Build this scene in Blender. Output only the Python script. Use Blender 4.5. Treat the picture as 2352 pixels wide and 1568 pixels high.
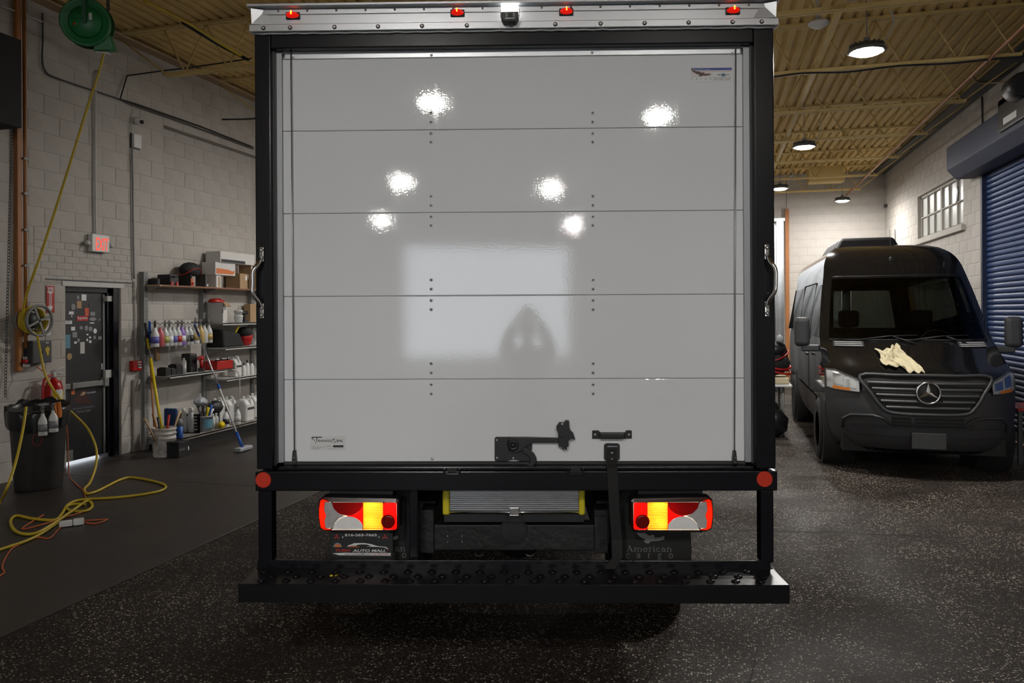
import bpy, bmesh, math, random
from mathutils import Vector, Matrix
random.seed(7)
for _o in list(bpy.data.objects):
    bpy.data.objects.remove(_o)
scene = bpy.context.scene
COL = scene.collection
PI = math.pi

# ------------------------------------------------------------------ camera
H = 1.80                      # lens height above the floor
FPX = 1764.0                  # focal length in pixels of the 2352 px wide frame (27 mm on 36 mm)
YAW = math.atan(464 / FPX)    # the room's axis is turned this far from the view axis
ROLL = 0.0053
FWD = Vector((-math.sin(YAW), math.cos(YAW), 0))
RGT0 = Vector((math.cos(YAW), math.sin(YAW), 0))
UP0 = Vector((0, 0, 1))
RGT = RGT0 * math.cos(ROLL) - UP0 * math.sin(ROLL)
UPV = UP0 * math.cos(ROLL) + RGT0 * math.sin(ROLL)
CAM = Vector((0, 0, H))
cam_d = bpy.data.cameras.new('camera')
cam_d.sensor_width = 36.0
cam_d.lens = 27.0
cam_d.shift_y = -67 / 2352
cam_d.clip_start = 0.02
cam_o = bpy.data.objects.new('camera', cam_d)
COL.objects.link(cam_o)
cam_o.matrix_world = Matrix(((RGT.x, UPV.x, -FWD.x, CAM.x), (RGT.y, UPV.y, -FWD.y, CAM.y),
                             (RGT.z, UPV.z, -FWD.z, CAM.z), (0, 0, 0, 1)))
scene.camera = cam_o

# ------------------------------------------------------------------ world and exposure
world = bpy.data.worlds.new('overcast_daylight')
scene.world = world
world.use_nodes = True
world.node_tree.nodes['Background'].inputs[0].default_value = (0.86, 0.93, 1.0, 1)
world.node_tree.nodes['Background'].inputs[1].default_value = 4.5
world.cycles.sampling_method = 'NONE'
vs = scene.view_settings
vs.view_transform = 'Standard'
vs.look = 'None'
vs.exposure = 0.0
vs.gamma = 1.0
vs.use_curve_mapping = False
scene.cycles.max_bounces = 6
scene.cycles.diffuse_bounces = 3
scene.cycles.glossy_bounces = 3
scene.cycles.use_adaptive_sampling = True
scene.cycles.adaptive_threshold = 0.08
scene.cycles.adaptive_min_samples = 16
scene.cycles.transparent_max_bounces = 12
scene.cycles.caustics_reflective = False
scene.cycles.caustics_refractive = False
scene.cycles.sample_clamp_indirect = 4.0
scene.cycles.use_denoising = True
LAMP_POWER = 740.0

# ------------------------------------------------------------------ measuring helpers (metres)
def ray(u, v):
    return FWD + RGT * ((u - 1176) / FPX) + UPV * ((717 - v) / FPX)
def on_x(u, v, x):
    d = ray(u, v); return CAM + d * ((x - CAM.x) / d.x)
def on_y(u, v, y):
    d = ray(u, v); return CAM + d * ((y - CAM.y) / d.y)
def on_z(u, v, z):
    d = ray(u, v); return CAM + d * ((z - CAM.z) / d.z)

# ------------------------------------------------------------------ materials
MATS = {}
def mat(name, col, rough=0.5, metal=0.0, var=0.12, scale=6.0, bump=0.0, bscale=40.0, coat=0.0, emit=None, estr=0.0,
        spec=0.5, trans=0.0, rvar=0.0, alpha=1.0, dirt=None, dscale=2.0, damt=0.5):
    m = bpy.data.materials.new(name); m.use_nodes = True
    nt = m.node_tree; N = nt.nodes; L = nt.links
    b = N['Principled BSDF']
    c4 = (col[0], col[1], col[2], 1)
    tc = N.new('ShaderNodeTexCoord')
    nz = N.new('ShaderNodeTexNoise'); nz.inputs['Scale'].default_value = scale; nz.inputs['Detail'].default_value = 2
    L.new(tc.outputs['Object'], nz.inputs['Vector'])
    mx = N.new('ShaderNodeMix'); mx.data_type = 'RGBA'
    k = 1 - var; k2 = 1 + var * 0.6
    mx.inputs[6].default_value = (col[0]*k, col[1]*k, col[2]*k, 1)
    mx.inputs[7].default_value = (min(1, col[0]*k2), min(1, col[1]*k2), min(1, col[2]*k2), 1)
    L.new(nz.outputs['Fac'], mx.inputs[0])
    out = mx.outputs[2]
    if dirt:
        n2 = N.new('ShaderNodeTexNoise'); n2.inputs['Scale'].default_value = dscale; n2.inputs['Detail'].default_value = 4
        n2.inputs['Roughness'].default_value = 0.65
        L.new(tc.outputs['Object'], n2.inputs['Vector'])
        cr = N.new('ShaderNodeValToRGB'); cr.color_ramp.elements[0].position = 0.48; cr.color_ramp.elements[1].position = 0.72
        L.new(n2.outputs['Fac'], cr.inputs[0])
        ml = N.new('ShaderNodeMath'); ml.operation = 'MULTIPLY'; ml.inputs[1].default_value = damt
        L.new(cr.outputs[0], ml.inputs[0])
        m2 = N.new('ShaderNodeMix'); m2.data_type = 'RGBA'
        m2.inputs[7].default_value = (dirt[0], dirt[1], dirt[2], 1)
        L.new(ml.outputs[0], m2.inputs[0]); L.new(out, m2.inputs[6]); out = m2.outputs[2]
    L.new(out, b.inputs['Base Color'])
    b.inputs['Roughness'].default_value = rough
    if rvar:
        mr = N.new('ShaderNodeMapRange'); mr.inputs[3].default_value = max(0.02, rough - rvar); mr.inputs[4].default_value = min(1, rough + rvar)
        L.new(nz.outputs['Fac'], mr.inputs[0]); L.new(mr.outputs[0], b.inputs['Roughness'])
    b.inputs['Metallic'].default_value = metal
    b.inputs['Specular IOR Level'].default_value = spec
    b.inputs['Coat Weight'].default_value = coat
    b.inputs['Coat Roughness'].default_value = 0.05
    b.inputs['Transmission Weight'].default_value = trans
    b.inputs['Alpha'].default_value = alpha
    if emit:
        if estr < 20: m.cycles.emission_sampling = 'NONE'
        b.inputs['Emission Color'].default_value = (emit[0], emit[1], emit[2], 1)
        b.inputs['Emission Strength'].default_value = estr
    if bump:
        n3 = N.new('ShaderNodeTexNoise'); n3.inputs['Scale'].default_value = bscale; n3.inputs['Detail'].default_value = 1
        L.new(tc.outputs['Object'], n3.inputs['Vector'])
        bp = N.new('ShaderNodeBump'); bp.inputs['Strength'].default_value = bump; bp.inputs['Distance'].default_value = 0.01
        L.new(n3.outputs['Fac'], bp.inputs['Height']); L.new(bp.outputs[0], b.inputs['Normal'])
    MATS[name] = m
    return m

mat('wall_paint', (0.47, 0.44, 0.405), 0.75, var=0.16, scale=1.7, bump=0.25, bscale=60, dirt=(0.27, 0.24, 0.215), dscale=1.1, damt=0.5)
mat('wall_joint', (0.425, 0.395, 0.36), 0.85, var=0.3, scale=2.3, bump=0.2, bscale=50)
mat('deck_paint', (0.72, 0.51, 0.19), 0.7, var=0.15, scale=1.0, dirt=(0.34, 0.23, 0.09), dscale=0.9, damt=0.45)
mat('joist_paint', (0.70, 0.52, 0.21), 0.7, var=0.15, scale=3.0, dirt=(0.3, 0.2, 0.09), dscale=3, damt=0.4)
mat('black_paint', (0.006, 0.006, 0.009), 0.24, var=0.3, scale=5, spec=0.36)
mat('step_paint', (0.007, 0.007, 0.009), 0.30, var=0.3, scale=5, spec=0.38)
mat('black_satin', (0.014, 0.014, 0.016), 0.42, var=0.3, scale=8)
mat('black_plastic', (0.013, 0.013, 0.014), 0.5, var=0.3, scale=20)
mat('rubber', (0.012, 0.012, 0.012), 0.75, var=0.3, scale=30)
mat('underbody', (0.010, 0.010, 0.011), 0.6, var=0.5, scale=9, bump=0.5, bscale=30)
mat('aluminium', (0.54, 0.55, 0.57), 0.33, metal=0.85, var=0.08, scale=3, rvar=0.08)
mat('aluminium_dull', (0.36, 0.37, 0.385), 0.45, metal=0.5, var=0.1, scale=4)
mat('chrome', (0.78, 0.78, 0.78), 0.16, metal=1.0, var=0.05)
mat('steel', (0.45, 0.45, 0.45), 0.35, metal=0.9, var=0.15)
mat('rivet_metal', (0.62, 0.62, 0.63), 0.30, metal=0.35, var=0.1)
mat('white_print', (0.72, 0.72, 0.72), 0.4, var=0.03)
mat('black_print', (0.02, 0.02, 0.025), 0.4, var=0.05)
mat('grey_print', (0.22, 0.22, 0.23), 0.5, var=0.05)
mat('red_print', (0.45, 0.03, 0.02), 0.4, var=0.05)
mat('blue_print', (0.02, 0.04, 0.30), 0.4, var=0.05)
mat('brown_print', (0.06, 0.02, 0.015), 0.4, var=0.1)
mat('teal_print', (0.10, 0.25, 0.33), 0.4, var=0.1)
mat('orange_print', (0.65, 0.16, 0.03), 0.4, var=0.08)
mat('reflector_red', (0.60, 0.035, 0.012), 0.35, var=0.1, scale=30)
mat('yellow_cap', (0.68, 0.58, 0.02), 0.35, var=0.05)
mat('yellow_hose', (0.55, 0.40, 0.02), 0.45, var=0.15, scale=12)
mat('orange_cord', (0.62, 0.14, 0.04), 0.5, var=0.15, scale=12)
mat('reel_green', (0.010, 0.20, 0.055), 0.4, var=0.2, scale=9)
mat('reel_green_dark', (0.006, 0.10, 0.030), 0.5, var=0.2, scale=9)
mat('light_grey_plastic', (0.50, 0.50, 0.48), 0.5, var=0.08)
mat('grey_metal', (0.20, 0.20, 0.195), 0.45, var=0.15, scale=8)
mat('dark_grey', (0.05, 0.05, 0.052), 0.5, var=0.2, scale=10)
mat('wood_orange', (0.36, 0.14, 0.04), 0.55, var=0.3, scale=5)
mat('wood_raw', (0.42, 0.29, 0.17), 0.6, var=0.3, scale=7)
mat('cardboard', (0.40, 0.26, 0.14), 0.8, var=0.12, scale=6)
mat('cardboard_white', (0.62, 0.60, 0.58), 0.7, var=0.06, scale=6)
mat('white_plastic', (0.68, 0.68, 0.67), 0.4, var=0.06, scale=6)
mat('dirty_white', (0.60, 0.57, 0.53), 0.55, var=0.12, scale=5, dirt=(0.12, 0.10, 0.085), dscale=9, damt=0.8)
mat('red_plastic', (0.42, 0.012, 0.010), 0.35, var=0.1)
mat('red_enamel', (0.42, 0.010, 0.008), 0.25, var=0.08)
mat('blue_plastic', (0.01, 0.09, 0.42), 0.4, var=0.1)
mat('yellow_plastic', (0.75, 0.55, 0.01), 0.4, var=0.08)
mat('yellow_paint', (0.66, 0.48, 0.01), 0.35, var=0.08)
mat('orange_cloth', (0.55, 0.17, 0.03), 0.9, var=0.2, scale=30)
mat('towel', (0.60, 0.52, 0.34), 0.95, var=0.25, scale=14, bump=0.5, bscale=90)
mat('bag_black', (0.012, 0.012, 0.014), 0.28, var=0.4, scale=8, bump=0.5, bscale=14)
mat('nylon_black', (0.012, 0.012, 0.013), 0.8, var=0.3, scale=14)
mat('bin_grey', (0.045, 0.042, 0.042), 0.5, var=0.25, scale=4, dirt=(0.02, 0.018, 0.017), dscale=3, damt=0.6)
mat('lamp_housing', (0.10, 0.10, 0.10), 0.45, var=0.1)
mat('lamp_lens', (0.9, 0.9, 0.9), 0.4, var=0.0, emit=(1.0, 0.975, 0.925), estr=LAMP_POWER)
mat('hood_glow_white', (0.9, 0.9, 0.9), 0.4, var=0.0, emit=(1.0, 0.98, 0.95), estr=6.0)  # camera hood is no lamp; emission stands in for strong light on it
mat('exit_red', (0.6, 0.03, 0.02), 0.4, var=0.0, emit=(1.0, 0.07, 0.035), estr=1.0)
mat('marker_red', (0.55, 0.01, 0.008), 0.15, var=0.05, emit=(1.0, 0.012, 0.004), estr=0.55)
mat('marker_core', (0.9, 0.2, 0.05), 0.3, var=0.0, emit=(1.0, 0.13, 0.01), estr=9.0)
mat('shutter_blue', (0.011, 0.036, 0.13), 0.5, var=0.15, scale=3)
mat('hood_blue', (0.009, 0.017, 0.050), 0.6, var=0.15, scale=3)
mat('van_paint', (0.006, 0.006, 0.007), 0.08, var=0.2, scale=2, coat=0.6)
mat('van_plastic', (0.036, 0.036, 0.039), 0.5, var=0.15, scale=12)
mat('amber', (0.7, 0.20, 0.01), 0.25, var=0.1)
mat('lens_grey', (0.42, 0.42, 0.43), 0.12, metal=0.4, var=0.35, scale=30, coat=0.6)
mat('window_frosted', (0.55, 0.56, 0.54), 0.35, var=0.1, scale=3)
mat('concrete_raw', (0.30, 0.275, 0.25), 0.85, var=0.2, scale=4, dirt=(0.11, 0.09, 0.075), dscale=2.5, damt=0.8)
mat('tarp_clear', (0.40, 0.42, 0.45), 0.3, var=0.25, scale=6)

def door_white_material():
    m = mat('door_white', (0.82, 0.835, 0.87), 0.10, var=0.03, scale=1.2, spec=0.6)
    nt = m.node_tree; N = nt.nodes; L = nt.links; b = N['Principled BSDF']
    tc = N.new('ShaderNodeTexCoord')
    # dried wash-water runs dull the gloss in tall streaks
    mp = N.new('ShaderNodeMapping'); mp.inputs['Scale'].default_value = (26, 1, 2.2)
    L.new(tc.outputs['Object'], mp.inputs['Vector'])
    n = N.new('ShaderNodeTexNoise'); n.inputs['Scale'].default_value = 1.0; n.inputs['Detail'].default_value = 3
    L.new(mp.outputs[0], n.inputs['Vector'])
    mr = N.new('ShaderNodeMapRange'); mr.inputs[1].default_value = 0.50; mr.inputs[2].default_value = 0.66
    mr.inputs[3].default_value = 0.024; mr.inputs[4].default_value = 0.05
    L.new(n.outputs['Fac'], mr.inputs[0]); L.new(mr.outputs[0], b.inputs['Roughness'])
    # orange-peel of the paint
    n2 = N.new('ShaderNodeTexNoise'); n2.inputs['Scale'].default_value = 130; n2.inputs['Detail'].default_value = 2
    L.new(tc.outputs['Object'], n2.inputs['Vector'])
    bp = N.new('ShaderNodeBump'); bp.inputs['Strength'].default_value = 0.03; bp.inputs['Distance'].default_value = 0.003
    L.new(n2.outputs['Fac'], bp.inputs['Height']); L.new(bp.outputs[0], b.inputs['Normal'])
door_white_material()

def aggregate_material():
    m = bpy.data.materials.new('aggregate_floor'); m.use_nodes = True; MATS['aggregate_floor'] = m
    nt = m.node_tree; N = nt.nodes; L = nt.links; b = N['Principled BSDF']
    tc = N.new('ShaderNodeTexCoord')
    def vor(scale, lo, hi, seedloc):
        mp = N.new('ShaderNodeMapping'); mp.inputs['Location'].default_value = seedloc
        L.new(tc.outputs['Object'], mp.inputs['Vector'])
        v = N.new('ShaderNodeTexVoronoi'); v.voronoi_dimensions = '2D'; v.inputs['Scale'].default_value = scale
        L.new(mp.outputs[0], v.inputs['Vector'])
        s = N.new('ShaderNodeSeparateColor'); L.new(v.outputs['Color'], s.inputs[0])
        r = N.new('ShaderNodeMapRange'); r.inputs[1].default_value = lo; r.inputs[2].default_value = hi
        L.new(s.outputs[0], r.inputs[0])
        d = N.new('ShaderNodeMapRange'); d.inputs[1].default_value = 0.42; d.inputs[2].default_value = 0.30
        L.new(v.outputs['Distance'], d.inputs[0])
        ml = N.new('ShaderNodeMath'); ml.operation = 'MULTIPLY'
        L.new(r.outputs[0], ml.inputs[0]); L.new(d.outputs[0], ml.inputs[1])
        return ml.outputs[0], v.outputs['Color']
    c1, col1 = vor(125, 0.70, 1.05, (0, 0, 0))
    c2, col2 = vor(66, 0.80, 0.94, (3.1, 1.7, 0))
    # chips are exposed more in some patches than in others
    pn = N.new('ShaderNodeTexNoise'); pn.inputs['Scale'].default_value = 1.6; pn.inputs['Detail'].default_value = 4
    L.new(tc.outputs['Object'], pn.inputs['Vector'])
    pr = N.new('ShaderNodeMapRange'); pr.inputs[1].default_value = 0.36; pr.inputs[2].default_value = 0.60; pr.inputs[3].default_value = 0.25
    L.new(pn.outputs['Fac'], pr.inputs[0])
    def patch(c):
        q = N.new('ShaderNodeMath'); q.operation = 'MULTIPLY'; L.new(c, q.inputs[0]); L.new(pr.outputs[0], q.inputs[1]); return q.outputs[0]
    c1, c2 = patch(c1), patch(c2)
    base = N.new('ShaderNodeTexNoise'); base.inputs['Scale'].default_value = 0.9; base.inputs['Detail'].default_value = 3
    L.new(tc.outputs['Object'], base.inputs['Vector'])
    bm_ = N.new('ShaderNodeMix'); bm_.data_type = 'RGBA'
    bm_.inputs[6].default_value = (0.015, 0.0115, 0.0098, 1); bm_.inputs[7].default_value = (0.040, 0.0315, 0.027, 1)
    L.new(base.outputs['Fac'], bm_.inputs[0])
    m1 = N.new('ShaderNodeMix'); m1.data_type = 'RGBA'; m1.inputs[7].default_value = (0.46, 0.40, 0.34, 1)
    L.new(c1, m1.inputs[0]); L.new(bm_.outputs[2], m1.inputs[6])
    m2 = N.new('ShaderNodeMix'); m2.data_type = 'RGBA'; m2.inputs[7].default_value = (0.60, 0.54, 0.46, 1)
    L.new(c2, m2.inputs[0]); L.new(m1.outputs[2], m2.inputs[6])
    L.new(m2.outputs[2], b.inputs['Base Color'])
    wet = N.new('ShaderNodeTexNoise'); wet.inputs['Scale'].default_value = 0.55; wet.inputs['Detail'].default_value = 2
    L.new(tc.outputs['Object'], wet.inputs['Vector'])
    r = N.new('ShaderNodeMapRange'); r.inputs[1].default_value = 0.40; r.inputs[2].default_value = 0.62
    r.inputs[3].default_value = 0.50; r.inputs[4].default_value = 0.80
    b.inputs['Specular IOR Level'].default_value = 0.09
    L.new(wet.outputs['Fac'], r.inputs[0]); L.new(r.outputs[0], b.inputs['Roughness'])
    bp = N.new('ShaderNodeBump'); bp.inputs['Strength'].default_value = 0.5; bp.inputs['Distance'].default_value = 0.004
    L.new(c1, bp.inputs['Height']); L.new(bp.outputs[0], b.inputs['Normal'])
aggregate_material()
mat('slab_concrete', (0.040, 0.032, 0.028), 0.45, var=0.4, scale=0.8, rvar=0.16, bump=0.15, bscale=25, dirt=(0.020, 0.017, 0.015), dscale=1.3, damt=0.7)
mat('floor_crack', (0.010, 0.009, 0.008), 0.8, var=0.2)

def glass_tint(name, col, a):
    m = bpy.data.materials.new(name); m.use_nodes = True; MATS[name] = m
    nt = m.node_tree; N = nt.nodes; L = nt.links
    out = N['Material Output']; N.remove(N['Principled BSDF'])
    tr = N.new('ShaderNodeBsdfTransparent'); tr.inputs[0].default_value = (col[0], col[1], col[2], 1)
    gl = N.new('ShaderNodeBsdfGlossy'); gl.inputs['Roughness'].default_value = 0.03
    fr = N.new('ShaderNodeFresnel'); fr.inputs['IOR'].default_value = a
    mx = N.new('ShaderNodeMixShader')
    L.new(fr.outputs[0], mx.inputs[0]); L.new(tr.outputs[0], mx.inputs[1]); L.new(gl.outputs[0], mx.inputs[2])
    L.new(mx.outputs[0], out.inputs[0])
glass_tint('windscreen_glass', (0.30, 0.32, 0.30), 1.45)
glass_tint('dark_glass', (0.10, 0.10, 0.10), 1.45)

# ------------------------------------------------------------------ mesh builder
class MB:
    def __init__(s):
        s.v = []; s.f = []; s.sm = []
    def add(s, vs_, fs, smooth=False):
        n = len(s.v); s.v += [tuple(p) for p in vs_]
        for f in fs:
            s.f.append(tuple(i + n for i in f)); s.sm.append(smooth)
        return s
    def box(s, x0, x1, y0, y1, z0, z1):
        p = [(x0,y0,z0),(x1,y0,z0),(x1,y1,z0),(x0,y1,z0),(x0,y0,z1),(x1,y0,z1),(x1,y1,z1),(x0,y1,z1)]
        return s.add(p, [(3,2,1,0),(4,5,6,7),(0,1,5,4),(1,2,6,5),(2,3,7,6),(3,0,4,7)])
    def hull8(s, p):
        return s.add(p, [(3,2,1,0),(4,5,6,7),(0,1,5,4),(1,2,6,5),(2,3,7,6),(3,0,4,7)])
    def prism(s, poly, d0, d1, axis='y'):
        """polygon in the plane square to axis, drawn out from d0 to d1"""
        def P(a, b, d):
            return (a, d, b) if axis == 'y' else ((d, a, b) if axis == 'x' else (a, b, d))
        n = len(poly)
        s.add([P(a, b, d0) for a, b in poly] + [P(a, b, d1) for a, b in poly],
              [tuple(range(n)), tuple(range(2*n-1, n-1, -1))] + [(i, i+n, (i+1) % n + n, (i+1) % n) for i in range(n)])
        return s
    def tube(s, pts, r, n=8, closed=False, caps=True):
        pts = [Vector(p) for p in pts]; m = len(pts)
        rr = r if isinstance(r, (list, tuple)) else [r] * m
        vs_ = []; up = None
        for i, p in enumerate(pts):
            if closed: t = pts[(i+1) % m] - pts[i-1]
            else: t = pts[min(i+1, m-1)] - pts[max(i-1, 0)]
            t = t.normalized() if t.length > 1e-9 else Vector((0, 0, 1))
            if up is None:
                up = Vector((0, 0, 1)) if abs(t.z) < 0.9 else Vector((1, 0, 0))
            a = t.cross(up); a = a.normalized() if a.length > 1e-6 else t.orthogonal().normalized()
            b = a.cross(t).normalized(); up = b
            for k in range(n):
                q = 2*PI*k/n
                vs_.append(p + a*math.cos(q)*rr[i] + b*math.sin(q)*rr[i])
        fs = []
        for i in range(m if closed else m-1):
            for k in range(n):
                j = (i+1) % m
                fs.append((i*n+k, i*n+(k+1) % n, j*n+(k+1) % n, j*n+k))
        base = len(s.v)
        s.add(vs_, fs, True)
        if caps and not closed:
            s.f.append(tuple(base+k for k in range(n-1, -1, -1))); s.sm.append(False)
            s.f.append(tuple(base+(m-1)*n+k for k in range(n))); s.sm.append(False)
        return s
    def lathe(s, prof, n=16, org=(0,0,0), axis='z', smooth=True, a0=0, a1=2*PI):
        """profile of (radius, height) turned about axis through org"""
        full = abs(a1-a0-2*PI) < 1e-6; m = n if full else n+1
        vs_ = []
        for r, h in prof:
            for k in range(m):
                q = a0 + (a1-a0)*k/n
                c, d = r*math.cos(q), r*math.sin(q)
                if axis == 'z': p = (c, d, h)
                elif axis == 'y': p = (c, h, d)
                else: p = (h, c, d)
                vs_.append((p[0]+org[0], p[1]+org[1], p[2]+org[2]))
        fs = []
        for i in range(len(prof)-1):
            for k in range(n):
                k2 = (k+1) % m
                fs.append((i*m+k, i*m+k2, (i+1)*m+k2, (i+1)*m+k))
        base = len(s.v); s.add(vs_, fs, smooth)
        if full:
            if prof[0][0] > 1e-5: s.f.append(tuple(base+k for k in range(m-1, -1, -1))); s.sm.append(False)
            if prof[-1][0] > 1e-5: s.f.append(tuple(base+(len(prof)-1)*m+k for k in range(m))); s.sm.append(False)
        return s
    def grid(s, fn, nu, nv, smooth=True, skip=None):
        base = [fn(i/nu, j/nv) for j in range(nv+1) for i in range(nu+1)]
        fs = []
        for j in range(nv):
            for i in range(nu):
                if skip and skip((i+.5)/nu, (j+.5)/nv): continue
                a = j*(nu+1)+i
                fs.append((a, a+1, a+nu+2, a+nu+1))
        return s.add(base, fs, smooth)
    def blob(s, c, r, n=12, m=8, rough=0.0, seed=0, flat=0.0):
        rnd = random.Random(seed); vs_ = []; rr = {}
        for j in range(m+1):
            th = PI*j/m
            for k in range(n):
                q = 2*PI*k/n
                f = 1 + (rnd.uniform(-rough, rough) if 0 < j < m else 0)
                z = math.cos(th)*r[2]*f
                if flat and z < -flat: z = -flat
                vs_.append((c[0]+r[0]*f*math.sin(th)*math.cos(q), c[1]+r[1]*f*math.sin(th)*math.sin(q), c[2]+z))
        fs = [(j*n+k, (j+1)*n+k, (j+1)*n+(k+1) % n, j*n+(k+1) % n) for j in range(m) for k in range(n)]
        return s.add(vs_, fs, True)
    def mesh(s, name):
        me = bpy.data.meshes.new(name)
        me.from_pydata(s.v, [], s.f)
        me.polygons.foreach_set('use_smooth', s.sm)
        bm = bmesh.new(); bm.from_mesh(me)
        bmesh.ops.recalc_face_normals(bm, faces=bm.faces); bm.to_mesh(me); bm.free()
        return me

def obj(name, mb, m, parent=None, bevel=0.0, seg=2, label=None, cat=None, group=None, kind=None, loc=None):
    me = mb if isinstance(mb, bpy.types.Mesh) else mb.mesh(name)
    if m and not me.materials: me.materials.append(MATS[m])
    o = bpy.data.objects.new(name, me); COL.objects.link(o)
    if parent: o.parent = parent
    if loc: o.location = loc
    if bevel:
        bv = o.modifiers.new('bevel', 'BEVEL'); bv.width = bevel; bv.segments = seg; bv.limit_method = 'ANGLE'; bv.angle_limit = 0.6
        bv.harden_normals = False
    return tag(o, label, cat, group, kind)
def tag(o, label=None, cat=None, group=None, kind=None):
    if label: o['label'] = label
    if cat: o['category'] = cat
    if group: o['group'] = group
    if kind: o['kind'] = kind
    return o
def thing(name, label, cat, loc=(0,0,0), rz=0.0, group=None):
    o = bpy.data.objects.new(name, None); COL.objects.link(o)
    o.location = loc; o.rotation_euler = (0, 0, rz)
    o.empty_display_size = 0.1
    return tag(o, label, cat, group)
def inst(name, me, parent, loc, rot=None, scale=None):
    o = bpy.data.objects.new(name, me); COL.objects.link(o)
    o.parent = parent; o.location = loc
    if rot: o.rotation_euler = rot
    if scale: o.scale = scale
    return o
def mesh_of(mb, name, m):
    me = mb.mesh(name); me.materials.append(MATS[m]); return me
def smooth_path(pts, n=8, closed=False):
    """Catmull-Rom through the points"""
    P = [Vector(p) for p in pts]; out = []; m = len(P)
    for i in range(m if closed else m-1):
        if closed: a, b, c, d = P[i-1], P[i], P[(i+1) % m], P[(i+2) % m]
        else: a, b, c, d = P[max(i-1, 0)], P[i], P[i+1], P[min(i+2, m-1)]
        for k in range(n):
            t = k/n
            out.append(0.5*((2*b) + (c-a)*t + (2*a-5*b+4*c-d)*t*t + (3*b-a-3*c+d)*t*t*t))
    if not closed: out.append(P[-1])
    return out

def text_obj(name, body, parent, m, org, ex, ey, width, height=None, shear=0.0, bold=0.0, spacing=1.0):
    """flat lettering; org = lower-left corner, ex/ey = unit directions of writing and of letter height"""
    cu = bpy.data.curves.new(name, 'FONT'); cu.body = body; cu.shear = shear; cu.offset = bold; cu.space_character = spacing
    cu.resolution_u = 3
    o = bpy.data.objects.new(name, cu); COL.objects.link(o)
    dg = bpy.context.evaluated_depsgraph_get(); dg.update()
    me = bpy.data.meshes.new_from_object(o.evaluated_get(dg))
    bpy.data.objects.remove(o); bpy.data.curves.remove(cu)
    xs = [v.co.x for v in me.vertices]; ys = [v.co.y for v in me.vertices]
    x0, x1, y0, y1 = min(xs), max(xs), min(ys), max(ys)
    sx = width / (x1-x0); sy = (height / (y1-y0)) if height else sx
    org = Vector(org); ex = Vector(ex); ey = Vector(ey)
    for v in me.vertices:
        v.co = org + ex*((v.co.x-x0)*sx) + ey*((v.co.y-y0)*sy)
    me.materials.clear(); me.materials.append(MATS[m])
    t = bpy.data.objects.new(name, me); COL.objects.link(t)
    if parent: t.parent = parent
    return t

# book-face letters with serifs, as strokes (points, width) in a unit cell: x 0..w, y 0..1 (x-height 0.62)
def _arc(cx, cy, rx, ry, a0, a1, n=10):
    return [(cx+rx*math.cos(math.radians(a0+(a1-a0)*i/n)), cy+ry*math.sin(math.radians(a0+(a1-a0)*i/n))) for i in range(n+1)]
SERIF = {
 'A': (0.86, [([(0.12,0),(0.43,1.0)],.05), ([(0.43,1.0),(0.74,0)],.12), ([(0.24,.36),(0.62,.36)],.05), ([(0.0,.02),(.26,.02)],.045), ([(.58,.02),(.88,.02)],.045)]),
 'm': (1.06, [([(.16,0),(.16,.62)],.10), ([(.53,0),(.53,.5)],.10), ([(.90,0),(.90,.5)],.10), (_arc(.345,.44,.185,.16,170,0),.06), (_arc(.715,.44,.185,.16,170,0),.06),
              ([(.02,.02),(.30,.02)],.04), ([(.40,.02),(.66,.02)],.04), ([(.77,.02),(1.04,.02)],.04), ([(.03,.57),(.16,.61)],.05)]),
 'e': (0.60, [(_arc(.30,.30,.25,.29,0,330,16),.08), ([(.06,.33),(.54,.33)],.045)]),
 'r': (0.48, [([(.17,0),(.17,.62)],.10), (_arc(.33,.42,.16,.17,150,50),.07), ([(.02,.02),(.33,.02)],.04), ([(.03,.57),(.17,.61)],.05)]),
 'i': (0.34, [([(.17,0),(.17,.62)],.10), ([(.02,.02),(.32,.02)],.04), ([(.03,.57),(.17,.61)],.05), ([(.17,.78),(.17,.90)],.12)]),
 'c': (0.56, [(_arc(.30,.30,.25,.29,50,310,14),.08), ([(.43,.50),(.47,.44)],.09)]),
 'a': (0.60, [(_arc(.27,.42,.19,.17,160,0,10),.07), ([(.46,.42),(.46,.08),(.50,.03),(.58,.03)],.09), (_arc(.26,.17,.19,.155,40,320,14),.075)]),
 'n': (0.70, [([(.16,0),(.16,.62)],.10), ([(.53,0),(.53,.5)],.10), (_arc(.345,.44,.185,.16,170,0),.06), ([(.02,.02),(.30,.02)],.04), ([(.40,.02),(.68,.02)],.04), ([(.03,.57),(.16,.61)],.05)]),
 'g': (0.60, [(_arc(.27,.42,.18,.18,0,360,16),.07), ([(.40,.54),(.56,.60)],.06), (_arc(.29,-.12,.24,.13,0,360,16),.06), ([(.16,.26),(.12,.14),(.18,.04),(.40,0.0)],.06)]),
 'o': (0.62, [(_arc(.31,.30,.26,.29,0,360,18),.085)]),
}
def serif_mb(body, org, ex, ey, width, height, extra=0.0):
    """flat stroke lettering fitted to width; height = capital height"""
    org = Vector(org); ex = Vector(ex); ey = Vector(ey)
    tot = sum(SERIF[c][0] for c in body) + extra*(len(body)-1)
    sx = width/tot; x = 0; mb = MB()
    for c in body:
        w, strokes = SERIF[c]
        for pts, th in strokes:
            P = [Vector(((x+a)*sx, b*height)) for a, b in pts]
            L_, R_ = [], []
            for i in range(len(P)):
                t = (P[min(i+1, len(P)-1)]-P[max(i-1, 0)]).normalized()
                nrm = Vector((-t.y, t.x))*(th*height*0.5)
                L_.append(P[i]+nrm); R_.append(P[i]-nrm)
            vs_ = [org+ex*q.x+ey*q.y for q in L_+R_]; n = len(P)
            mb.add(vs_, [(i, i+1, n+i+1, n+i) for i in range(n-1)])
        x += w+extra
    return mb

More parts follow.
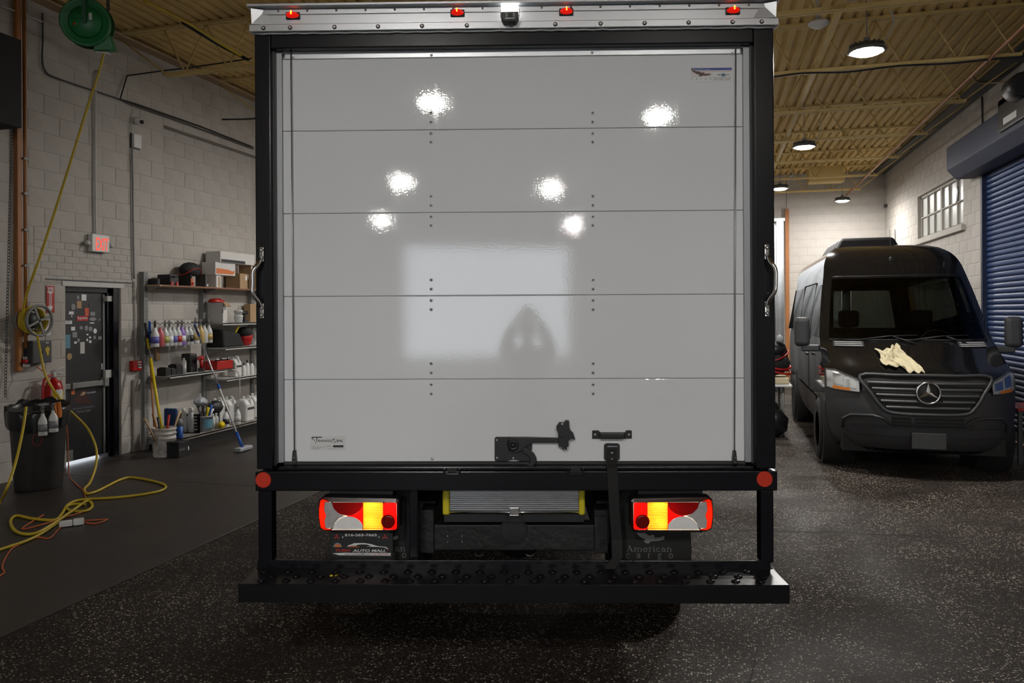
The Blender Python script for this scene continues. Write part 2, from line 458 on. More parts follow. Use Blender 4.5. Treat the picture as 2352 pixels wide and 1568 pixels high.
# ================================================================== THE SETTING
XL, XR, YB, YF, ZC = -7.36, 4.24, 21.4, -18.0, 5.38
DY0, DY1, DZ1 = 7.38, 8.25, 2.15           # personnel door opening in the left wall
RY0, RZ0, RZ1 = 9.06, 3.12, 4.42           # bricked-up opening, set back
RY1 = 12.4
XJ = 9.0                                   # behind the photographer the hall is wider
SEAM = -3.85                               # edge between smooth slab and exposed aggregate

floor = obj('floor', MB().box(SEAM, XJ+0.3, YF-6, YB+0.3, -0.2, 0.0), 'aggregate_floor', kind='structure',
            label='dark exposed aggregate floor with pale chips under the truck')
slabs = [(-9.4, SEAM-0.006, YF-6, 7.05), (-9.4, SEAM-0.006, 7.056, YB+0.3)]
for i, (a, b, c, d) in enumerate(slabs):
    obj('floor_slab', MB().box(a, b, c, d, -0.2, 0.004), 'slab_concrete', parent=floor, bevel=0.004)
# open cracks running across the aggregate
def crack(pts, w):
    P = [Vector((x, y, 0.0015)) for x, y in pts]; Q = []
    rnd = random.Random(len(pts))
    for a, b in zip(P, P[1:]):
        for k in range(8):
            Q.append(a.lerp(b, k/8)+Vector((rnd.uniform(-.02, .02), rnd.uniform(-.02, .02), 0)))
    Q.append(P[-1]); mb = MB(); vs_ = []
    for i, p in enumerate(Q):
        t = (Q[min(i+1, len(Q)-1)]-Q[max(i-1, 0)]).normalized(); n = Vector((-t.y, t.x, 0))*w*rnd.uniform(.4, 1.2)
        vs_ += [p+n, p-n]
    mb.add(vs_, [(2*i, 2*i+1, 2*i+3, 2*i+2) for i in range(len(Q)-1)])
    return mb
c0 = [on_z(u, v, 0) for u, v in [(1640, 1215), (1900, 1222), (2352, 1240)]]
obj('floor_crack', crack([(p.x, p.y) for p in c0], 0.013), 'floor_crack', parent=floor)
c1 = [on_z(u, v, 0) for u, v in [(1765, 1390), (1745, 1450), (1720, 1568)]]
obj('floor_crack', crack([(p.x, p.y) for p in c1], 0.005), 'floor_crack', parent=floor)

# ---- masonry walls: a joint-coloured core with every block laid on it
_bm = {}
def block_mesh(w, h, axis, name='block', proud=0.0055, mt='wall_paint'):
    k = (round(w, 3), round(h, 3), axis, name, mt)
    if k not in _bm:
        a, b, e = w/2, h/2, 0.006
        p = proud
        vs_ = [(-a, -b, 0), (a, -b, 0), (a, b, 0), (-a, b, 0), (-a, -b, p*.55), (a, -b, p*.55), (a, b, p*.55), (-a, b, p*.55),
               (-a+e, -b+e, p), (a-e, -b+e, p), (a-e, b-e, p), (-a+e, b-e, p)]
        fs = [(0,1,5,4),(1,2,6,5),(2,3,7,6),(3,0,4,7),(4,5,9,8),(5,6,10,9),(6,7,11,10),(7,4,8,11),(8,9,10,11)]
        if axis == '+x': vs_ = [(z, x, y) for x, y, z in vs_]
        elif axis == '-x': vs_ = [(-z, -x, y) for x, y, z in vs_]
        else: vs_ = [(x, -z, y) for x, y, z in vs_]
        _bm[k] = mesh_of(MB().add(vs_, fs), name, mt)
    return _bm[k]
def clip(rects, holes):
    for A, B, C, D in holes:
        out = []
        for a, b, c, d in rects:
            if b <= A or a >= B or d <= C or c >= D: out.append((a, b, c, d)); continue
            if a < A: out.append((a, A, c, d))
            if b > B: out.append((B, b, c, d))
            m0, m1 = max(a, A), min(b, B)
            if c < C: out.append((m0, m1, c, C))
            if d > D: out.append((m0, m1, D, d))
        rects = out
    return [r for r in rects if r[1]-r[0] > 0.035 and r[3]-r[2] > 0.03]
def courses(s0, s1, z0, z1, L, Hh, holes, zbase=0.0):
    out = []; j = int(math.floor((z0-zbase)/Hh)); s00 = math.floor(s0/L)*L
    while zbase+j*Hh < z1:
        off = (L/2 if j % 2 else 0); s = s00-L+off
        while s < s1:
            a, b = max(s, s0), min(s+L, s1); c, d = max(zbase+j*Hh, z0), min(zbase+(j+1)*Hh, z1)
            if b-a > 0.05 and d-c > 0.03: out += clip([(a, b, c, d)], holes)
            s += L
        j += 1
    return out
def lay(rects, parent, axis, base, name='block', gap=0.006, mt='wall_paint', proud=0.0055):
    rnd = random.Random(len(rects))
    for a, b, c, d in rects:
        me = block_mesh(b-a-gap, d-c-gap, axis, name, proud, mt)
        m = ((a+b)/2, (c+d)/2); j = rnd.uniform(-0.0025, 0.0005)
        if axis == '+x': loc = (base+j, m[0], m[1])
        elif axis == '-x': loc = (base-j, m[0], m[1])
        else: loc = (m[0], base-j, m[1])
        inst(name, me, parent, loc)
def lay_joined(rects, parent, axis, base, gap=0.008):
    mb = MB(); rnd = random.Random(3)
    for a, b, c, d in rects:
        me = block_mesh(b-a-gap, d-c-gap, axis); m = ((a+b)/2, (c+d)/2)
        o = {'+x': (base, m[0], m[1]), '-x': (base, m[0], m[1])}.get(axis, (m[0], base, m[1]))
        mb.add([(v.co.x+o[0], v.co.y+o[1], v.co.z+o[2]) for v in me.vertices], [tuple(p.vertices) for p in me.polygons])
    return obj('far_blocks', mb, 'wall_paint', parent=parent, kind='stuff')

# left wall
wt = 0.25
wl = MB()
wl.box(XL-wt, XL, YF, DY0, -0.02, ZC+0.2).box(XL-wt, XL, DY0, DY1, DZ1, ZC+0.2)
wl.box(XL-wt, XL, DY1, RY0, -0.02, ZC+0.2).box(XL-wt, XL, RY0, RY1, -0.02, RZ0).box(XL-wt, XL, RY0, RY1, RZ1, ZC+0.2)
wl.box(XL-wt, XL-0.14, RY0, RY1, RZ0, RZ1).box(XL-wt, XL, RY1, YB, -0.02, ZC+0.2)
wall_left = obj('wall_left', wl, 'wall_joint', kind='structure', label='grubby off-white painted block wall behind the shelving')
door_hole = (DY0, DY1, -1, DZ1); rec_hole = (RY0, RY1, RZ0, RZ1)
BR = (6.95, 8.45, 2.17, 2.64)
BL, BH = 0.43, 0.215
rects = courses(6.35, 11.35, 0.0, ZC, BL, BH, [door_hole, rec_hole, BR])
lay(rects, wall_left, '+x', XL)
lay(courses(RY0, 11.35, RZ0, RZ1, BL, BH, []), wall_left, '+x', XL-0.14)
lay(courses(BR[0], BR[1], BR[2], BR[3], 0.22, 0.078, [], 2.17), wall_left, '+x', XL, 'brick')
lay_joined(courses(3.5, 6.35, 0, ZC, BL, BH, []) + courses(11.35, YB, 0, ZC, BL, BH, [rec_hole]), wall_left, '+x', XL)
# right wall (window and roller door)
WY0, WY1, WZ0, WZ1 = 15.05, 18.15, 3.30, 4.22
SY0, SY1, SZ1 = 8.6, 14.15, 4.05
wr = MB()
wr.box(XR, XR+wt, 3.0, SY0, -0.02, ZC+0.2).box(XR, XR+wt, SY0, SY1, SZ1, ZC+0.2).box(XR, XR+wt, SY1, WY0, -0.02, ZC+0.2)
wr.box(XR, XR+wt, WY0, WY1, -0.02, WZ0).box(XR, XR+wt, WY0, WY1, WZ1, ZC+0.2).box(XR, XR+wt, WY1, YB, -0.02, ZC+0.2)
wall_right = obj('wall_right', wr, 'wall_joint', kind='structure', label='off-white block wall beside the parked van')
hs = [(SY0, SY1, -1, SZ1), (WY0, WY1, WZ0, WZ1)]
rr_ = courses(11.4, YB, 1.29, ZC, BL, BH, hs)
rr_.sort(key=lambda r: r[0]); 
lay(rr_[:300], wall_right, '-x', XR)
lay_joined(rr_[300:] + courses(SY1, YB, 0, 1.29, BL, BH, hs), wall_right, '-x', XR)
# back wall
wall_back = obj('wall_back', MB().box(XL-wt, XR+wt, YB, YB+wt, -0.02, ZC+0.2), 'wall_joint', kind='structure', label='brightly lit white block wall at the far end')
bb = courses(0.6, XR, 1.5, ZC, BL, BH, [])
lay(bb, wall_back, '-y', YB)
lay_joined(courses(XL, 0.6, 0, ZC, BL, BH, [])+courses(0.6, XR, 0, 1.5, BL, BH, []), wall_back, '-y', YB)
# the rest of the hall behind the photographer
GX0, GX1, GZ1 = 0.25, 5.85, 4.0
wf = MB().box(XL-wt, GX0, YF-wt, YF, -0.02, ZC+0.2).box(GX1, XJ+wt, YF-wt, YF, -0.02, ZC+0.2).box(GX0, GX1, YF-wt, YF, GZ1, ZC+0.2)
obj('wall_front', wf, 'wall_paint', kind='structure', label='painted wall with the open vehicle entrance behind the photographer')
obj('wall_side', MB().box(XJ, XJ+wt, YF, 3.0, -0.02, ZC+0.2).box(XR+wt, XJ+wt, 3.0, 3.0+wt, -0.02, ZC+0.2), 'wall_paint', kind='structure',
    label='painted side wall of the wider hall behind the photographer')

# ---- ceiling: ribbed steel deck on open-web joists
cl = MB()
pitch = 0.152; x = XL-0.2; prof = []
while x < XJ+0.3:
    prof += [(x, ZC), (x+0.085, ZC), (x+0.10, ZC+0.04), (x+0.137, ZC+0.04)]
    x += pitch
n = len(prof)
vs_ = [(a, YF-0.2, b) for a, b in prof] + [(a, YB+0.2, b) for a, b in prof]
cl.add(vs_, [(i, i+1, n+i+1, n+i) for i in range(n-1)])
cl.box(XL-0.3, XJ+0.3, YF-0.3, YB+0.3, ZC+0.06, ZC+0.16)
ceiling = obj('ceiling', cl, 'deck_paint', kind='structure', label='mustard painted ribbed steel roof deck')
ZT, ZB = ZC-0.035, 4.80
def joist(y, detailed, x0, x1):
    tc = obj('roof_joist', MB().box(x0-0.1, x1+0.1, y-0.06, y-0.006, ZT, ZC-0.002).box(x0-0.1, x1+0.1, y+0.006, y+0.06, ZT, ZC-0.002), 'joist_paint', parent=ceiling)
    obj('bottom_chord', MB().box(x0+0.75, x1-0.75, y-0.05, y-0.006, ZB-0.035, ZB).box(x0+0.75, x1-0.75, y+0.006, y+0.05, ZB-0.035, ZB), 'joist_paint', parent=tc)
    st = 0.305; xs = []; xx = x0+0.12; k = 0
    allb = MB()
    while xx+st < x1-0.05:
        end = xx < x0+0.7 or xx+st > x1-0.7
        if not end:
            za, zb = (ZT+0.01, ZB-0.01) if k % 2 == 0 else (ZB-0.01, ZT+0.01)
            xs.append((xx, k % 2)); allb.tube([(xx, y, za), (xx+st, y, zb)], 0.011, 6)
        xx += st; k += 1
    for q in ((x0, x0+0.78), (x1, x1-0.78)):
        allb2 = MB().tube([(q[0], y, ZT+0.01), (q[1], y, ZB-0.015)], 0.012, 6)
        obj('web_bar', allb2, 'joist_paint', parent=tc)
    if detailed:
        for xx, kk in xs: inst('web_bar', WEB[kk], tc, (xx, y, 0))
    else:
        obj('web_bars', allb, 'joist_paint', parent=tc, kind='stuff')
WEB = [mesh_of(MB().tube([(0, 0, ZT+0.01), (0.305, 0, ZB-0.01)], 0.011, 6), 'web_bar', 'joist_paint'),
       mesh_of(MB().tube([(0, 0, ZB-0.01), (0.305, 0, ZT+0.01)], 0.011, 6), 'web_bar', 'joist_paint')]
jy = 8.18
JOISTS = [jy+2.04*i for i in range(7)]
for y in JOISTS: joist(y, True, XL, XR)
y = jy-4.08
while y > YF:
    joist(y, False, XL, XR if y > 3 else XJ); y -= 2.04
# bridging angles and pipes along the roof
for bx_, r in ((1.24, 0.02), (-3.2, 0.02)):
    obj('bridging_angle', MB().box(bx_-0.03, bx_+0.03, -4, YB, ZB+0.002, ZB+0.01).box(bx_-0.03, bx_-0.022, -4, YB, ZB+0.01, ZB+0.05), 'joist_paint', parent=ceiling)
obj('dark_flashing', MB().box(XR-0.30, XR, 3, YB, ZC-0.10, ZC-0.055), 'dark_grey', parent=ceiling)
obj('dark_flashing', MB().box(XL, XL+0.16, 3, YB, ZC-0.075, ZC-0.04), 'wood_raw', parent=ceiling)
def cable(name, pts, r, m, label, cat, n=6, sm=True):
    return obj(name, MB().tube(smooth_path(pts, 6) if sm else pts, r, n), m, label=label, cat=cat)
yj = JOISTS[1]
cable('ceiling_cable', [(x_, yj-0.07, ZB-0.05-0.03*math.sin(3.1*x_)**2) for x_ in [-7.2+0.55*i for i in range(21)]], 0.012, 'rubber',
      'bundle of dark cables sagging along a roof joist', 'cable')
cable('sprinkler_pipe', [(XR-1.12, 8.3, 4.745), (XR-1.05, 14, 4.745), (XR-0.95, YB-0.2, 4.745)], 0.022, 'wood_orange',
      'rust-red pipe running under the roof along the right wall', 'pipe')
obj('ceiling_box', MB().box(2.2, 3.0, 19.5, 19.9, 4.86, 5.2), 'joist_paint', bevel=0.01, label='mustard painted box hung among the far roof joists', cat='box')

# right-hand window
w1 = obj('window_1', MB().box(XR+0.10, XR+0.13, WY0, WY1, WZ0, WZ1), 'window_frosted', kind='structure', label='painted-over multi-pane window high in the right wall')
fr = MB().box(XR+0.06, XR+0.15, WY0, WY0+0.05, WZ0, WZ1).box(XR+0.06, XR+0.15, WY1-0.05, WY1, WZ0, WZ1)
fr.box(XR+0.06, XR+0.15, WY0, WY1, WZ0, WZ0+0.05).box(XR+0.06, XR+0.15, WY0, WY1, WZ1-0.05, WZ1)
obj('window_frame', fr, 'wall_paint', parent=w1)
ny_ = 6
for i in range(ny_):
    for j in range(2):
        a = WY0+0.05+(WY1-WY0-0.1)*i/ny_; b = WY0+0.05+(WY1-WY0-0.1)*(i+1)/ny_
        c = WZ0+0.05+(WZ1-WZ0-0.1)*j/2; d = WZ0+0.05+(WZ1-WZ0-0.1)*(j+1)/2
        obj('pane', MB().box(XR+0.085, XR+0.10, a+0.018, b-0.018, c+0.018, d-0.018), 'window_frosted', parent=w1)
for i in range(1, ny_):
    a = WY0+0.05+(WY1-WY0-0.1)*i/ny_; t = 0.05 if i == 3 else 0.011
    obj('glazing_bar', MB().box(XR+0.05, XR+0.10, a-t, a+t, WZ0+0.04, WZ1-0.04), 'wall_paint', parent=w1)
obj('glazing_bar', MB().box(XR+0.052, XR+0.10, WY0+0.04, WY1-0.04, (WZ0+WZ1)/2-0.012, (WZ0+WZ1)/2+0.012), 'wall_paint', parent=w1)
obj('window_sill', MB().box(XR-0.07, XR+0.10, WY0-0.12, WY1+0.1, WZ0-0.11, WZ0), 'wall_paint', parent=w1, bevel=0.008)
p = [on_x(u, v, XR-0.03) for u, v in [(2195, 462), (2199, 428), (2201, 440), (2198, 462), (2194, 466)]]
obj('hanging_rag', MB().prism([(q.y, q.z) for q in p], XR-0.03, XR-0.015, 'x'), 'black_plastic', label='narrow black scrap hanging beside the high window', cat='scrap')

# blue roller shutter with hood
sh = obj('door_2', MB().box(XR+0.10, XR+0.12, SY0, SY1, -0.02, SZ1), 'dark_grey', kind='structure', label='dark blue roll-up shutter door beside the van')
sl_h = 0.085; k = 0; sp = []
prof = [(0.0, 0.0), (-0.018, 0.006), (-0.03, 0.030), (-0.03, 0.052), (-0.014, 0.074), (0.0, 0.080)]
slm = MB()
pr = [(XR+0.09+a, b) for a, b in prof]
slm.add([(a, SY0-0.02, b) for a, b in pr] + [(a, SY1-0.06, b) for a, b in pr], [(i, i+1, 6+i+1, 6+i) for i in range(5)], False)
slm = mesh_of(slm, 'slat', 'shutter_blue')
z = 0.02
while z < SZ1-0.05:
    inst('slat', slm, sh, (0, 0, z)); z += sl_h
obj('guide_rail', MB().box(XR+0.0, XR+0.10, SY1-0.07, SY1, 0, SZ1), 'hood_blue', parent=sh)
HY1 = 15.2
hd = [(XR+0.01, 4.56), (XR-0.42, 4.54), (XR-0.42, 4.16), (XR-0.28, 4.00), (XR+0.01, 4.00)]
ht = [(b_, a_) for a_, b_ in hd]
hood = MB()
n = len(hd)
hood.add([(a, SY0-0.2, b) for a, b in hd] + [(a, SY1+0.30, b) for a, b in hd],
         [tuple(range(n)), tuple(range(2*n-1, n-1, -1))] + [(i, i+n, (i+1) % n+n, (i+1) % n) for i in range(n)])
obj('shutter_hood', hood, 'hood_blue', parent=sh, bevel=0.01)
bp_ = on_x(2290, 260, XR-0.40)
op = thing('door_operator', 'black box with white label mounted on the blue shutter hood', 'opener', (0, 0, 0))
oy0, oy1 = 10.6, 11.90
obj('housing', MB().box(XR-0.46, XR-0.425, oy0, oy1, 4.22, 4.66).box(XR-0.46, XR-0.1, oy0, oy1, 4.56, 4.66), 'black_satin', parent=op, bevel=0.02)
q0, q1 = on_x(2304, 287, XR-0.465), on_x(2334, 252, XR-0.465)
obj('white_label', MB().box(XR-0.465, XR-0.461, min(q0.y, q1.y), max(q0.y, q1.y), min(q0.z, q1.z), max(q0.z, q1.z)), 'white_print', parent=op)
obj('motor', MB().lathe([(0.14, 0), (0.16, 0.03), (0.16, 0.30), (0.12, 0.34)], 16, (XR-0.48, 10.9, 4.62), 'y'), 'black_satin', parent=op)

# ---- personnel door in the left wall (daylight shows under the leaf)
d1 = obj('door_1', MB().box(XL-0.145, XL-0.10, DY0+0.02, DY1-0.16, 0.045, DZ1-0.07), 'black_satin', kind='structure',
         label='black metal exit door covered in stickers with a push bar')
fm = MB().box(XL-0.20, XL-0.06, DY1-0.16, DY1-0.10, 0, DZ1-0.02).box(XL-0.20, XL-0.08, DY0-0.02, DY0+0.02, 0, DZ1-0.02)
fm.box(XL-0.20, XL-0.06, DY0, DY1-0.10, DZ1-0.075, DZ1-0.02).box(XL-0.2, XL-0.02, DY1-0.10, DY1-0.02, 0, DZ1)
obj('door_frame', fm, 'black_paint', parent=d1)
obj('lintel', MB().box(XL-0.22, XL+0.015, DY0-0.05, DY1+0.05, DZ1-0.015, DZ1+0.045), 'light_grey_plastic', parent=d1, bevel=0.004)
obj('dark_lintel_joint', MB().box(XL, XL+0.012, DY0-0.28, DY1+0.18, DZ1+0.05, DZ1+0.064), 'black_satin', parent=d1)
obj('door_edge_strip', MB().box(XL-0.099, XL-0.085, DY1-0.20, DY1-0.172, 0.05, DZ1-0.1), 'grey_metal', parent=d1)
XD = XL-0.10
def dpos(u, v): return on_x(u, v, XD)
pb0, pb1 = dpos(148, 887), dpos(262, 874)
zb_ = (pb0.z+pb1.z)/2
obj('push_bar', MB().box(XD, XD+0.055, DY0+0.03, DY1-0.19, zb_-0.035, zb_+0.03).box(XD, XD+0.075, DY0+0.13, DY0+0.16, zb_-0.045, zb_+0.04)
    .box(XD, XD+0.075, DY1-0.24, DY1-0.17, zb_-0.05, zb_+0.055), 'grey_metal', parent=d1, bevel=0.006)
lp = dpos(244, 858)
obj('latch_case', MB().box(XD, XD+0.05, lp.y-0.06, lp.y+0.04, lp.z-0.05, lp.z+0.05), 'light_grey_plastic', parent=d1, bevel=0.006)
cp = dpos(246, 686)
obj('door_closer', MB().box(XD, XD+0.06, cp.y-0.06, cp.y+0.05, cp.z-0.035, cp.z+0.035), 'light_grey_plastic', parent=d1, bevel=0.006)
hp = dpos(264, 742)
obj('hinge', MB().box(XD, XD+0.03, hp.y-0.015, hp.y+0.012, hp.z-0.06, hp.z+0.06), 'light_grey_plastic', parent=d1)
kp = dpos(178, 1050)
obj('kick_plate_patch', MB().box(XD, XD+0.004, DY0+0.03, DY0+0.20, 0.05, 0.18), 'grey_metal', parent=d1)
def sticker(u0, v0, u1, v1, m, ell=False):
    a, b = dpos(u0, v1), dpos(u1, v0)
    if ell:
        cy, cz, ry, rz = (a.y+b.y)/2, (a.z+b.z)/2, (b.y-a.y)/2, (b.z-a.z)/2
        poly = [(cy+ry*math.cos(2*PI*k/14), cz+rz*math.sin(2*PI*k/14)) for k in range(14)]
    else:
        poly = [(a.y, a.z), (b.y, a.z), (b.y, b.z), (a.y, b.z)]
    return obj('sticker', MB().prism(poly, XD+0.001, XD+0.003, 'x'), m, parent=d1)
for s_ in [(187, 676, 198, 690, 'white_print'), (176, 678, 182, 688, 'grey_print', True), (176, 691, 187, 708, 'cardboard'),
           (163, 697, 173, 712, 'grey_print', True), (204, 694, 212, 706, 'black_print', True), (207, 716, 218, 725, 'grey_print'),
           (205, 728, 221, 737, 'grey_print', True), (158, 715, 169, 722, 'white_print'), (163, 724, 166, 728, 'white_print', True),
           (148, 736, 165, 744, 'white_print'), (163, 750, 172, 759, 'white_print'), (182, 748, 190, 757, 'grey_print', True),
           (194, 747, 202, 760, 'grey_print', True), (203, 749, 212, 761, 'grey_print', True), (214, 754, 222, 766, 'white_print', True),
           (166, 762, 177, 775, 'grey_print'), (148, 768, 161, 800, 'teal_print'), (170, 784, 176, 789, 'white_print'),
           (177, 776, 183, 786, 'grey_print', True), (184, 785, 194, 812, 'light_grey_plastic'), (198, 766, 203, 770, 'white_print', True),
           (198, 777, 202, 784, 'white_print', True), (204, 772, 209, 777, 'white_print', True), (204, 781, 210, 788, 'white_print', True),
           (214, 770, 220, 779, 'grey_print', True), (225, 772, 233, 780, 'grey_print'), (153, 810, 165, 827, 'cardboard', True),
           (233, 834, 239, 848, 'white_print'), (238, 835, 248, 848, 'blue_print'), (206, 740, 216, 743, 'white_print'),
           (181, 713, 189, 718, 'black_print'), (226, 732, 230, 736, 'grey_print', True)]:
    sticker(*s_)
XT = XD+0.0035
def dtext(body, u0, v1, u1, m, par, h=None, bold=0.0, x=XT):
    a, b = dpos(u0, v1), dpos(u1, v1)
    return text_obj('lettering', body, par, m, (x, a.y, a.z), (0, 1, 0), (0, 0, 1), b.y-a.y, h, bold=bold)
s8 = sticker(194, 707, 204, 725, 'red_print'); dtext('S', 195.5, 724, 202.5, 'orange_print', s8, 0.085, 0.01)
ss = sticker(176, 725, 202, 737, 'red_plastic'); dtext('Supreme', 178, 735, 200, 'white_print', ss, 0.045)
dtext('JCART', 149, 743, 162, 'black_print', d1, 0.03)
ad = sticker(162, 895, 222, 950, 'black_print')
a_, b_ = dpos(167, 915), dpos(213, 896)
obj('poster_art', MB().prism([(a_.y, dpos(170, 920).z), (dpos(185, 897).y, dpos(185, 897).z), (dpos(194, 898).y, dpos(194, 898).z), (dpos(212, 930).y, dpos(212, 930).z), (dpos(175, 925).y, dpos(175, 925).z)], XT, XT+0.001, 'x'), 'brown_print', parent=ad)
obj('poster_art', MB().prism([(dpos(183, 908).y, dpos(183, 908).z), (dpos(190, 899).y, dpos(190, 899).z), (dpos(197, 900).y, dpos(197, 900).z), (dpos(193, 907).y, dpos(193, 907).z)], XT+0.001, XT+0.002, 'x'), 'wood_raw', parent=ad)
obj('poster_art', MB().box(XT, XT+0.001, dpos(163, 897).y, dpos(171, 897).y, dpos(163, 906).z, dpos(163, 897).z), 'orange_print', parent=ad)
dtext('Step Inside To Experience', 167, 943, 216, 'grey_print', ad, 0.034)
dtext('Premium Sound.', 176, 949, 208, 'grey_print', ad, 0.034)
dtext('OUTLANDER', 199, 904, 219, 'white_print', ad, 0.018)
# strip of wall repair beside the door
obj('wall_patch', MB().box(XL+0.002, XL+0.04, 8.42, 8.72, 0, 0.95), 'concrete_raw', parent=wall_left, bevel=0.02)

# ---- high-bay lamps
def lamp_parts():
    hs_ = MB().lathe([(0.0, 0.10), (0.05, 0.10), (0.06, 0.06), (0.12, 0.055), (0.175, 0.03), (0.185, 0.0), (0.16, -0.008), (0.145, 0.0), (0.0, 0.0)], 24)
    fins = MB()
    for k in range(20):
        q = 2*PI*k/20
        fins.box(-0.003, 0.003, 0.06, 0.165, 0.03, 0.075)
        for i in range(len(fins.v)-8, len(fins.v)):
            a, b, c = fins.v[i]; fins.v[i] = (a*math.cos(q)-b*math.sin(q), a*math.sin(q)+b*math.cos(q), c)
    lens = MB().lathe([(0.0, -0.030), (0.06, -0.029), (0.10, -0.027), (0.122, -0.022), (0.130, -0.012), (0.132, 0.002)], 24)
    hook = MB().tube([(0, 0, 0.09), (0.03, 0, 0.12), (0.0, 0, 0.16), (0, 0, 0.962)], 0.005, 6).lathe([(0.03, 0.10), (0.03, 0.14), (0.0, 0.15)], 10)
    cord = MB().tube(smooth_path([(0.05, 0, 0.10), (0.16, 0.05, 0.10), (0.26, 0.05, 0.28), (0.22, 0, 0.40)], 6), 0.007, 6)
    return [('housing', hs_, 'lamp_housing'), ('cooling_fins', fins, 'lamp_housing'), ('lens', lens, 'lamp_lens'), ('hook', hook, 'grey_metal'), ('cord', cord, 'light_grey_plastic')]
LP = [(n, mesh_of(mb, n, m)) for n, mb, m in lamp_parts()]
def lamp(x, y, label):
    t = thing('high_bay_lamp', label, 'lamp', (x, y, 4.42), group='round LED high-bay lamps under the roof')
    for n, me in LP: inst(n, me, t, (0, 0, 0))
lamp(1.51, 8.44, 'round high-bay lamp, nearest and largest of those right of the truck')
lamp(1.41, 13.08, 'round high-bay lamp, middle one of the row right of the truck')
lamp(1.38, 17.40, 'round high-bay lamp half cut off by the truck edge')
lamp(2.98, 19.75, 'small distant round lamp glowing before the far white wall')
for x, y, w_ in ((-0.62, -2.4, 'upper left'), (2.42, -2.5, 'upper right'), (-0.55, -8.4, 'middle left'), (2.6, -8.6, 'middle right'), (-0.65, -14.7, 'lowest left'), (5.0, -14.8, 'lowest right')):
    lamp(x, y, 'high-bay lamp mirrored as the '+w_+' glow in the truck door')
lamp(-3.6, 10.6, 'nearer of two high-bay lamps hidden beyond the truck')
lamp(-3.0, 15.6, 'farther of two high-bay lamps hidden beyond the truck')
jb = obj('junction_box', MB().box(1.16, 1.32, 7.56, 7.70, 4.69, 4.79).lathe([(0.05, -0.03), (0.05, 0)], 12, (1.24, 7.63, 4.69)), 'grey_metal', bevel=0.008,
         label='grey metal junction box under the roof above the nearest lamp', cat='junction box')
p = on_z(1880, 55, 5.0)
sd = thing('smoke_detector', 'white disc smoke detector hanging under the roof deck', 'smoke detector', (p.x, p.y, 5.0))
obj('body', MB().lathe([(0.0, -0.05), (0.05, -0.045), (0.10, -0.015), (0.115, 0.0), (0.11, 0.02), (0.0, 0.02)], 20), 'white_plastic', parent=sd)
obj('mount', MB().lathe([(0.03, 0.02), (0.03, 0.35)], 8), 'light_grey_plastic', parent=sd)

# ================================================================== BOX TRUCK
TA = YAW-0.0203
T0 = FWD*3.607 + RGT0*0.008
truck = thing('box_truck', 'white box truck with black rear frame and closed roll-up door', 'truck', (T0.x, T0.y, 0), TA)
TX = Vector((math.cos(TA), math.sin(TA), 0)); TY = Vector((-math.sin(TA), math.cos(TA), 0))
_c = CAM-T0
CT = Vector((_c.dot(TX), _c.dot(TY), H))
def T(u, v, y=0.0):
    """photo measurement -> (x, z) in the truck's own frame on the cross plane y metres ahead of the rear frame"""
    d = ray(u, v); dl = Vector((d.dot(TX), d.dot(TY), d.z)); t = (y-CT.y)/dl.y
    return CT.x+dl.x*t, CT.z+dl.z*t
def TZ(v, y=0.0): return T(1180, v, y)[1]
def TXc(u, y=0.0): return T(u, 717, y)[0]

W = 1.22
zt, zsill0, zsill1 = TZ(9), TZ(1126), TZ(1072)
# body shell (sides, roof, nose, floor)
bd = MB()
bd.box(-W+0.01, -W+0.05, 0.08, 4.7, zsill1-0.04, zt-0.03).box(W-0.05, W-0.01, 0.08, 4.7, zsill1-0.04, zt-0.03)
bd.box(-W+0.01, W-0.01, 0.08, 4.7, zt-0.06, zt-0.02).box(-W+0.01, W-0.01, 4.66, 4.7, zsill1-0.04, zt-0.03)
bd.box(-W+0.01, W-0.01, 0.08, 4.7, zsill1-0.10, zsill1-0.03)
obj('cargo_box', bd, 'white_plastic', parent=truck)
ch = MB()
for sx in (-0.45, 0.45): ch.box(sx-0.04, sx+0.04, 0.30, 6.0, 0.62, 0.84)
for yy in (0.55, 1.3, 2.1, 2.9, 3.7, 4.5): ch.box(-1.15, 1.15, yy-0.03, yy+0.03, zsill1-0.16, zsill1-0.10)
ch.tube([(-0.75, 1.35, 0.38), (0.75, 1.35, 0.38)], 0.06, 10).blob((0, 1.35, 0.38), (0.17, 0.15, 0.16))
obj('chassis', ch, 'underbody', parent=truck)
cabm = MB().hull8([(-1.0, 4.8, 0.45), (1.0, 4.8, 0.45), (0.95, 6.9, 0.45), (-0.95, 6.9, 0.45), (-0.95, 4.8, 2.3), (0.95, 4.8, 2.3), (0.8, 5.5, 2.3), (-0.8, 5.5, 2.3)])
obj('cab', cabm, 'white_plastic', parent=truck, bevel=0.1, seg=3)
wprof = [(0.20, -0.10), (0.33, -0.11), (0.36, -0.08), (0.365, 0), (0.36, 0.08), (0.33, 0.11), (0.20, 0.10), (0.20, -0.10)]
wm = mesh_of(MB().lathe(wprof, 28, axis='x'), 'tyre', 'rubber')
rm = mesh_of(MB().lathe([(0.0, -0.03), (0.10, -0.05), (0.16, 0.02), (0.205, 0.06)], 20, axis='x'), 'rim', 'steel')
for wx, wy in ((-0.93, 1.35), (-0.69, 1.35), (0.93, 1.35), (0.69, 1.35), (-0.88, 5.6), (0.88, 5.6)):
    w_ = inst('wheel', wm, truck, (wx, wy, 0.365)); inst('rim', rm, w_, (0, 0, 0), scale=(1 if wx < 0 else -1, 1, 1))

